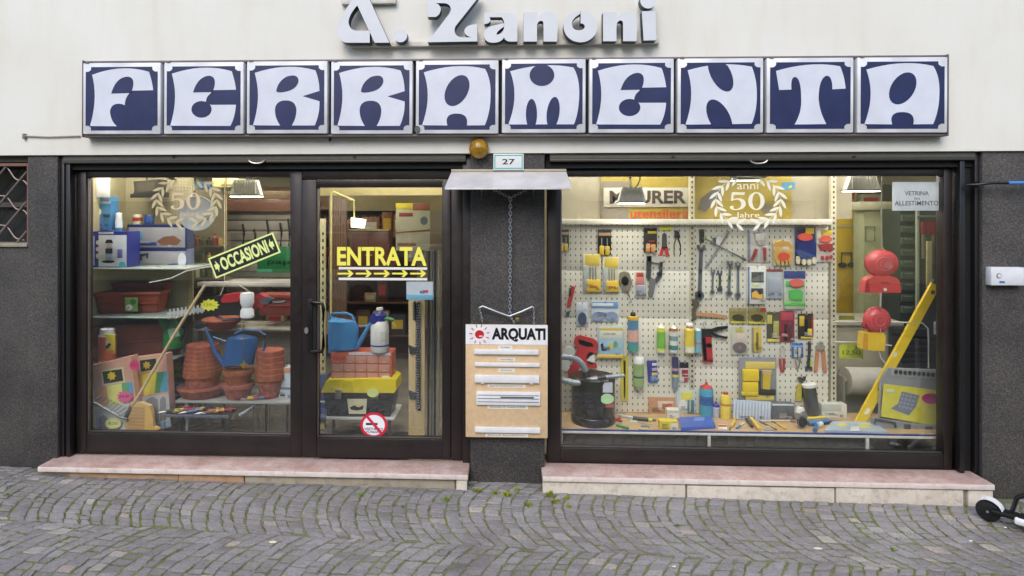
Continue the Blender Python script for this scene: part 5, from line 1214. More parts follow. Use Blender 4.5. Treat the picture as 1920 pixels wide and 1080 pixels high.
lying('chisel', 'wood chisel with amber handle lying beside the pipe joint', 'chisel', [('handle', [(1457, 794), (1474, 804)], .010, (226, 180, 50)), ('blade', [(1440, 788), (1457, 794)], .006, steel())])
lying('file', 'long pale file lying in front of the grey case', 'file', [('blade', [(1424, 790), (1482, 789)], .008, (206, 190, 170)), ('handle', [(1482, 789), (1492, 790)], .010, (150, 110, 90))])
lying('file', 'dark rasp lying diagonally toward the chisel', 'file', [('blade', [(1424, 790), (1456, 806)], .007, (110, 90, 66))])
lying('glue_gun', 'blue glue gun with white patch lying near the pipe joint', 'glue gun', [('body', [(1515, 794), (1552, 790)], .020, (60, 130, 190)), ('grip', [(1532, 793), (1528, 808)], .016, (50, 110, 170)), ('patch', [(1534, 797), (1540, 795)], .021, (214, 224, 230))])
lying('brush', 'yellow handled brush lying behind the blue glue gun', 'brush', [('handle', [(1512, 785), (1548, 782)], .010, (226, 206, 50)), ('ferrule', [(1548, 787), (1580, 789)], .008, (150, 120, 110))])
lying('cutter', 'black long bladed cutter with yellow spots near the vacuum cleaner', 'cutter', [('blade', [(1158, 778), (1187, 784)], (.008, .012), (190, 196, 206)), ('grip', [(1187, 784), (1216, 787)], .016, (44, 42, 42)), ('yellow_ring', [(1216, 787), (1223, 788)], .014, (206, 216, 50)), ('tip', [(1223, 788), (1230, 788)], .009, (100, 96, 86))])
lying('clamp', 'red spring clamp lying beside the vacuum cleaner', 'clamp', [('arm', [(1152, 786), (1166, 790)], .011, (196, 40, 40)), ('arm', [(1152, 788), (1162, 784)], .010, (180, 36, 36))])
lying('clamp', 'green spring clamp lying at the platform edge', 'clamp', [('arm', [(1156, 797), (1178, 803)], .011, (40, 160, 90))])
lying('file', 'thin steel rod lying before the black cutter', 'rod', [('rod', [(1196, 792), (1224, 796)], .005, (170, 166, 156))])
boxes('carton', 'white flat carton near the slotted upright', 'box', (1541, 758, 1588, 0), 784, (214, 214, 200), [('flap', (.0, .0, .78, .5), .003, (196, 196, 184)), ('print', (.1, .62, .5, .7), .003, (176, 176, 170))], .09)
bl = slab('blister_pack', 'heap of clear packets with a yellow label in front of the spirit level', 'packet', [(1545, 811), (1664, 814), (1640, 796), (1560, 794)], .022, (170, 186, 200), tops=[('yellow_label', [(1568, 797), (1582, 800), (1590, 796), (1576, 793)], (226, 216, 70)), ('yellow_label', [(1612, 802), (1634, 801), (1630, 796), (1610, 797)], (220, 206, 60)), ('white_label', [(1594, 808), (1612, 808), (1610, 800), (1596, 800)], (224, 226, 228))])
# leaning yellow spirit level
yl = D(1615, 793)
SL = thing('spirit_level', 'long yellow spirit level leaning in the right corner of the window', 'spirit level', (X(1614, yl), yl, TZ))
Lb = [(1604, 792), (1624, 793), (1764, 535), (1748, 530)]
m_lv = pl((232, 196, 20), rough=.35)
def lean(v): return yl+(792-v)/260*.10
def level_prism(q, d0, d1):
    bm = bmesh.new(); f = []; b = []
    for u, v in q:
        y = lean(v); x, z = P(u, v, y); f.append(bm.verts.new((x, y-d0, z))); b.append(bm.verts.new((x, y+d1, z)))
    bm.faces.new(f); bm.faces.new(b[::-1]); k = len(q)
    for i in range(k): bm.faces.new((f[i], b[i], b[(i+1) % k], f[(i+1) % k]))
    bmesh.ops.recalc_face_normals(bm, faces=bm.faces[:]); return bm
part(SL, 'body', level_prism(Lb, .0, .028), m_lv)
part(SL, 'end_cap', level_prism([(1748, 531), (1765, 536), (1768, 529), (1751, 524)], .002, .03), pl((40, 40, 42)))
part(SL, 'vial', level_prism([(1645, 731), (1652, 733), (1662, 714), (1655, 712)], .003, .01), pl((60, 58, 40)))
part(SL, 'vial', level_prism([(1673, 668), (1679, 670), (1683, 662), (1677, 660)], .003, .01), pl((216, 214, 206)))
part(SL, 'hang_hole', level_prism(ell(1749, 548, 4.2, 4.2, 0, 14), .002, .01), pl((96, 90, 40)))
part(SL, 'label', level_prism([(1620, 776), (1627, 778), (1633, 767), (1626, 765)], .002, .01), pl((224, 222, 200)))
# grey tool case with yellow printed lid, open and leaning
yc = D(1700, 800)
TC = thing('socket_set_case', 'grey socket set case leaning open behind a yellow printed card with pink tag', 'tool case', (X(1708, yc), yc, TZ))
part(TC, 'lid', pxpoly([(1652, 716), (1666, 690), (1760, 694), (1768, 726), (1766, 796), (1650, 785)], yc+.05, .03), pl((150, 154, 158)))
part(TC, 'inner_tray', pxpoly([(1672, 690), (1758, 696), (1760, 712), (1672, 704)], yc+.046, .01), pl((170, 172, 170)))
for i in range(9):
    a, b = P(1680+i*8.6, 697+i*.7, yc+.04); part(TC, 'socket', prism(ell(a, b, .013, .018, 0, 12), yc+.034, yc+.05), steel())
part(TC, 'card', pxpoly([(1658, 720), (1766, 733), (1761, 799), (1652, 781)], yc, .006), pl((222, 210, 60)))
part(TC, 'picture', pxpoly([(1691, 734), (1724, 741), (1718, 762), (1704, 779), (1670, 766), (1684, 757)], yc-.002, .003), pl((126, 134, 152)))
for i in range(4):
    for j in range(4):
        a, b = P(1694+i*7-j*2.2, 740+i*1.6+j*7.2, yc-.004); part(TC, 'picture_socket', prism(ell(a, b, .011, .010, 0, 10), yc-.004, yc), pl((150, 160, 180)))
part(TC, 'price_tag', prism(ell(*P(1746, 747, yc-.004), .075, .044), yc-.006, yc), pl((216, 36, 140)))
q = RC((1733, 741, 1758, 749), yc-.008); part(TC, 'tag_print', text_bm('67,90', *q, yc-.0075, .002), pl((120, 20, 80)))
part(TC, 'brand_oval', prism(ell(*P(1670, 733, yc-.002), .034, .014), yc-.004, yc), pl((206, 216, 200)))
part(TC, 'base', pxpoly([(1640, 786), (1764, 802), (1764, 818), (1672, 815), (1640, 800)], yc-.05, .06), pl((136, 142, 148)))
part(TC, 'handle', pxtube([(1640, 794), (1642, 786), (1678, 793), (1680, 801)], yc-.06, .010), pl((70, 74, 78)))
for (a, b) in ((1702, 805), (1742, 809)):
    q = RC((a-6, b-9, a+6, b+4), yc-.06); part(TC, 'latch', box(q[0], q[1], yc-.062, yc-.048, q[2], q[3], .003), pl((80, 84, 88)))
# warning lamps on a cord
yw = .40
def lamp_cord(label, u, v0, v1):
    t = thing('cord', label, 'cord', (X(u, yw), yw, P(u, v1, yw)[1])); part(t, 'cord', pxtube([(u, v0), (u-1, (v0+v1)/2), (u, v1)], yw, .005), pl((150, 146, 130)))
    part(t, 'hook', pxtube([(u, v1-2), (u+4, v1+3), (u+7, v1+9)], yw-.004, .005), pl((206, 190, 120)))
lamp_cord('thin cord from which the large red warning lamp hangs', 1654, 325, 466)
WL = thing('warning_lamp', 'large round red warning lamp with red case hanging on a cord', 'warning lamp', (X(1655, yw), yw, P(1655, 548, yw)[1]))
cx, cz = P(1653, 494, yw); rw = (X(1684, yw)-X(1622, yw))/2; rh = rw*.82
def disc(root, nm, cx, cz, rx, rz, y0, d, c, rim=None):
    bm = bmesh.new(); n = 30; rings = []
    for f, dd in ((1., 0), (.97, -d*.35), (.75, -d*.75), (.4, -d*.95)):
        rings.append([bm.verts.new((cx+rx*f*math.cos(2*PI*i/n), y0+dd, cz+rz*f*math.sin(2*PI*i/n))) for i in range(n)])
    for a, b in zip(rings, rings[1:]):
        for i in range(n):
            f_ = bm.faces.new((a[i], a[(i+1) % n], b[(i+1) % n], b[i])); f_.smooth = True
    bm.faces.new(rings[-1]); bm.faces.new(rings[0][::-1])
    bmesh.ops.recalc_face_normals(bm, faces=bm.faces[:])
    return part(root, nm, bm, c)
m_len = mat((198, 74, 78), rough=.18, var=.12, scale=30)
disc(WL, 'lens', cx, cz, rw, rh, yw, .05, m_len); 
for f in (.30, .48, .66, .84): part(WL, 'lens_rib', tube([(cx+rw*f*math.cos(2*PI*i/28), yw-.050*(1-f**3)-.001, cz+rh*f*math.sin(2*PI*i/28)) for i in range(28)], .0035, 5, closed=True), mat((214, 104, 108), rough=.2))
part(WL, 'lens_rim', tube([(cx+rw*1.01*math.cos(2*PI*i/30), yw+.004, cz+rh*1.01*math.sin(2*PI*i/30)) for i in range(30)], .006, 6, closed=True), pl((190, 44, 50)))
part(WL, 'reflector_core', prism(ell(cx+.02, cz-.008, .03, .028), yw-.052, yw-.046), pl((190, 90, 96)))
part(WL, 'case', pxpoly([(1621, 549), (1624, 528), (1632, 519, 1645, 518), (1672, 518), (1686, 520, 1688, 532), (1690, 549)], yw-.045, .09, 5), pl((214, 66, 62), rough=.3))
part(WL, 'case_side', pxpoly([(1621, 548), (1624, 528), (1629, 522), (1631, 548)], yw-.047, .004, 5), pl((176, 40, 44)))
part(WL, 'neck', pxpoly([(1646, 513), (1664, 513), (1664, 520), (1646, 520)], yw-.02, .04), pl((196, 50, 54)))
q = RC((1651, 528, 1668, 532), yw-.047); part(WL, 'print', text_bm('SIGNAL', *q, yw-.0475, .002), pl((110, 40, 40)))
part(WL, 'switch', prism(ell(*P(1660, 543, yw-.05), .013, .013), yw-.052, yw-.044), pl((226, 206, 190)))
WL2 = thing('warning_lamp', 'small round red warning lamp on a yellow battery case hanging below the large one', 'warning lamp', (X(1640, yw), yw, P(1640, 658, yw)[1]))
cx, cz = P(1643, 600, yw); disc(WL2, 'lens', cx, cz, .112, .112, yw, .06, m_len)
for f in (.35, .6, .82): part(WL2, 'lens_rib', tube([(cx+.112*f*math.cos(2*PI*i/28), yw-.06*(1-f**3)-.001, cz+.112*f*math.sin(2*PI*i/28)) for i in range(28)], .003, 5, closed=True), mat((214, 110, 114), rough=.2))
part(WL2, 'lower_lens', prism([P(u, v, yw-.03) for u, v in ell(1643, 611, 22, 12)][0:24], yw-.03, yw+.02), mat((150, 26, 34), rough=.2))
part(WL2, 'case', pxpoly([(1618, 655), (1620, 624), (1656, 624), (1661, 630), (1659, 658), (1640, 658)], yw-.045, .09), pl((236, 190, 24), rough=.3))
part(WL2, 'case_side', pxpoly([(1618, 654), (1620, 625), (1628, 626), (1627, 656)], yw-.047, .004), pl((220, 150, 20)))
part(WL2, 'neck', pxpoly([(1632, 616), (1654, 616), (1654, 626), (1632, 626)], yw-.03, .05), pl((190, 60, 60)))
cw = thing('cord', 'pale cord joining the two hanging warning lamps', 'cord', (X(1652, yw), yw, P(1652, 624, yw)[1])); part(cw, 'cord', pxtube([(1652, 549), (1650, 575), (1651, 624)], yw-.05, .004), pl((206, 200, 200)))
cw = thing('cord', 'pale cord end dangling below the small warning lamp', 'cord', (X(1655, yw), yw, P(1655, 680, yw)[1])); part(cw, 'cord', pxtube([(1648, 657), (1652, 672), (1660, 681)], yw-.02, .005), pl((206, 204, 200)))
# shop furniture seen past the board
ys = 1.15
boxes_ = pack('price_card', 'lime green star edged price card in front of the paper roll', 'price card', (1574, 648, 1619, 672), .62, (196, 210, 40), [('lobe', (.0, -.12, .4, .5), .002, (196, 210, 40), 'e'), ('lobe', (.34, -.2, .74, .4), .002, (196, 210, 40), 'e'), ('lobe', (.64, -.06, 1., .55), .002, (196, 210, 40), 'e'), ('print', (.12, .35, .86, .75), .004, (110, 130, 30), 'T12,50')], th=.003)
yr = 1.05
RL = thing('paper_roll', 'thick white paper roll lying on the counter behind the display', 'paper roll', (X(1616, yr), yr, P(1616, 742, yr)[1]))
x0, x1 = X(1585, yr), X(1652, yr); zc_ = P(1616, 714, yr)[1]; rr = (P(1616, 690, yr)[1]-P(1616, 740, yr)[1])/2
bm = tube([(x0, yr, zc_), (x1, yr, zc_)], rr, 28); part(RL, 'paper', bm, pl((206, 204, 196), rough=.6))
part(RL, 'core', tube([(x0-.03, yr, zc_), (x1+.03, yr, zc_)], rr*.25, 12), pl((170, 150, 120)))
part(RL, 'bracket', box(x0-.05, x0-.03, yr-.06, yr+.06, TZ, zc_+.05, .004), pl((150, 146, 140)))
CT = thing('counter', 'grey beige shop counter behind the display platform', 'counter', (X(1640, 1.3), 1.3, .012))
part(CT, 'body', box(X(1566, 1.2), X(1690, 1.2), 1.2, 1.7, .012, P(1640, 610, 1.2)[1], .006), mat((168, 164, 144), rough=.6))
part(CT, 'top', box(X(1560, 1.18), X(1694, 1.18), 1.17, 1.72, P(1640, 610, 1.2)[1]+.001, P(1640, 603, 1.2)[1], .004), mat((190, 186, 170), rough=.5))
part(CT, 'green_slip', box(X(1574, 1.19), X(1602, 1.19), 1.19, 1.199, P(1590, 592, 1.19)[1]-.04, P(1590, 584, 1.19)[1]-.04), pl((150, 150, 50)))
yd = 2.2
YD = thing('yellow_cabinet', 'tall mustard yellow cabinet door with black printed trolley picture', 'cabinet', (X(1595, yd), yd, .012))
q = RC((1566, 392, 1630, 548), yd)
part(YD, 'door', box(q[0], q[1], yd, yd+.4, .012, q[3], .005), mat((190, 160, 22), rough=.45))
part(YD, 'picture', pxtube([(1578, 500), (1578, 474), (1596, 474), (1596, 500)], yd-.012, .008), pl((50, 44, 16)))
for u in (1580, 1598): part(YD, 'picture_wheel', prism([p for p in [P(a, b, yd-.012) for a, b in ell(u, 497, 8, 5)]], yd-.012, yd+.001), pl((34, 30, 14)))
part(YD, 'shelf_line', box(q[0]+.01, q[1]-.05, yd-.010, yd+.001, P(1590, 426, yd)[1], P(1590, 422, yd)[1]), pl((170, 160, 120)))
PLR = thing('inner_pillar', 'pale green grey pillar with a cornice inside the shop', 'pillar', (X(1656, 1.9), 1.9, .012))
part(PLR, 'shaft', box(X(1619, 1.85), X(1684, 1.85), 1.85, 2.05, .012, P(1650, 395, 1.85)[1], .006), mat((176, 180, 140), rough=.7))
part(PLR, 'cornice', box(X(1612, 1.8), X(1686, 1.8), 1.80, 2.06, P(1650, 395, 1.85)[1]+.001, P(1650, 378, 1.85)[1], .02), mat((196, 192, 160), rough=.7))
part(PLR, 'frame', pxtube([(1623, 425), (1640, 425), (1640, 452), (1623, 452), (1623, 425)], 1.84, .006), pl((110, 116, 90)))
GS = thing('drawer_rack', 'dark green grey rack of small drawers inside the shop', 'rack', (X(1706, 1.5), 1.5, .012))
x0, x1 = X(1687, 1.5), X(1718, 1.5)
part(GS, 'carcass', box(x0, x1, 1.5, 1.8, .012, P(1700, 392, 1.5)[1], .004), mat((52, 62, 52), rough=.6))
for k in range(9):
    v = 402+k*21.5; q = RC((1690, v, 1715, v+13), 1.49); dr = part(GS, 'drawer', box(q[0], q[1], 1.485, 1.52, q[2], q[3], .006), mat((96, 112, 96), rough=.5)); part(dr, 'drawer_lip', box(q[0]+.03, q[1]-.03, 1.475, 1.487, q[3]-.02, q[3]-.012), pl((150, 160, 140)))
RK = thing('tool_rack', 'steel rack of hanging hand tools with red pieces at its top', 'rack', (X(1745, 1.2), 1.2, .012))
for u in (1722, 1768): part(RK, 'upright', box(X(u, 1.2)-.012, X(u, 1.2)+.012, 1.2, 1.23, .012, P(u, 385, 1.2)[1], .003), mat((150, 160, 140), rough=.5))
part(RK, 'back_plate', box(X(1722, 1.24), X(1772, 1.24), 1.245, 1.26, .3, P(1745, 390, 1.2)[1]), mat((70, 78, 70), rough=.6))
part(RK, 'rail', tube([(X(1720, 1.18), 1.18, P(1745, 406, 1.18)[1]), (X(1775, 1.18), 1.18, P(1745, 406, 1.18)[1])], .010, 8), mat((120, 126, 120), rough=.4))
rd = random.Random(4)
for k in range(5):
    u = 1731+k*9; q = RC((u-4, 416, u+4, 439), 1.17); part(RK, 'red_grip', box(q[0], q[1], 1.15, 1.18, q[2], q[3], .006), pl((140, 26, 40)))
    q = RC((u-3, 440, u+3, 470+rd.randint(0, 60)), 1.17); part(RK, 'tool_shaft', box(q[0], q[1], 1.16, 1.175, q[2], q[3], .004), pl(rd.choice([(40, 44, 40), (120, 120, 96), (70, 66, 54)])))
part(RK, 'wooden_lath', box(*RC((1737, 452, 1747, 540), 1.14)[:2], 1.13, 1.15, *RC((1737, 452, 1747, 540), 1.14)[2:], .003), mat((168, 160, 116), rough=.6))
for (u, v, w_, h_, c, nm, lab) in ((1757, 615, 12, 24, (206, 196, 216), 'leaflet', 'pale lilac leaflet hanging at the right window jamb'), (1764, 690, 9, 12, (216, 220, 224), 'leaflet', 'small white price slip at the right window jamb')):
    pack(nm, lab, 'leaflet', (u-w_/2, v-h_/2, u+w_/2, v+h_/2), .5, c, [('print', (.2, .3, .8, .4), .002, (130, 120, 140)), ('print', (.2, .5, .7, .6), .002, (130, 120, 140))], th=.003, main='sheet')
DBK = thing('black_crate', 'black plastic crate stacked behind the spirit level', 'crate', (X(1712, .95), .95, .25))
q = RC((1690, 618, 1742, 682), .95)
part(DBK, 'shell', box(q[0], q[1], .95, 1.15, q[2], q[3], .01), mat((26, 26, 28), rough=.4))
for k in range(4): part(DBK, 'rib', box(q[0]+.01, q[1]-.01, .940, .951, q[2]+.03+k*.06, q[2]+.045+k*.06, .003), mat((40, 40, 42), rough=.4))
part(DBK, 'rack_stand', box(q[0]+.01, q[1]-.01, .96, 1.14, .013, q[2]-.001), mat((70, 70, 66), rough=.6))
WR = thing('wire_rail', 'white wire rail running level behind the warning lamps', 'rail', (X(1680, .6), .6, P(1680, 610, .6)[1]))
part(WR, 'wire', pxtube([(1562, 603), (1680, 604), (1730, 606), (1740, 616), (1741, 640), (1741, 690)], .60, .006), pl((206, 204, 196)))
part(WR, 'wire', pxtube([(1562, 641), (1620, 642), (1672, 648)], .60, .005), pl((206, 204, 196)))

# loose small goods on the platform
slab('packet', 'small clear packet of brass screws near the yellow and white box', 'packet', [(1196, 806), (1214, 807), (1218, 800), (1201, 799)], .008, (190, 170, 120), tops=[('header', [(1201, 800), (1217, 801), (1218, 799), (1202, 798)], (60, 90, 160))])
slab('packet', 'small red and white packet lying beside the blue slab', 'packet', [(1346, 806), (1364, 807), (1362, 797), (1347, 797)], .008, (216, 210, 204), tops=[('header', [(1347, 800), (1362, 800), (1362, 797), (1348, 797)], (190, 50, 46))])
slab('packet', 'grey blade packet lying between the knife and the file', 'packet', [(1432, 807), (1450, 808), (1452, 800), (1436, 799)], .008, (140, 146, 150), tops=[('header', [(1436, 801), (1451, 802), (1452, 800), (1437, 799)], (222, 190, 40))])
slab('packet', 'white anchor packet lying behind the green clamp', 'packet', [(1180, 792), (1194, 793), (1196, 787), (1184, 786)], .010, (214, 214, 210), tops=[('header', [(1184, 788), (1196, 789), (1196, 787), (1185, 786)], (40, 130, 80))])
lying('screwdriver', 'green handled screwdriver lying behind the blue slab', 'screwdriver', [('handle', [(1306, 783), (1322, 783)], .010, (50, 150, 70)), ('blade', [(1290, 784), (1306, 783)], .004, chrome())])
lying('paint_brush', 'flat paint brush with wooden handle lying before the white carton', 'brush', [('handle', [(1560, 792), (1588, 790)], .008, (206, 150, 90)), ('bristles', [(1545, 794), (1560, 792)], .012, (50, 44, 40))])
turned('tin', 'small silver tin with a red label standing beside the light blue pad', 'tin', (1383, 744, 1396, 768), D(1389, 772), [('body', (190, 190, 190), [(1, 0), (1, .95), (.9, 1)]), ('label', (176, 50, 46), [(1.02, .2), (1.02, .75)])], zbase=TZ) if False else None

# ================================================================== lit lamps of the shop, with added unseen tubes
def m_emit(c, s): return mat(c, rough=.5, var=0, emit=s)
def floodlight(label, u0, v0, u1, v1, y, aim, power, flip=1):
    """white ribbed floodlight fixed under the window head, its lit glass turned to the goods"""
    x0, x1, z0, z1 = RC((u0, v0, u1, v1), y)
    cx = (x0+x1)/2; h = z1-z0
    t = thing('floodlight', label, 'lamp', (cx, y, z0), group='floodlights in the display windows')
    mh = pl((206, 204, 194), rough=.5)
    def pr(q, ya, yb): return prism(q, ya, yb)
    part(t, 'housing', pr([(x0+.14*(x1-x0), z1), (x1-.14*(x1-x0), z1), (x1, z0+.012), (x0, z0+.012)], y, y+.07), mh)
    for i in range(9):
        f = .16+.085*i; a = x0+(x1-x0)*f
        part(t, 'cooling_rib', box(a-.003, a+.003, y-.010, y+.002, z0+.02, z1-.006), mh)
    part(t, 'rim', box(x0-.006, x1+.006, y-.004, y+.09, z0, z0+.011, .003), pl((60, 58, 56)))
    part(t, 'lit_glass', box(x0+.006, x1-.006, y+.004, y+.084, z0-.0035, z0-.0005), m_emit((255, 247, 230), power))
    part(t, 'bracket', tube([(cx, y+.05, z1), (cx, y+.09, z1+.07), (cx+.01, y+.09, 2.719)], .010, 8), pl((40, 40, 42)))
    part(t, 'flex', tube([(cx+.04, y+.05, z1-.01), (cx+.08, y+.07, z1+.06), (cx+.05, y+.10, 2.719)], .006, 6), pl((20, 20, 22)))
floodlight('ribbed white floodlight in front of the yellow brand panel', 1160, 350, 1211, 381, .42, 0, 20)
floodlight('ribbed white floodlight above the warning lamps', 1588, 329, 1652, 358, .46, 0, 18)
floodlight('ribbed white floodlight above the brown shelf in the left window', 430, 337, 488, 368, .55, 0, 20)
floodlight('ribbed white floodlight in place of black brackets behind the laurel sticker of the right window', 1375, 322, 1425, 338, .44, 0, 20)  # lit floodlight built where black brackets hang
def tube_light(label, x, y, L=1.25, z=2.60, power=9., along='x'):
    t = thing('tube_light', label, 'lamp', (x, y, z), group='tube lights on the shop ceiling')
    hx, hy = (L/2, .06) if along == 'x' else (.06, L/2)
    part(t, 'tray', box(x-hx, x+hx, y-hy, y+hy, z+.04, z+.09, .006), pl((216, 214, 204)))
    part(t, 'diffuser', box(x-hx+.02, x+hx-.02, y-hy+.012, y+hy-.012, z, z+.039, .008), m_emit((255, 249, 238), power))
    for s in (-1, 1):
        px, py = (x+s*hx*.7, y) if along == 'x' else (x, y+s*hy*.7)
        part(t, 'hanger', tube([(px, py, z+.09), (px, py, 2.719)], .004, 6), pl((180, 180, 176)))
LBT = 'lit white tube light hung under the shop ceiling'
for (x, y) in ((-3.3, .52), (-1.6, .52), (1.0, .50), (2.9, .50)): tube_light('added unseen tube light brightening the display window', x, y, power=21.)  # hidden tubes added above the frame heads to brighten the displays
for (x, y) in ((-3.1, 1.3), (-1.0, 1.5), (-2.4, 3.4), (.9, 3.0), (3.0, 1.6), (3.2, 3.6)): tube_light(LBT, x, y, power=14.)

# ================================================================== shop interior behind the left window and the door
def shelf_unit(label, x0, x1, y0, y1, levels, mcol, z1, goods, seed, gl):
    rnd = random.Random(seed)
    t = thing('shelf_unit', label, 'shelves', ((x0+x1)/2, (y0+y1)/2, .012))
    m = mat(mcol, rough=.6)
    part(t, 'side_panel', box(x0, x0+.03, y0, y1, .013, z1, .003), m); part(t, 'side_panel', box(x1-.03, x1, y0, y1, .013, z1, .003), m)
    part(t, 'back_panel', box(x0+.03, x1-.03, y1-.02, y1, .013, z1), mat(tuple(int(c*.9) for c in mcol), rough=.7))
    for z in levels: part(t, 'shelf_board', box(x0+.031, x1-.031, y0+.004, y1-.021, z-.025, z, .003), m)
    for z, zn in zip(levels, list(levels[1:])+[z1+.2]):
        x = x0+.05
        while x < x1-.14:
            w_ = rnd.uniform(.10, .26); h_ = rnd.uniform(.12, max(.14, min(.34, zn-z-.06))); 
            if x+w_ > x1-.04: break
            if rnd.random() < .88:
                c = rnd.choice(goods); d = rnd.uniform(.12, .22)
                g = thing('goods_box', gl, 'box', (x+w_/2, y0+.02+d/2, z), group=gl)
                part(g, 'carton', box(x, x+w_, y0+.02, y0+.02+d, z+.001, z+h_, .004), mat(c, rough=.55))
                part(g, 'label', box(x+w_*.15, x+w_*.85, y0+.017, y0+.021, z+h_*.3, z+h_*.75), mat(rnd.choice([(214, 206, 184), (196, 60, 46), (40, 70, 130), (220, 186, 60), (60, 56, 52)]), rough=.5))
            x += w_+rnd.uniform(.01, .05)
    return t
EARTH = [(150, 100, 66), (190, 170, 130), (96, 60, 40), (60, 56, 52), (170, 60, 40), (200, 190, 160), (90, 96, 70), (40, 60, 100)]
shelf_unit('brown wooden shelf unit against the back wall seen through the door', -3.4, -1.3, 3.6, 4.0, [.35, .8, 1.25, 1.7, 2.1], (104, 68, 44), 2.4, EARTH, 2, 'boxed goods on the brown shelves at the back of the shop')
shelf_unit('tall beige shelf unit deep in the shop behind the left window', -4.9, -3.5, 2.2, 2.6, [.35, .8, 1.25, 1.7, 2.1], (150, 136, 104), 2.4, EARTH, 6, 'boxed goods on the beige shelves deep behind the left window')
shelf_unit('grey shelf unit beyond the counter on the right', 2.6, 5.2, 3.2, 3.6, [.35, .8, 1.25, 1.7, 2.1], (120, 124, 106), 2.4, EARTH, 9, 'boxed goods on the grey shelves beyond the counter')
# beams and hanging boards near the ceiling, seen through the door
bmz = mat((196, 182, 130), rough=.6)
for i, (x0, x1, y, z0, z1) in enumerate(((-2.2, -.45, 2.0, 2.22, 2.50), (-2.2, -.45, 2.9, 2.05, 2.34))):
    t = thing('ceiling_banner', ['cream banner board hung across the shop ceiling near the door', 'lower cream banner board hung deeper in the shop'][i], 'banner', ((x0+x1)/2, y, z0))
    part(t, 'board', box(x0, x1, y, y+.03, z0, z1, .004), bmz)
    for s in (.1, .9): part(t, 'strap', box(x0+(x1-x0)*s-.01, x0+(x1-x0)*s+.01, y+.005, y+.012, z1-.001, 2.719), mat((120, 112, 90), rough=.6))
pack('hanging_poster', 'printed poster with yellow and red bands hung inside behind the door glass', 'poster', (742, 381, 806, 470), .9, (176, 170, 140), [('yellow_band', (.0, .0, .5, .13), .002, (216, 196, 30)), ('red_band', (.5, .0, 1, .15), .002, (150, 74, 50)), ('print', (.1, .2, .5, .28), .002, (150, 70, 50)), ('emblem', (.72, .28, .94, .46), .002, (90, 110, 110), 'e'), ('stripe', (.0, .55, 1, .64), .002, (130, 84, 50), [(0, .7), (1, 0), (1, .4), (0, 1)]), ('stripe', (.05, .84, .6, .9), .002, (140, 80, 56))], th=.004, main='sheet')
pack('hanging_bag', 'grey and black drill case hanging below the poster', 'case', (764, 445, 796, 490), .95, (150, 148, 142), [('black_part', (.2, .1, .95, .4), .02, (40, 38, 38), [(0, .2), (.6, 0), (1, .5), (.8, 1), (.3, .6)]), ('window', (.1, .45, .6, .85), .006, (196, 192, 186))], th=.05, main='body')
pack('wall_panel', 'dark red brown storage cabinet front inside the door', 'cabinet', (655, 433, 728, 520), 2.6, (104, 52, 36), [('door_gap', (.49, .02, .51, .98), .004, (50, 26, 18)), ('knob', (.42, .5, .46, .54), .02, (180, 160, 110), 'e'), ('knob', (.54, .5, .58, .54), .02, (180, 160, 110), 'e'), ('top_ledge', (-.02, -.04, 1.02, .0), .02, (206, 190, 130))], th=.3, main='carcass')
pack('slat_curtain', 'brown vertical slat partition just inside the door', 'partition', (617, 372, 650, 640), 1.7, (92, 66, 48), [('slat', (i*.14, .0, i*.14+.10, 1), .010, (112, 82, 58)) for i in range(7)], th=.02, main='backing')
SU = thing('shelf_upright', 'cream slotted shelf upright just inside the door', 'shelf upright', (X(602, .8), .8, .012))
part(SU, 'post', box(X(597, .8), X(609, .8), .8, .84, .012, P(600, 410, .8)[1], .002), mat((190, 182, 140), rough=.5))
for k in range(24):
    z = .3+k*.066; part(SU, 'slot', box(X(604, .8), X(607, .8), .7975, .802, z, z+.028), mat((28, 26, 24), rough=.8))
PP = thing('light_pole', 'pale angled lamp pole inside the shop door', 'pole', (X(622, 1.2), 1.2, .02))
part(PP, 'pole', pxtube([(621, 640), (621, 362), (626, 360), (664, 376), (664, 420)], 1.2, .012), mat((206, 196, 130), rough=.5))
q = RC((658, 408, 684, 428), 1.15)
part(PP, 'lit_shade', prism([(q[0], q[3]), (q[1], q[3]-.02), (q[1]-.02, q[2]), (q[0], q[2]+.01)], 1.15, 1.22), m_emit((255, 246, 214), 1.6))

# ---- left window: side partition with pegs, glass shelves
xp = X(262, 1.15)
SW = thing('side_partition', 'olive beige perforated partition with shelves at the back left of the display', 'partition', ((xa+xp)/2, 1.2, .012))
pegl = make_peg(.030, .030, .004, .004, (.42, .37, .23))
part(SW, 'panel', box(X(130, 1.15), X(356, 1.15), 1.15, 1.17, .012, 2.5), pegl)
part(SW, 'side_panel', box(X(108, .25)+.02, X(108, .25)+.04, .23, 1.149, .012, 2.5), mat((176, 166, 130), rough=.6))
part(SW, 'corner_post', box(X(352, 1.13), X(362, 1.13), 1.12, 1.149, .012, 2.5, .003), mat((150, 140, 100), rough=.5))
xs0 = X(108, .25)+.045
def gshelf(v, u1, y0, y1, label):
    z = P(250, v, y0)[1]
    t = thing('glass_shelf', label, 'shelf', ((xs0+X(u1, y0))/2, (y0+y1)/2, z-.012))
    part(t, 'plate', box(xs0, X(u1, y0), y0, y1, z-.010, z, .002), mat((150, 166, 160), rough=.12, var=0, trans=.0) if v > 520 else mat((176, 186, 180), rough=.15, var=0))
    part(t, 'bracket', box(X(u1, y0)-.03, X(u1, y0)-.018, y0+.02, y1+.02, z-.028, z-.0105), mat((90, 90, 86), rough=.4))
    return z
z_a = gshelf(503, 350, .55, 1.14, 'upper glass shelf carrying the boxed pumps')
z_b = gshelf(595, 330, .50, 1.14, 'middle shelf under the upper brown planter')
z_c = gshelf(684, 300, .45, 1.14, 'lower shelf carrying the long brown planter')
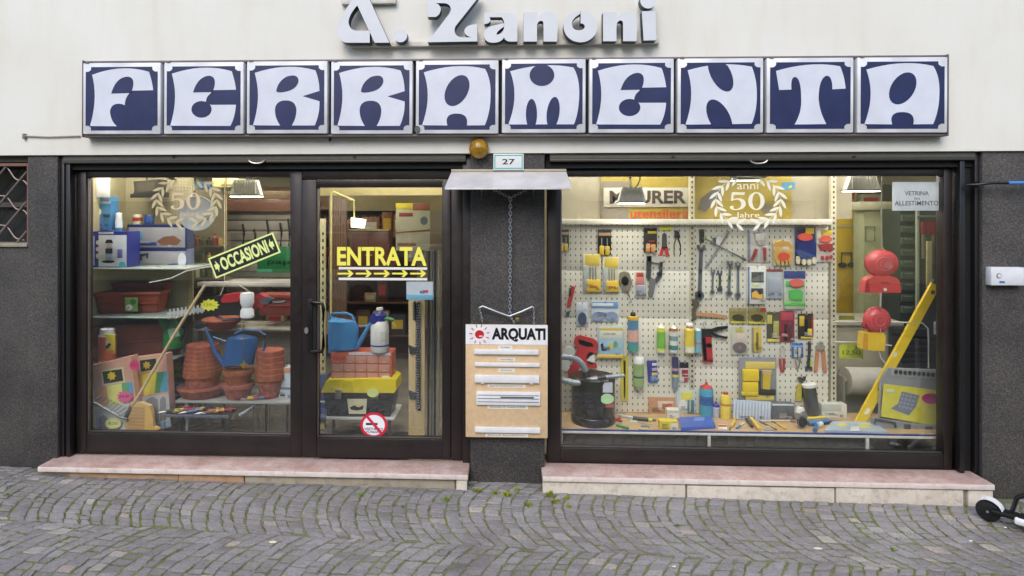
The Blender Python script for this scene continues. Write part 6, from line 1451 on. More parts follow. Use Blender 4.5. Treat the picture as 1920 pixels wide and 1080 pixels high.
# upper goods
pack('pump_box', 'light blue box with yellow picture standing above the white pump box', 'box', (172, 368, 208, 432), .75, (70, 140, 196), [('dark_edge', (.0, 0, .12, 1), .003, (40, 60, 130)), ('yellow_glow', (.16, .34, .5, .58), .003, (236, 226, 160), 'e'), ('white_stripe', (.1, .14, .98, .22), .003, (150, 200, 226)), ('red_print', (.66, .1, .94, .15), .004, (196, 70, 80)), ('dark_picture', (.6, .52, .95, .62), .004, (60, 70, 100)), ('foot_band', (.1, .76, .6, .96), .003, (90, 100, 170))], th=.12, main='box')
pack('white_poster', 'white folded paper hanging at the top left of the window', 'paper', (168, 333, 206, 370), .7, (222, 222, 232), [('crease', (.35, .0, .38, 1), .001, (196, 196, 208))], th=.003, main='sheet')
pack('pump_box', 'white faced navy box showing a picture of a pump', 'box', (162, 434, 239, 503), .62, (40, 50, 150), [('pale_side', (.03, .12, .2, .92), .002, (150, 170, 214)), ('white_face', (.3, .1, .98, .95), .002, (214, 222, 236)), ('top_strip', (.3, .02, .66, .07), .003, (206, 212, 230)), ('pump_head', (.46, .22, .66, .34), .006, (50, 40, 44), [(.2, 0), (.8, 0), (1, .8), (0, .8)]), ('pump_neck', (.5, .34, .64, .46), .005, (196, 190, 200)), ('pump_motor', (.47, .46, .64, .60), .006, (60, 56, 62)), ('pump_body', (.47, .60, .62, .76), .006, (110, 150, 206)), ('pump_foot', (.38, .78, .7, .86), .006, (36, 34, 38), 'e'), ('side_picture', (.76, .48, .88, .72), .004, (120, 116, 196)), ('badge', (.8, .82, .96, .97), .005, (60, 170, 196), 'e'), ('dot', (.24, .24, .32, .36), .004, (222, 214, 224), 'e'), ('dot', (.24, .42, .32, .54), .004, (222, 196, 210), 'e'), ('dot', (.24, .6, .32, .72), .004, (196, 200, 224), 'e')], th=.2, main='box')
LBX = [('blue_top', (.0, .0, 1, .1), .002, (36, 48, 110)), ('picture_ground', (.02, .12, .98, .95), .002, (150, 150, 158))]
pack('gun_box', 'long grey blue box with a brown hand picture on the upper shelf', 'box', (239, 421, 349, 466), .95, (56, 66, 120), LBX+[('bottle_picture', (.14, .3, .26, .64), .004, (80, 150, 190)), ('hand_picture', (.50, .46, .92, .86), .004, (130, 86, 66), [(0, .6), (.3, .1), (.7, 0), (1, .5), (.8, 1), (.2, 1)]), ('blue_bar', (.03, .74, .5, .88), .004, (40, 60, 140))], th=.16, main='box')
pack('gun_box', 'long grey blue box with white round badge lying under the hand picture box', 'box', (239, 467, 349, 503), .95, (110, 120, 160), LBX+[('can_picture', (.02, .35, .14, .95), .004, (206, 196, 186)), ('red_print', (.06, .4, .12, .6), .006, (190, 50, 50)), ('gun_picture', (.18, .2, .36, .6), .004, (50, 56, 76), [(0, .2), (1, 0), (1, .7), (.8, .7), (.8, .3), (.4, .5), (.4, 1), (0, 1)]), ('blue_swoosh', (.2, .74, .88, .92), .004, (50, 76, 160), [(0, .5), (.7, .5), (.85, 0), (1, 0), (.85, 1), (0, 1)]), ('badge', (.86, .2, 1.0, .9), .005, (200, 206, 222), 'e')], th=.16, main='box')
turned('spray_tube', 'slim white and blue bottle standing on the upper boxes', 'bottle', (217, 399, 229, 434), .78, [('body', (206, 216, 226), [(1, 0), (1, .6), (.8, .66)]), ('blue_foot', (60, 130, 180), [(1.04, .0), (1.04, .2)]), ('cap', (220, 226, 230), [(.9, .66), (.9, .95), (.6, 1)])])
for (r, c, lab, nm) in (((250, 402, 266, 421), (190, 180, 150), 'cream can with a red spot standing on the grey blue boxes', 'paint_can'), ((271, 403, 288, 423), (30, 60, 120), 'dark blue can standing on the grey blue boxes', 'paint_can')):
    turned(nm, lab, 'can', r, 1.0, [('body', c, [(1, 0), (1, .92), (.9, 1)]), ('spot', (176, 50, 46) if 'cream' in lab else (40, 80, 150), [(1.03, .35), (1.03, .7)])])
SPK = thing('hood_speaker', 'black hooded appliance hanging high inside the left window', 'appliance', (X(275, .9), .9, P(275, 372, .9)[1]))
part(SPK, 'hood', pxpoly([(250, 340), (298, 336), (296, 366), (246, 370), (252, 358)], .9, .15), mat((44, 40, 36), rough=.4))
part(SPK, 'lip', pxpoly([(244, 364), (298, 360), (298, 369), (244, 371)], .88, .18), mat((24, 26, 30), rough=.3))
part(SPK, 'inner_panel', pxpoly([(256, 344), (290, 341), (289, 358), (258, 360)], .896, .01), mat((70, 62, 50), rough=.5))
part(SPK, 'strap', tube([(X(275, .95), .95, P(275, 339, .95)[1]), (X(275, .95), .95, 2.719)], .008, 6), mat((40, 38, 36), rough=.6))
# planters
def planter(label, q0, q1, d, h, z, col, rim=True, group=None):
    """long trough: q0, q1 = front base ends as (u, y)"""
    a = Vector((X(q0[0], q0[1]), q0[1], z)); b = Vector((X(q1[0], q1[1]), q1[1], z)); e = (b-a).normalized(); n = Vector((-e.y, e.x, 0))
    t = thing('planter', label, 'planter', tuple((a+b)/2), group); L = (b-a).length
    def W(bm):
        for v in bm.verts: v.co = a+e*v.co.x+n*v.co.y+Vector((0, 0, v.co.z))
        return bm
    bm = bmesh.new(); vs = []
    for zz, g in ((0, .03), (h, 0)): vs.append([bm.verts.new((x, y, zz+.001)) for x, y in ((g, g), (L-g, g), (L-g, d-g), (g, d-g))])
    bm.faces.new(vs[0][::-1]); bm.faces.new(vs[1])
    for i in range(4): bm.faces.new((vs[0][i], vs[0][(i+1) % 4], vs[1][(i+1) % 4], vs[1][i]))
    bmesh.ops.bevel(bm, geom=bm.edges[:], offset=.012, segments=2, affect='EDGES')
    part(t, 'trough', W(bm), pl(col, rough=.35))
    part(t, 'rim', W(box(-.012, L+.012, -.012, d+.012, h-.025, h+.004, .008)), pl(col, rough=.35))
    part(t, 'hollow_shade', W(box(.02, L-.02, .02, d-.02, h+.0035, h+.006)), pl(tuple(int(c*.6) for c in col)))  # solid trough: a darkened plate paints the shade of its inside
    part(t, 'ridge', W(box(.02, L-.02, -.003, .02, h*.45, h*.5, .003)), pl(col, rough=.35))
    return t
TER = (152, 66, 44)
hb = P(230, 545, .6)[1]-z_b
planter('shiny red brown planter with a green label on the middle shelf', (178, .66), (300, .74), .22, hb*.86, z_b, TER)
planter('red brown planter standing behind the labelled one on the middle shelf', (196, .93), (308, .95), .16, hb*1.12, z_b, (140, 58, 38))
pack('plant_label', 'green and white square label stuck on the shiny planter', 'label', (234, 558, 258, 584), .665, (110, 160, 80), [('white_bloom', (.1, .5, .6, .9), .002, (220, 214, 206), 'e'), ('leaf', (.4, .1, .9, .5), .002, (60, 120, 50), 'e'), ('red_dot', (.2, .65, .35, .8), .003, (190, 60, 50), 'e')], th=.003)
hc = P(230, 612, .6)[1]-z_c
planter('long matt brown planter on the lower shelf', (166, .62), (312, .86), .2, hc*.95, z_c, (146, 72, 52))
planter('small brown planter end beside the bottle on the lower shelf', (160, .52), (186, .52), .09, hc*.42, z_c, (166, 86, 64))
turned('cleaner_bottle', 'white bottle with orange and yellow label on the lower shelf', 'bottle', (187, 615, 216, 681), .50, [('body', (214, 212, 210), [(.92, 0), (1, .04), (1, .80), (.85, .86)]), ('orange_label', (206, 90, 46), [(1.015, .08), (1.015, .78)]), ('cap', (224, 224, 222), [(.86, .85), (.84, .98), (.7, 1)])], zbase=z_c)
pack('bottle_label', 'yellow pest picture label on the white bottle', 'label', (193, 627, 214, 663), .435, (228, 206, 40), [('insect', (.2, .45, .75, .75), .002, (60, 56, 90), [(0, .8), (.6, 0), (1, .2), (.4, 1)]), ('white_spot', (.1, .35, .55, .55), .0015, (220, 216, 190)), ('orange_foot', (.0, .82, 1, 1), .002, (220, 130, 40))], th=.02)
# rake boxes with printed panels
def rakebox(label, q, y, cols):
    us = [p[0] for p in q]; x, z = P((min(us)+max(us))/2, max(p[1] for p in q), y)
    t = thing('printed_carton', label, 'carton', (x, y, z))
    part(t, 'carton', pxpoly(q, y, .10), pl((204, 150, 130), rough=.6))
    for nm, pts, c, d in cols: part(t, nm, pxpoly(pts, y-d, d+.001), pl(c, rough=.6))
    return t
rakebox('printed carton with pink top, colour bars and rake tines picture against the glass', [(160, 688), (246, 668), (262, 812), (168, 830)], .34,
        [('cream_edge', [(162, 692), (172, 690), (182, 826), (170, 828)], (226, 206, 180), .002), ('black_window', [(192, 697), (228, 692), (231, 714), (195, 720)], (30, 30, 30), .003), ('window_border', [(189, 694), (231, 688), (235, 717), (192, 724)], (206, 190, 150), .002), ('yellow_flower', star(209, 705, 6, 9, 7), (226, 196, 30), .005), ('orange_bar', [(180, 727), (200, 724), (204, 760), (182, 764)], (222, 150, 90), .002), ('yellow_bar', [(200, 724), (228, 719), (231, 756), (204, 760)], (220, 216, 110), .003), ('green_bar', [(228, 719), (240, 717), (243, 742), (230, 744)], (80, 170, 110), .002), ('blue_bar', [(240, 717), (248, 716), (250, 736), (243, 742)], (70, 160, 200), .002), ('grey_arch', [(185, 826), (186, 785), (194, 772, 202, 785), (204, 822)], (120, 130, 136), .002), ('white_panel', [(178, 764), (254, 752), (258, 812), (182, 826)], (196, 200, 200), .0012)])
rakebox('printed carton with yellow, green and blue bars standing behind the rake', [(246, 672), (312, 664), (320, 800), (262, 818)], .42,
        [('black_window', [(262, 676), (292, 672), (294, 692), (264, 697)], (30, 30, 30), .003), ('window_border', [(258, 673), (296, 668), (298, 695), (261, 700)], (196, 170, 130), .002), ('yellow_flower', star(275, 685, 5, 8, 7), (196, 160, 30), .005), ('orange_bar', [(248, 706), (266, 702), (270, 742), (252, 746)], (190, 130, 50), .002), ('yellow_bar', [(266, 702), (294, 698), (290, 738), (270, 742)], (206, 190, 40), .003), ('green_bar', [(294, 698), (306, 697), (300, 736), (288, 738)], (60, 140, 80), .002), ('blue_bar', [(305, 697), (313, 696), (315, 734), (300, 736)], (60, 150, 180), .002), ('grey_panel', [(262, 746), (316, 738), (320, 796), (266, 812)], (176, 178, 178), .002), ('grey_arch', [(272, 800), (273, 752), (285, 738, 296, 750), (298, 792)], (130, 132, 136), .003), ('grey_arch', [(300, 790), (300, 750), (306, 738, 311, 748), (312, 786)], (130, 132, 136), .003), ('blue_foot', [(286, 796), (320, 789), (321, 798), (288, 806)], (120, 170, 210), .004)])
def tag_star(label, u, v, r, c, kind='s', y=.32, sq=1., txt=None):
    pts = star(u, v, r*.74, r, 11, sq) if kind == 's' else ell(u, v, r, r*sq)
    x, z = P(u, v+r*sq, y)
    t = thing('price_tag', label, 'price tag', (x, y, z)); part(t, 'card', prism([P(a, b, y) for a, b in pts], y, y+.003), pl(c))
    q = RC((u-r*.55, v-r*sq*.28, u+r*.55, v+r*sq*.28), y); part(t, 'price_print', text_bm(txt or '9,90', *q, y-.001, .0015), pl(tuple(int(k*.55) for k in c)))
tag_star('pink starry price tag between the two printed cartons', 252, 685, 11, (226, 50, 120), sq=1.0, txt='15,-')
tag_star('pink starry price tag beside the rake head', 234, 744, 16, (232, 90, 150), sq=.75, txt='14,90')
tag_star('pale yellow oval price tag low on the carton near the rake', 212, 794, 15, (226, 230, 140), 'e', sq=.68, txt='8,50')
tag_star('yellow starry price tag on the hedge trimmer', 393, 572, 19, (232, 232, 60), y=.44, sq=.62, txt='139,-')
# rake and broom leaning
yk0, yk1 = .30, .40
GR = thing('garden_rake', 'garden rake with long wooden handle leaning across the left window', 'rake', (X(240, yk0), yk0, .05))
def l3(u, v): 
    y = yk0+(yk1-yk0)*(775-v)/240; x, z = P(u, v, y); return (x, y, z)
part(GR, 'handle', tube([l3(384, 535), l3(330, 622), l3(262, 738), l3(240, 773)], .0125, 10), make_wood((.50, .36, .19), (.66, .50, .30)))
part(GR, 'socket', tube([l3(247, 760), l3(236, 782)], [.014, .018], 10), steel())
part(GR, 'head_bar', tube([(X(159, .27), .27, P(159, 748, .27)[1]), (X(190, .27), .27, P(190, 762, .27)[1]), (X(226, .27), .27, P(226, 782, .27)[1]), (X(238, .28), .28, P(238, 786, .28)[1])], .011, 8), steel())
for i in range(10):
    u = 166+i*6.6; v = 750+i*3.3
    part(GR, 'tine', tube([(X(u, .27), .27, P(u, v, .27)[1]), (X(u+10, .30), .30, P(u+10, v-7, .30)[1]), (X(u+17, .33), .33, P(u+17, v-13, .33)[1])], .0035, 6), metal((150, 150, 148)))
LBm = thing('leaf_broom', 'straw yellow fan broom standing at the window bottom', 'broom', (X(266, .31), .31, .02))
for i in range(9):
    f = i/8
    part(LBm, 'band', pxpoly([(240+8*f*0, 762+f*50), (284, 764+f*52), (284, 768+f*52), (238, 766+f*50)], .300, .006), pl((196, 150, 84), rough=.6))
part(LBm, 'bristle_head', pxpoly([(243, 757), (262, 755), (280, 762), (288, 812), (286, 832), (236, 832), (234, 800)], .306, .05), pl((206, 170, 112), rough=.7))
part(LBm, 'side_lath', pxpoly([(272, 764), (280, 762, 284, 772), (288, 800), (298, 805), (286, 812), (278, 832), (270, 832)], .296, .04), pl((226, 176, 84), rough=.6))
# hedge trimmer on cords
yt_ = .45
HT = thing('hedge_trimmer', 'red and black hedge trimmer with toothed steel blade hung on cords', 'hedge trimmer', (X(430, yt_), yt_, P(430, 598, yt_)[1]))
bl_ = [(313, 586), (382, 576), (384, 584), (314, 592)]
part(HT, 'blade', pxpoly(bl_, yt_, .006), mat((200, 202, 204), rough=.3, metal=.2))
for i in range(9):
    u = 317+i*7.4; v = 585.6-i*1.05; part(HT, 'blade_tooth', pxpoly([(u, v-6), (u+2.6, v-6.4), (u+3.4, v+10), (u+.4, v+10.4)], yt_-.004, .008), mat((206, 206, 206), rough=.3, metal=.2))
part(HT, 'body', pxpoly([(382, 570), (400, 556), (418, 553), (446, 551), (450, 566), (448, 590), (420, 592), (396, 590), (384, 586)], yt_, .10), pl((40, 36, 38), rough=.35))
part(HT, 'red_cover', pxpoly([(414, 562), (420, 553), (446, 550), (449, 560), (446, 566), (416, 568)], yt_-.012, .12), pl((196, 44, 50), rough=.3))
part(HT, 'motor_hump', pxpoly([(470, 556), (486, 550), (496, 556), (502, 566), (492, 576), (476, 578)], yt_-.006, .10), pl((186, 40, 46), rough=.3))
part(HT, 'bridge', pxpoly([(446, 562), (472, 558), (476, 572), (448, 576)], yt_+.01, .08), pl((44, 42, 44), rough=.35))
part(HT, 'rear_handle', pxtube([(494, 562), (506, 568), (520, 568), (536, 566)], yt_+.03, .014), pl((40, 42, 50), rough=.3))
part(HT, 'hand_guard', pxtube([(404, 592), (420, 600), (450, 598), (454, 584)], yt_+.04, .012), pl((36, 36, 40), rough=.35))
part(HT, 'trigger_grip', pxpoly([(482, 566), (500, 556), (512, 560), (500, 572)], yt_-.01, .04), metal((140, 142, 150)))
tb = thing('cord', 'white cords holding the hedge trimmer from above', 'cord', (X(430, yt_), yt_, P(430, 556, yt_)[1]))
for (a, b, c, d) in ((421, 534, 412, 556), (448, 534, 480, 556), (421, 534, 421, 340)): part(tb, 'strand', pxtube([(a, b), (c, d)], yt_+.04, .004), pl((206, 204, 190)))
turned('cup', 'white plastic bottle tied in front of the hedge trimmer', 'bottle', (451, 549, 476, 597), yt_-.09, [('neck', (216, 216, 222), [(.72, 0), (1, .06), (.96, .3), (.7, .42)]), ('upper', (222, 222, 228), [(.7, .42), (1, .62), (1, .92), (.9, 1)])])
# green jug, pots, blue can
JG = thing('green_jug', 'bright green plastic jug with black handle on the display', 'jug', (X(328, .8), .8, P(328, 655, .8)[1]))
x_, z_ = P(325, 652, .8); hj = P(325, 598, .8)[1]-z_
part(JG, 'body', lathe([(.075, 0), (.09, .02), (.088, hj*.55), (.06, hj*.8), (.045, hj)], 20, (x_, .8, z_)), pl((30, 140, 60), rough=.3))
part(JG, 'spout', pxpoly([(296, 600), (304, 594), (316, 606), (320, 620), (308, 622)], .78, .05), pl((36, 150, 66), rough=.3))
part(JG, 'handle', pxtube([(336, 612), (345, 614), (346, 626), (338, 640)], .78, .012), pl((20, 22, 22)))
part(JG, 'label', pxpoly([(314, 618), (334, 614), (336, 630), (318, 634)], .705, .006), pl((150, 190, 170)))
part(JG, 'cap', lathe([(.036, 0), (.034, .04), (.02, .05)], 14, (x_-.02, .8, z_+hj)), pl((196, 200, 190)))
turned('red_jug', 'dark red enamel pot standing behind the printed carton', 'pot', (311, 652, 338, 694), .9, [('body', (116, 26, 34), [(.8, 0), (1, .05), (.95, .8), (1, .85)]), ('lid', (126, 30, 40), [(1.05, .85), (.9, .95), (.3, 1)])])
pack('soil_bag', 'dark blue plastic soil bag behind the terracotta pots', 'bag', (314, 688, 358, 756), .95, (40, 48, 90), [('print', (.1, .16, .7, .26), .004, (150, 156, 186), 'TTERRA'), ('swoosh', (.3, .55, 1, .9), .004, (60, 90, 150), [(0, 1), (.4, .3), (1, 0), (1, .6)]), ('fold', (.1, .02, .9, .06), .012, (56, 64, 110))], th=.14, main='bag', bev=.03)
m_terra = mat((150, 80, 60), rough=.8, var=.26, scale=22)
ztab = P(430, 748, .55)[1]
PT = thing('display_bench', 'grey bench with wire front carrying pots and a tool tray', 'bench', (X(430, .5), .5, .012))
part(PT, 'top', box(X(330, .5), X(552, .5), .48, .95, ztab-.022, ztab, .004), mat((150, 152, 150), rough=.5))
for u in (340, 421, 500, 540): part(PT, 'leg', box(X(u, .52)-.008, X(u, .52)+.008, .50, .516, .013, ztab-.023), mat((40, 38, 40), rough=.5))
part(PT, 'white_leg', box(X(340, .46), X(346, .46), .52, .54, .013, ztab-.0225), pl((206, 204, 200)))
def potstack(label, u, v0, v1, ru, rb, n, y, zb=None, saucer=False):
    x = X(u, y); z0 = ztab if zb is None else zb; z1 = P(u, v0, y)[1]
    R1 = (X(u+ru, y)-X(u-ru, y))/2; R0 = (X(u+rb, y)-X(u-rb, y))/2
    for k in range(n):
        h = (z1-z0)*(.52 if n > 1 else .98); step = ((z1-z0)-h)/max(1, n-1) if n > 1 else 0; f = 1-.03*k
        zb_ = z0+.001+k*step+(.02 if saucer else 0)
        t = thing('flower_pot', label if k == 0 else 'nested terracotta pot higher in '+('the tallest stack' if saucer else 'the stack by the mullion' if n == 5 else 'the pair under the blue can') , 'pot', (x, y, zb_), group=None if k == 0 else label+' stack')
        hh = h-(.02 if saucer else 0)
        part(t, 'body', lathe([(R0*f, 0), ((R0+(R1-R0)*.72)*f, hh*.72), (R1*.9*f, hh*.74)], 26, (x, y, zb_)), m_terra)
        part(t, 'rim', lathe([(R1*.92*f, hh*.72), (R1*f, hh*.74), (R1*f, hh*.98), (R1*.95*f, hh), (R1*.86*f, hh*.985)], 26, (x, y, zb_)), m_terra)
potstack('terracotta pot at the foot of the tallest pot stack', 380, 645, 740, 34, 24, 7, .66, saucer=True)
turned('saucer', 'wide terracotta saucer under the tall pot stack', 'saucer', (336, 722, 424, 744), .66, [('dish', m_terra, [(.78, 0), (.8, .05), (1, .9), (.98, 1)])], zbase=ztab)
potstack('terracotta pot carrying the blue watering can', 447, 692, 746, 29, 19, 2, .60)
potstack('terracotta pot at the foot of the stack beside the window mullion', 507, 655, 746, 28, 17, 5, .64)
def watering_can(label, c, body, y, spout, handle, rose=None, base=None, dep=.16):
    us = [p[0] for p in body]; x, z = P((min(us)+max(us))/2, max(p[-1] for p in body), y)
    t = thing('watering_can', label, 'watering can', (x, y, z)); m = pl(c, rough=.32)
    # round body: each height of the outline swept into an oval
    q = [P(u, v, y) for u, v in body]; zs_ = [b for a, b in q]; z0, z1 = min(zs_), max(zs_)
    xl = [p for p in q]
    bm = bmesh.new(); rings = []
    N_ = 9
    def span(z):
        xs = []
        for i in range(len(q)):
            (x0, za), (x1, zb) = q[i], q[(i+1) % len(q)]
            if (za-z)*(zb-z) <= 0 and za != zb: xs.append(x0+(x1-x0)*(z-za)/(zb-za))
        return (min(xs), max(xs)) if len(xs) >= 2 else (q[0][0], q[0][0])
    for i in range(N_+1):
        zz = z0+(z1-z0)*(.002+.996*i/N_); a, b = span(zz); cx = (a+b)/2; r = (b-a)/2
        rings.append([bm.verts.new((cx+r*math.cos(2*PI*j/24), y+min(r, dep/2)*math.sin(2*PI*j/24), zz)) for j in range(24)])
    for a, b in zip(rings, rings[1:]):
        for j in range(24):
            f = bm.faces.new((a[j], a[(j+1) % 24], b[(j+1) % 24], b[j])); f.smooth = True
    bm.faces.new(rings[0][::-1]); bm.faces.new(rings[-1])
    part(t, 'body', bm, m)
    sp = [(X(u, y), y, P(u, v, y)[1]) for u, v in spout]; n = len(sp)
    part(t, 'spout', tube(sp, [.026-.016*i/(n-1) for i in range(n)], 10), m)
    part(t, 'handle', tube([(X(u, y), y, P(u, v, y)[1]) for u, v in handle], .011, 8), m)
    if rose: part(t, 'rose', pxpoly(ell(rose[0], rose[1], 10, 5, -.3), y-.02, .04), pl((30, 40, 60)))
    return t
watering_can('dark blue watering can sitting on a terracotta pot', (36, 88, 150), [(418, 689), (473, 689), (484, 640), (480, 630), (456, 626), (430, 630), (424, 642)], .58, [(420, 684), (404, 662), (394, 636), (385, 616)], [(484, 676), (497, 650), (497, 628), (486, 620), (456, 618), (440, 626)], rose=(374, 612))
part(bpy.data.objects['watering_can'], 'brace', pxtube([(400, 632), (424, 640)], .58, .007), pl((36, 88, 150), rough=.32))
pack('product_box', 'pale blue tall carton at the right edge of the left window', 'box', (521, 690, 548, 748), .62, (186, 200, 214), [('top_band', (.0, .0, 1, .16), .002, (206, 150, 120)), ('grey_bar', (.1, .62, .95, .7), .002, (110, 120, 140)), ('print', (.15, .85, .5, .92), .003, (40, 50, 60))], th=.14, main='box')
# tray of secateurs
TR_ = thing('wire_stand', 'black wire stand with a grey front bar holding a tray of secateurs', 'stand', (X(390, .36), .36, .012))
zt_ = P(390, 779, .30)[1]
part(TR_, 'tray', box(X(306, .30), X(430, .30), .30, .48, zt_-.006, zt_, .002), mat((40, 40, 44), rough=.4))
part(TR_, 'front_bar', box(X(306, .30), X(430, .30), .292, .299, zt_-.02, zt_+.006, .002), pl((90, 98, 112)))
for u in (308, 346, 384, 421, 466, 497): part(TR_, 'wire_leg', tube([(X(u, .296), .306 if u < 430 else .40, zt_-.006 if u < 430 else P(u, 760, .40)[1]), (X(u, .296), .306 if u < 430 else .40, .013)], .0035, 6), mat((30, 30, 34), rough=.4))
part(TR_, 'wire', tube([(X(306, .30), .306, .10), (X(430, .30), .306, .10)], .003, 6), mat((30, 30, 34), rough=.4))
rnd = random.Random(21)
for k in range(22):
    u = 312+k*7.6; y = .33+rnd.uniform(0, .1); x = X(u, y); a = rnd.uniform(-.5, .9)
    z = zt_ if u < 425 else ztab
    if u >= 425: y = .50+rnd.uniform(0, .06)
    t = thing('secateurs', 'garden secateurs lying among others in the tray before the pots', 'secateurs', (x, y, z), group='secateurs in the tray')
    c = rnd.choice([(150, 30, 40), (40, 110, 190), (30, 30, 32), (196, 170, 40), (120, 30, 40)])
    d = Vector((math.cos(a), math.sin(a)*.8, .10)); n_ = Vector((-d.y, d.x, 0)); o = Vector((x, y, z+.014))
    part(t, 'handle', tube([o, o+d*.05+n_*.016, o+d*.11+n_*.03], [.007, .010, .009], 8), pl(c)); part(t, 'handle', tube([o, o+d*.05-n_*.016, o+d*.11-n_*.03], [.007, .010, .009], 8), pl(c))
    part(t, 'blade', tube([o, o-d*.04+n_*.010, o-d*.075+n_*.004], [.010, .009, .002], 8), chrome()); part(t, 'pivot', lathe([(.009, 0), (.007, .012)], 10, (o.x, o.y, o.z)), steel())
lying('pruning_saw', 'grey folding pruning saw lying across the bench edge', 'saw', [('handle', [(450, 778), (480, 760)], .012, (150, 160, 176)), ('blade', [(480, 760), (498, 757)], .008, (180, 190, 196))], z=ztab-.06)
# mid-ground: red planters and bowl at the right of the window, slat wall with hooks
pack('red_planter', 'dark red trough standing behind the hedge trimmer', 'planter', (486, 552, 548, 592), .9, (136, 54, 42), [('rim', (-.02, .0, 1.02, .18), .012, (146, 58, 44)), ('ridge', (.0, .5, 1, .56), .006, (120, 46, 36))], th=.2, main='trough', bev=.01)
turned('bowl', 'shallow terracotta bowl under the hedge trimmer', 'bowl', (381, 597, 452, 614), .85, [('dish', m_terra, [(.6, 0), (.9, .6), (1, .9), (.98, 1)])])
sh = thing('bench_shelf', 'grey shelf board behind the pots carrying the red trough', 'shelf', (X(460, 1.), 1., P(460, 600, .8)[1]))
zsh = P(460, 616, .82)[1]
part(sh, 'board', box(X(365, .82), X(556, .82), .8, 1.10, zsh-.02, zsh, .003), mat((136, 132, 118), rough=.6)); part(sh, 'rear_leg', box(X(372, 1.05), X(378, 1.05), 1.04, 1.06, .013, zsh-.021), mat((90, 86, 78), rough=.6)); part(sh, 'rear_leg', box(X(546, 1.05), X(552, 1.05), 1.04, 1.06, .013, zsh-.021), mat((90, 86, 78), rough=.6))
part(sh, 'back_board', box(X(362, 1.11), X(556, 1.11), 1.105, 1.12, .3, zsh+.02), make_peg(.03, .03, .004, .004, (.42, .38, .29)))
tk = .95
pack('worktop', 'white worktop edge seen through the left window behind the sticker', 'worktop', (370, 530, 545, 538), 1.3, (206, 204, 196), [('edge_strip', (.0, .6, 1, 1), .004, (150, 146, 136))], th=.4, main='top')
SLW = thing('slat_wall', 'grey slatted display wall with hooks deep behind the left window', 'slat wall', (X(486, 2.), 2., .9))
q = RC((424, 392, 552, 470), 2.)
part(SLW, 'backing', box(q[0], q[1], 2., 2.04, q[2]-.3, q[3]), mat((110, 106, 98), rough=.7))
for k in range(6):
    z = q[3]-.02-k*.115; part(SLW, 'slat', box(q[0]+.004, q[1]-.004, 1.985, 1.999, z-.10, z, .004), mat((150, 144, 134), rough=.6))
for (u, v, h_) in ((455, 420, 40), (476, 430, 30), (500, 412, 50), (525, 418, 44), (540, 410, 60)):
    part(SLW, 'hook_strip', pxtube([(u, v), (u+3, v+h_*.4), (u+1, v+h_)], 1.96, .012), mat((30, 28, 30), rough=.5))
pack('wood_beam', 'dark red brown wooden beam shelf above the slat wall', 'shelf', (415, 374, 550, 397), 1.9, (112, 60, 42), [('upper_board', (.0, -.7, 1, -.05), .01, (120, 92, 56)), ('edge', (.0, .88, 1, 1), .012, (84, 46, 32))], th=.3, main='board')
pack('green_sign', 'green hanging sign board reading papi behind the sticker', 'sign', (482, 462, 552, 512), 1.2, (16, 104, 50), [('lettering', (.28, .48, .98, .72), .003, (16, 24, 18), 'Tpapi'), ('lower_band', (.0, .86, .4, .98), .003, (30, 140, 100))], th=.01, main='board')
pack('yellow_box', 'cream yellow carton high on the shelf behind the laurel sticker', 'box', (398, 334, 446, 351), 1.4, (216, 206, 130), [('tape', (.45, .0, .55, 1), .002, (190, 170, 100))], th=.2, main='box')
pack('blue_box', 'small blue carton high behind the laurel sticker', 'box', (363, 341, 385, 354), 1.3, (30, 100, 170), [('tape', (.4, .0, .6, 1), .002, (60, 140, 200))], th=.2, main='box')
DS = thing('white_plate', 'round white plate lamp shade hanging behind the laurel sticker', 'plate', (X(369, .5), .5, P(369, 432, .5)[1]))
part(DS, 'disc', prism([P(a, b, .5) for a, b in ell(369, 400, 34, 32, 0, 36)], .5, .515), pl((212, 216, 222), rough=.4))
part(DS, 'rim', tube([(P(a, b, .5)[0], .5, P(a, b, .5)[1]) for a, b in ell(369, 400, 34, 32, 0, 36)], .006, 6, closed=True), pl((190, 194, 200)))
part(DS, 'hanger', pxtube([(369, 370), (369, 318)], .515, .004), pl((150, 146, 136)))
for (a, b, c, d) in ((378, 414, 390, 404), (388, 410, 398, 402), (366, 424, 392, 410)): part(DS, 'painted_twig', pxtube([(a, b), ((a+c)/2, (b+d)/2-2), (c, d)], .498, .003), pl((90, 96, 100)))
OR = thing('hanging_ornament', 'small gilt pendant on a bead chain before the watering can', 'ornament', (X(457, .40), .40, P(457, 692, .4)[1]))
part(OR, 'chain', pxtube([(458, 598), (456, 620), (457, 650), (456, 680)], .40, .0035), metal((190, 150, 80)))
part(OR, 'pendant', prism([P(a, b, .4) for a, b in star(457, 684, 4, 8, 4)], .395, .405), metal((220, 180, 80)))
vc = thing('cord', 'ochre cord hanging the full height behind the laurel sticker', 'cord', (X(424, .6), .6, P(424, 486, .6)[1])); part(vc, 'cord', pxtube([(424, 318), (424, 400), (424, 486)], .6, .006), pl((170, 140, 70)))
wd = thing('cord', 'white wire drooping from the sticker toward the planters', 'cord', (X(340, .5), .5, P(340, 530, .5)[1])); part(wd, 'wire', pxtube([(280, 530), (320, 522), (350, 508), (380, 502), (410, 498)], .5, .005), pl((206, 206, 200)))
DKG = thing('goods_rack', 'rack of bottles and small goods behind the left window partition', 'rack', (X(392, 1.5), 1.5, .012))
part(DKG, 'back', box(X(366, 1.6), X(424, 1.6), 1.6, 1.62, .012, 2.3), mat((120, 110, 86), rough=.7))
rg = random.Random(8)
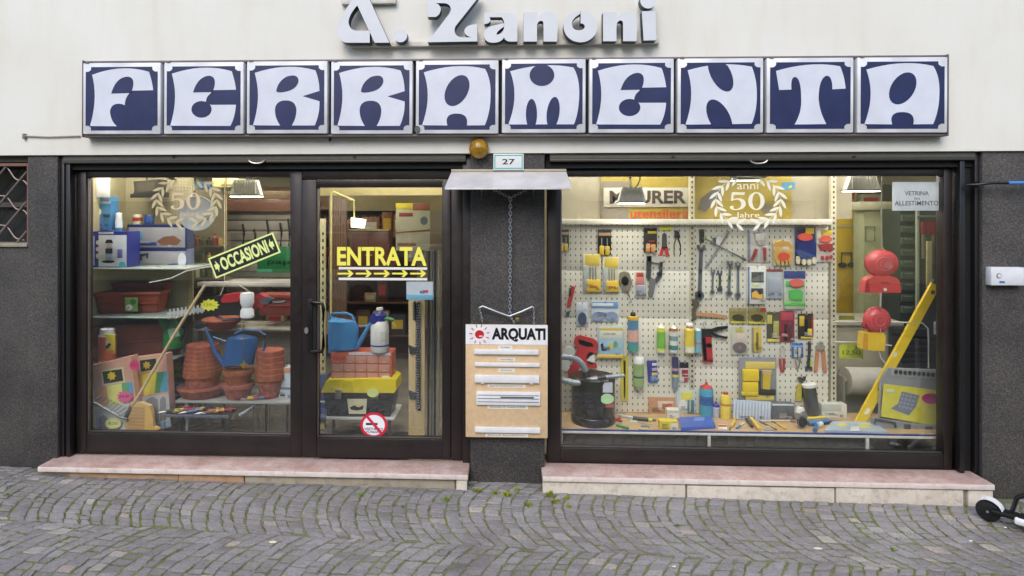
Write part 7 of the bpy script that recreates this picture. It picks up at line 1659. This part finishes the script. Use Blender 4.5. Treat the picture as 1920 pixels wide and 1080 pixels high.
for k in range(4):
    v = 440+k*30; z = P(390, v+20, 1.5)[1]; part(DKG, 'shelf', box(X(366, 1.5), X(426, 1.5), 1.42, 1.6, z-.015, z), mat((90, 80, 66), rough=.6))
    for j in range(5):
        u = 372+j*11; c = rg.choice([(40, 36, 30), (110, 40, 34), (190, 180, 150), (60, 70, 40), (150, 120, 60)]); h_ = rg.uniform(.08, .14)
        part(DKG, 'bottle', lathe([(.026, 0), (.028, .01), (.028, h_*.65), (.012, h_*.8), (.012, h_)], 12, (X(u, 1.5), 1.48, z+.001)), mat(c, rough=.4))
# ================================================================== goods behind the door
zst = P(672, 782, .55)[1]
DSN = thing('door_stand', 'low dark stand with white edge carrying the toolbox inside the door', 'stand', (X(670, .7), .7, .012))
part(DSN, 'top', box(X(612, .55), X(740, .55), .53, .95, zst-.02, zst, .003), pl((200, 200, 196)))
for u in (625, 730): part(DSN, 'leg', box(X(u, .6)-.012, X(u, .6)+.012, .6, .624, .013, zst-.021), mat((60, 60, 62), rough=.5))
MT = thing('door_mat', 'black door mat on the floor inside the entrance', 'mat', (X(680, .35), .35, .012)); part(MT, 'mat', box(X(604, .35), X(766, .35), .24, .75, .013, .024, .004), mat((22, 22, 24), rough=.95, bump=.6, bscale=200))
part(MT, 'border', box(X(604, .35)-.01, X(766, .35)+.01, .235, .755, .0125, .018, .003), mat((34, 34, 36), rough=.8))
TBX = thing('toolbox', 'black toolbox with yellow lid and metal latches behind the door glass', 'toolbox', (X(670, .56), .56, zst))
yT = .56
part(TBX, 'body', pxpoly([(606, 735), (740, 735), (732, 781), (614, 781)], yT, .26), pl((40, 44, 46), rough=.4))
part(TBX, 'lid', pxpoly([(602, 736), (610, 716), (618, 712), (734, 710), (742, 714), (743, 732), (738, 737)], yT-.012, .28), pl((232, 206, 24), rough=.35))
part(TBX, 'lid_ridge', pxpoly([(640, 736), (644, 714), (660, 714), (662, 736)], yT-.020, .01), pl((222, 196, 20), rough=.35))
for u in (634, 703): q = RC((u-6, 731, u+6, 749), yT-.02); part(TBX, 'latch', box(q[0], q[1], yT-.022, yT, q[2], q[3], .003), metal((180, 176, 166)))
part(TBX, 'picture', pxpoly([(651, 748), (688, 748), (686, 776), (654, 776)], yT-.003, .004), pl((216, 206, 170)))
part(TBX, 'picture_pliers', pxpoly([(656, 764), (664, 760), (672, 764), (682, 760), (680, 768), (668, 770), (658, 768)], yT-.0045, .002), pl((40, 44, 56)))
part(TBX, 'price_tag', pxpoly(ell(699, 737, 11, 8), yT-.026, .003), pl((214, 230, 130)))
zo = P(678, 714, .62)[1]
OG = thing('drawer_organizer', 'orange drawer organizer with clear drawers on top of the toolbox', 'organizer', (X(678, .62), .62, zo))
yO = .60
q = RC((621, 660, 735, 714), yO)
part(OG, 'case', box(q[0], q[1], yO, yO+.2, zo+.001, q[3], .005), pl((196, 92, 66), rough=.4))
for r_ in range(3):
    for c_ in range(5):
        a = q[0]+.012+c_*(q[1]-q[0]-.024)/5; w_ = (q[1]-q[0]-.024)/5-.008; h_ = (q[3]-zo)/3.5; zz = zo+.012+r_*h_
        dr = part(OG, 'drawer', box(a, a+w_, yO-.006, yO+.01, zz, zz+h_-.010, .004), pl((200, 140, 124), rough=.25)); part(dr, 'drawer_grip', box(a+w_*.3, a+w_*.7, yO-.012, yO-.005, zz+.008, zz+.016), pl((210, 160, 146)))
part(OG, 'top_label', box(q[0]+.16, q[1]-.01, yO-.008, yO+.001, q[3]-.028, q[3]-.004), pl((206, 196, 206)))
part(OG, 'price_tag', box(q[0]+.002, q[0]+.13, yO-.014, yO-.010, q[3]-.085, q[3]-.008), pl((230, 100, 70)))
q2 = RC((627, 668, 648, 676), yO-.015); part(OG, 'tag_print', text_bm('16,20', *q2, yO-.0155, .002), pl((130, 50, 40)))
part(OG, 'white_sticker', box(q[1]-.09, q[1]-.02, yO-.010, yO-.007, zo+.02, zo+.055), pl((222, 222, 190)))
watering_can('sky blue watering can standing on the orange organizer', (60, 138, 204), [(616, 661), (670, 661), (673, 614), (664, 598), (624, 594), (615, 600)], .66, [(668, 652), (680, 632), (692, 610), (704, 594)], [(616, 600), (622, 588), (650, 587), (660, 592), (664, 602)], dep=.16)
bpy.data.objects['watering_can.001']['label'] = 'sky blue watering can standing on the orange organizer'
part(bpy.data.objects['watering_can.001'], 'brace', pxtube([(670, 612), (692, 610)], .66, .006), pl((60, 138, 204), rough=.32))
turned('pressure_sprayer', 'white pressure sprayer with blue collar and green knob beside the watering can', 'sprayer', (695, 577, 729, 659), .62, [('tank', (218, 218, 216), [(.9, 0), (1, .03), (1, .56), (.75, .70), (.6, .72)]), ('blue_ring', (50, 60, 160), [(1.015, .14), (1.015, .175)]), ('collar', (36, 46, 150), [(.72, .68), (.78, .84), (.6, .88)]), ('pump_knob', (210, 212, 214), [(.14, .88), (.14, .93), (.4, .95), (.36, 1)])], zbase=P(712, 659, .62)[1])
SPY = bpy.data.objects['pressure_sprayer']
part(SPY, 'nozzle', pxtube([(714, 598), (726, 597), (738, 600)], .60, .016), pl((36, 130, 60))); part(SPY, 'trigger', pxtube([(735, 600), (741, 612)], .60, .007), pl((206, 200, 60)))
part(SPY, 'label', pxpoly([(703, 622), (722, 622), (722, 638), (703, 638)], .542, .004), pl((200, 206, 190)))
part(SPY, 'lever', pxpoly([(693, 592), (700, 588), (712, 596), (704, 608), (694, 606)], .56, .03), pl((36, 46, 150)))
# plank with auger bits
yA = .45
PLK = thing('auger_plank', 'upright wooden plank with long steel auger bits mounted on it', 'plank', (X(782, yA), yA, .013))
q = RC((766, 560, 796, 826), yA)
part(PLK, 'plank', box(q[0], q[1], yA, yA+.03, .014, q[3], .004), make_wood((.52, .38, .19), (.64, .50, .29), (14, 14, 1.6)))
for (u, v0, v1, r_) in ((784, 566, 768, 4.2), (777, 565, 600, 3)):
    x, z1 = P(u, v0, yA-.02); _, z0 = P(u, v1, yA-.02); rr_ = r_*.0042
    part(PLK, 'auger_core', tube([(x, yA-.02, z0), (x, yA-.02, z1)], rr_*.45, 8), mat((44, 48, 56), rough=.4, metal=.7))
    n = int((z1-z0)/.022*6)
    pts = [(x+rr_*math.cos(i*PI/3*1.0), yA-.02+rr_*.8*math.sin(i*PI/3), z0+(z1-z0)*i/n) for i in range(n+1)]
    part(PLK, 'auger_flight', tube(pts, rr_*.42, 5), mat((60, 66, 76), rough=.35, metal=.7))
for v in (650, 735):
    part(PLK, 'clip', pxpoly([(766, v-2), (782, v+4), (784, v+10), (768, v+14)], yA-.03, .03), pl((56, 60, 66)))
part(PLK, 'foot_card', box(q[0]+.005, q[1]-.005, yA-.003, yA+.001, .05, .16), pl((196, 170, 110)))
CP = thing('drain_auger', 'dark coiled rods standing beside the plank inside the door', 'rod bundle', (X(808, .55), .55, .013))
for (u, c) in ((803, (60, 62, 64)), (809, (110, 112, 110)), (815, (40, 50, 80)), (822, (150, 146, 130))): part(CP, 'rod', tube([(X(u, .55), .55, .014), (X(u+1, .58), .58, P(u, 470, .58)[1])], .010, 8), mat(c, rough=.4, metal=.4))
BGX = pack('folded_bags', 'stack of blue and red folded bags beside the toolbox', 'bags', (594, 702, 612, 790), .75, (70, 84, 130), [('red_band', (.1, .35, .6, .44), .004, (150, 50, 60)), ('white_band', (.0, .56, 1, .6), .004, (190, 196, 206)), ('blue_band', (.0, .72, 1, .9), .004, (60, 90, 150))], th=.15, main='stack', bev=.01)

# ================================================================== stickers on the panes
YS = GY-.0016
def leafm(c): return mat(c, rough=.5, var=0)
def laurel(label, cx, cy, sc, c1, words, c2, tw=None, RY=42, RX=56):
    t = thing('laurel_sticker', label, 'sticker', (X(cx, YS), YS, P(cx, cy+50*sc, YS)[1]))
    pxm = (X(cx+1, YS)-X(cx, YS))
    lm = None
    for s in (-1, 1):
        for k in range(9):
            a = math.radians(-76+k*17.3)                                   # from the foot upward
            bx, by = cx+s*RX*sc*math.cos(a), cy-RY*sc*math.sin(a)
            for side in (-1, 1):
                ta = math.pi/2+a                                            # tangent
                dx, dy = -s*math.sin(a)*RX, -RY*math.cos(a); L = math.hypot(dx, dy); dx, dy = dx/L, dy/L
                ang = math.atan2(-dy, dx)+side*.62*s
                ux, uy = bx+side*5.5*sc*math.cos(a)*s, by-side*5.5*sc*math.sin(a)
                x, z = P(ux, uy, YS)
                if lm is None:
                    ll, lw_ = 10*sc*pxm, 2.7*sc*pxm
                    o = part(t, 'leaf', prism(qpath([(-ll, 0), (0, lw_*2, ll, 0), (0, -lw_*2, -ll, 0)], 7), -.0007, .0007), leafm(c1), origin=False)
                    for v in o.data.vertices: v.co += wloc(t)
                    lm = o.data
                else:
                    o = bpy.data.objects.new('leaf', lm); COL.objects.link(o); o.parent = t
                o.location = Vector((x, YS, z))-wloc(t); o.rotation_euler = (0, -ang, 0)
        pts = []
        for k in range(26):
            a = math.radians(-82+k*5.8); x, z = P(cx+s*RX*sc*math.cos(a), cy-RY*sc*math.sin(a), YS); pts.append((x, YS, z))
        part(t, 'stem', tube(pts, .0016, 4), leafm(c1))
    for (s_, r, b) in words:
        if s_ == '50': continue
        q = RC(r, YS); part(t, 'lettering', text_bm(s_, *q, YS-.0007, .0014, b), leafm(c2))
    r = [w_ for w_ in words if w_[0] == '50'][0][1]
    x0, x1, z0, z1 = RC(r, YS); W_, H_ = x1-x0, z1-z0
    TRF = lambda p: [(x0+a*W_, z1-b*H_) for a, b in p]
    five = [(.06, .04), (.10, .0), (.40, .02), (.44, .0), (.42, .16), (.12, .16), (.10, .38), (.20, .33, .28, .35), (.47, .40, .46, .68), (.43, .98, .18, 1.0), (.02, 1.0, .0, .84), (.02, .74, .09, .76), (.14, .80, .10, .88), (.14, .95, .18, .94), (.32, .92, .33, .68), (.32, .44, .22, .42), (.14, .42, .09, .48), (.04, .48)]
    part(t, 'numeral_five', prism(TRF(qpath(five, 6)), YS-.0007, YS+.0007), leafm(c2))
    o1 = ell(.76, .5, .235, .5, 0, 28); i1 = ell(.76, .5, .115, .43, 0, 28)
    bm = bmesh.new(); A = TRF(o1); I = TRF(i1); n = 28
    va = [bm.verts.new((x, YS-.0007, z)) for x, z in A]; vi = [bm.verts.new((x, YS-.0007, z)) for x, z in I]
    for i in range(n): bm.faces.new((va[i], va[(i+1) % n], vi[(i+1) % n], vi[i]))
    part(t, 'numeral_zero', bm, leafm(c2))
laurel('cream laurel wreath sticker reading anni 50 Jahre on the large window', 1403, 376, 1.08, (236, 232, 214), [('anni', (1382, 341, 1422, 355), .0), ('50', (1368, 360, 1434, 394), 0), ('Jahre', (1380, 398, 1424, 411), .0)], (234, 228, 206))
laurel('reflection greyed gold laurel wreath sticker reading anni 50 Jahre beside the door', 350, 377, 1.0, (190, 176, 138), [('anni', (330, 346, 366, 357), .0), ('50', (320, 361, 376, 393), 0), ('Jahre', (336, 397, 374, 408), .0)], (206, 184, 148))  # glass reflections are greyed into this sticker's colours
# OCCASIONI
def occ():
    cx, cz = P(458, 479, YS); pm = X(459, YS)-X(458, YS); W_, H_ = 131*pm, 40*pm; a = math.radians(21.8)
    t = thing('sale_sticker', 'slanting yellow and black sticker reading OCCASIONI on the glass', 'sticker', (cx, YS, cz-H_/2))
    yl_, bk = leafm((222, 232, 150)), leafm((24, 28, 26))
    def A(bm): return rot_y(bm, cx, cz, a)
    part(t, 'yellow_border', A(prism([(cx-W_/2, cz-H_/2), (cx+W_/2, cz-H_/2), (cx+W_/2, cz+H_/2), (cx-W_/2, cz+H_/2)], YS-.0004, YS+.0004)), yl_)
    b = 3*pm
    part(t, 'black_field', A(prism([(cx-W_/2+b, cz-H_/2+b), (cx+W_/2-b, cz-H_/2+b), (cx+W_/2-b, cz+H_/2-b), (cx-W_/2+b, cz+H_/2-b)], YS-.0014, YS-.0002)), bk)
    part(t, 'lettering', A(text_bm('OCCASIONI', cx-W_*.36, cx+W_*.36, cz-H_*.30, cz+H_*.32, YS-.0024, .0012, .035)), yl_)
    for s in (-1, 1):
        ax = cx+s*W_*.42; q = [(-.05, 0), (0, .28), (0, .12), (.04, .12), (.04, -.12), (0, -.12), (0, -.28)]
        part(t, 'arrow', A(prism([(ax+s*u*W_*.8, cz+v*H_) for u, v in q], YS-.0024, YS-.001)), yl_)
occ()
def entrata():
    yd_ = GY-.0016
    t = thing('entrance_sticker', 'yellow ENTRATA lettering with arrows between white bars on the door glass', 'sticker', (X(716, yd_), yd_, P(716, 525, yd_)[1]))
    ye, wh_ = leafm((236, 226, 90)), leafm((224, 222, 214))
    part(t, 'lettering', text_bm('ENTRATA', *RC((632, 463, 800, 498), yd_), yd_-.0007, .0014, .03), ye)
    for v in (501, 521): q = RC((635, v, 801, v+4.5), yd_); part(t, 'white_bar', box(q[0], q[1], yd_-.0006, yd_+.0006, q[2], q[3]), wh_)
    for k in range(5):
        u = 633+k*34
        part(t, 'arrow', pxpoly([(u, 511.4), (u+22, 511.4), (u+18, 507), (u+22, 506), (u+30, 513), (u+22, 520), (u+18, 519), (u+22, 514.6), (u, 514.6)], yd_-.0006, .0012), ye)
entrata()
yd_ = GY-.0016
pack('card_notice', 'white and light blue payment card notice on the door glass', 'notice', (762, 528, 812, 562), GY+.0095, (214, 220, 232), [('blue_band', (.0, .72, 1, 1), .0006, (120, 190, 226)), ('red_mark', (.62, .46, .82, .62), .0008, (206, 90, 110)), ('blue_mark', (.5, .5, .7, .66), .0007, (80, 140, 206))], th=.0012, main='sheet', bev=0)
NSM = thing('no_smoking_sticker', 'round red and white no smoking sticker low on the door glass', 'sticker', (X(701, yd_), yd_, P(701, 820, yd_)[1]))
def circ(u, v, r, d0, d1, m, nm): part(NSM, nm, prism([P(a, b, yd_) for a, b in ell(u, v, r, r*.93, 0, 32)], yd_-d1, yd_-d0), m)
circ(701, 797, 25.5, -.0004, .0004, leafm((200, 30, 60)), 'red_ring'); circ(701, 797, 20.5, .0002, .0012, leafm((226, 226, 230)), 'white_field')
part(NSM, 'cigarette', pxpoly([(686, 793), (708, 793), (708, 797), (686, 797)], yd_-.002, .001), leafm((30, 30, 34)))
q = RC((683, 802, 718, 807), yd_); part(NSM, 'print', text_bm('VIETATO', *q, yd_-.002, .001, .02), leafm((70, 70, 80)))
q = RC((687, 808, 714, 812), yd_); part(NSM, 'print', text_bm('FUMARE', *q, yd_-.002, .001, .02), leafm((70, 70, 80)))
part(NSM, 'red_bar', pxpoly([(684, 780), (688, 777), (719, 813), (715, 816)], yd_-.003, .001), leafm((200, 30, 60)))
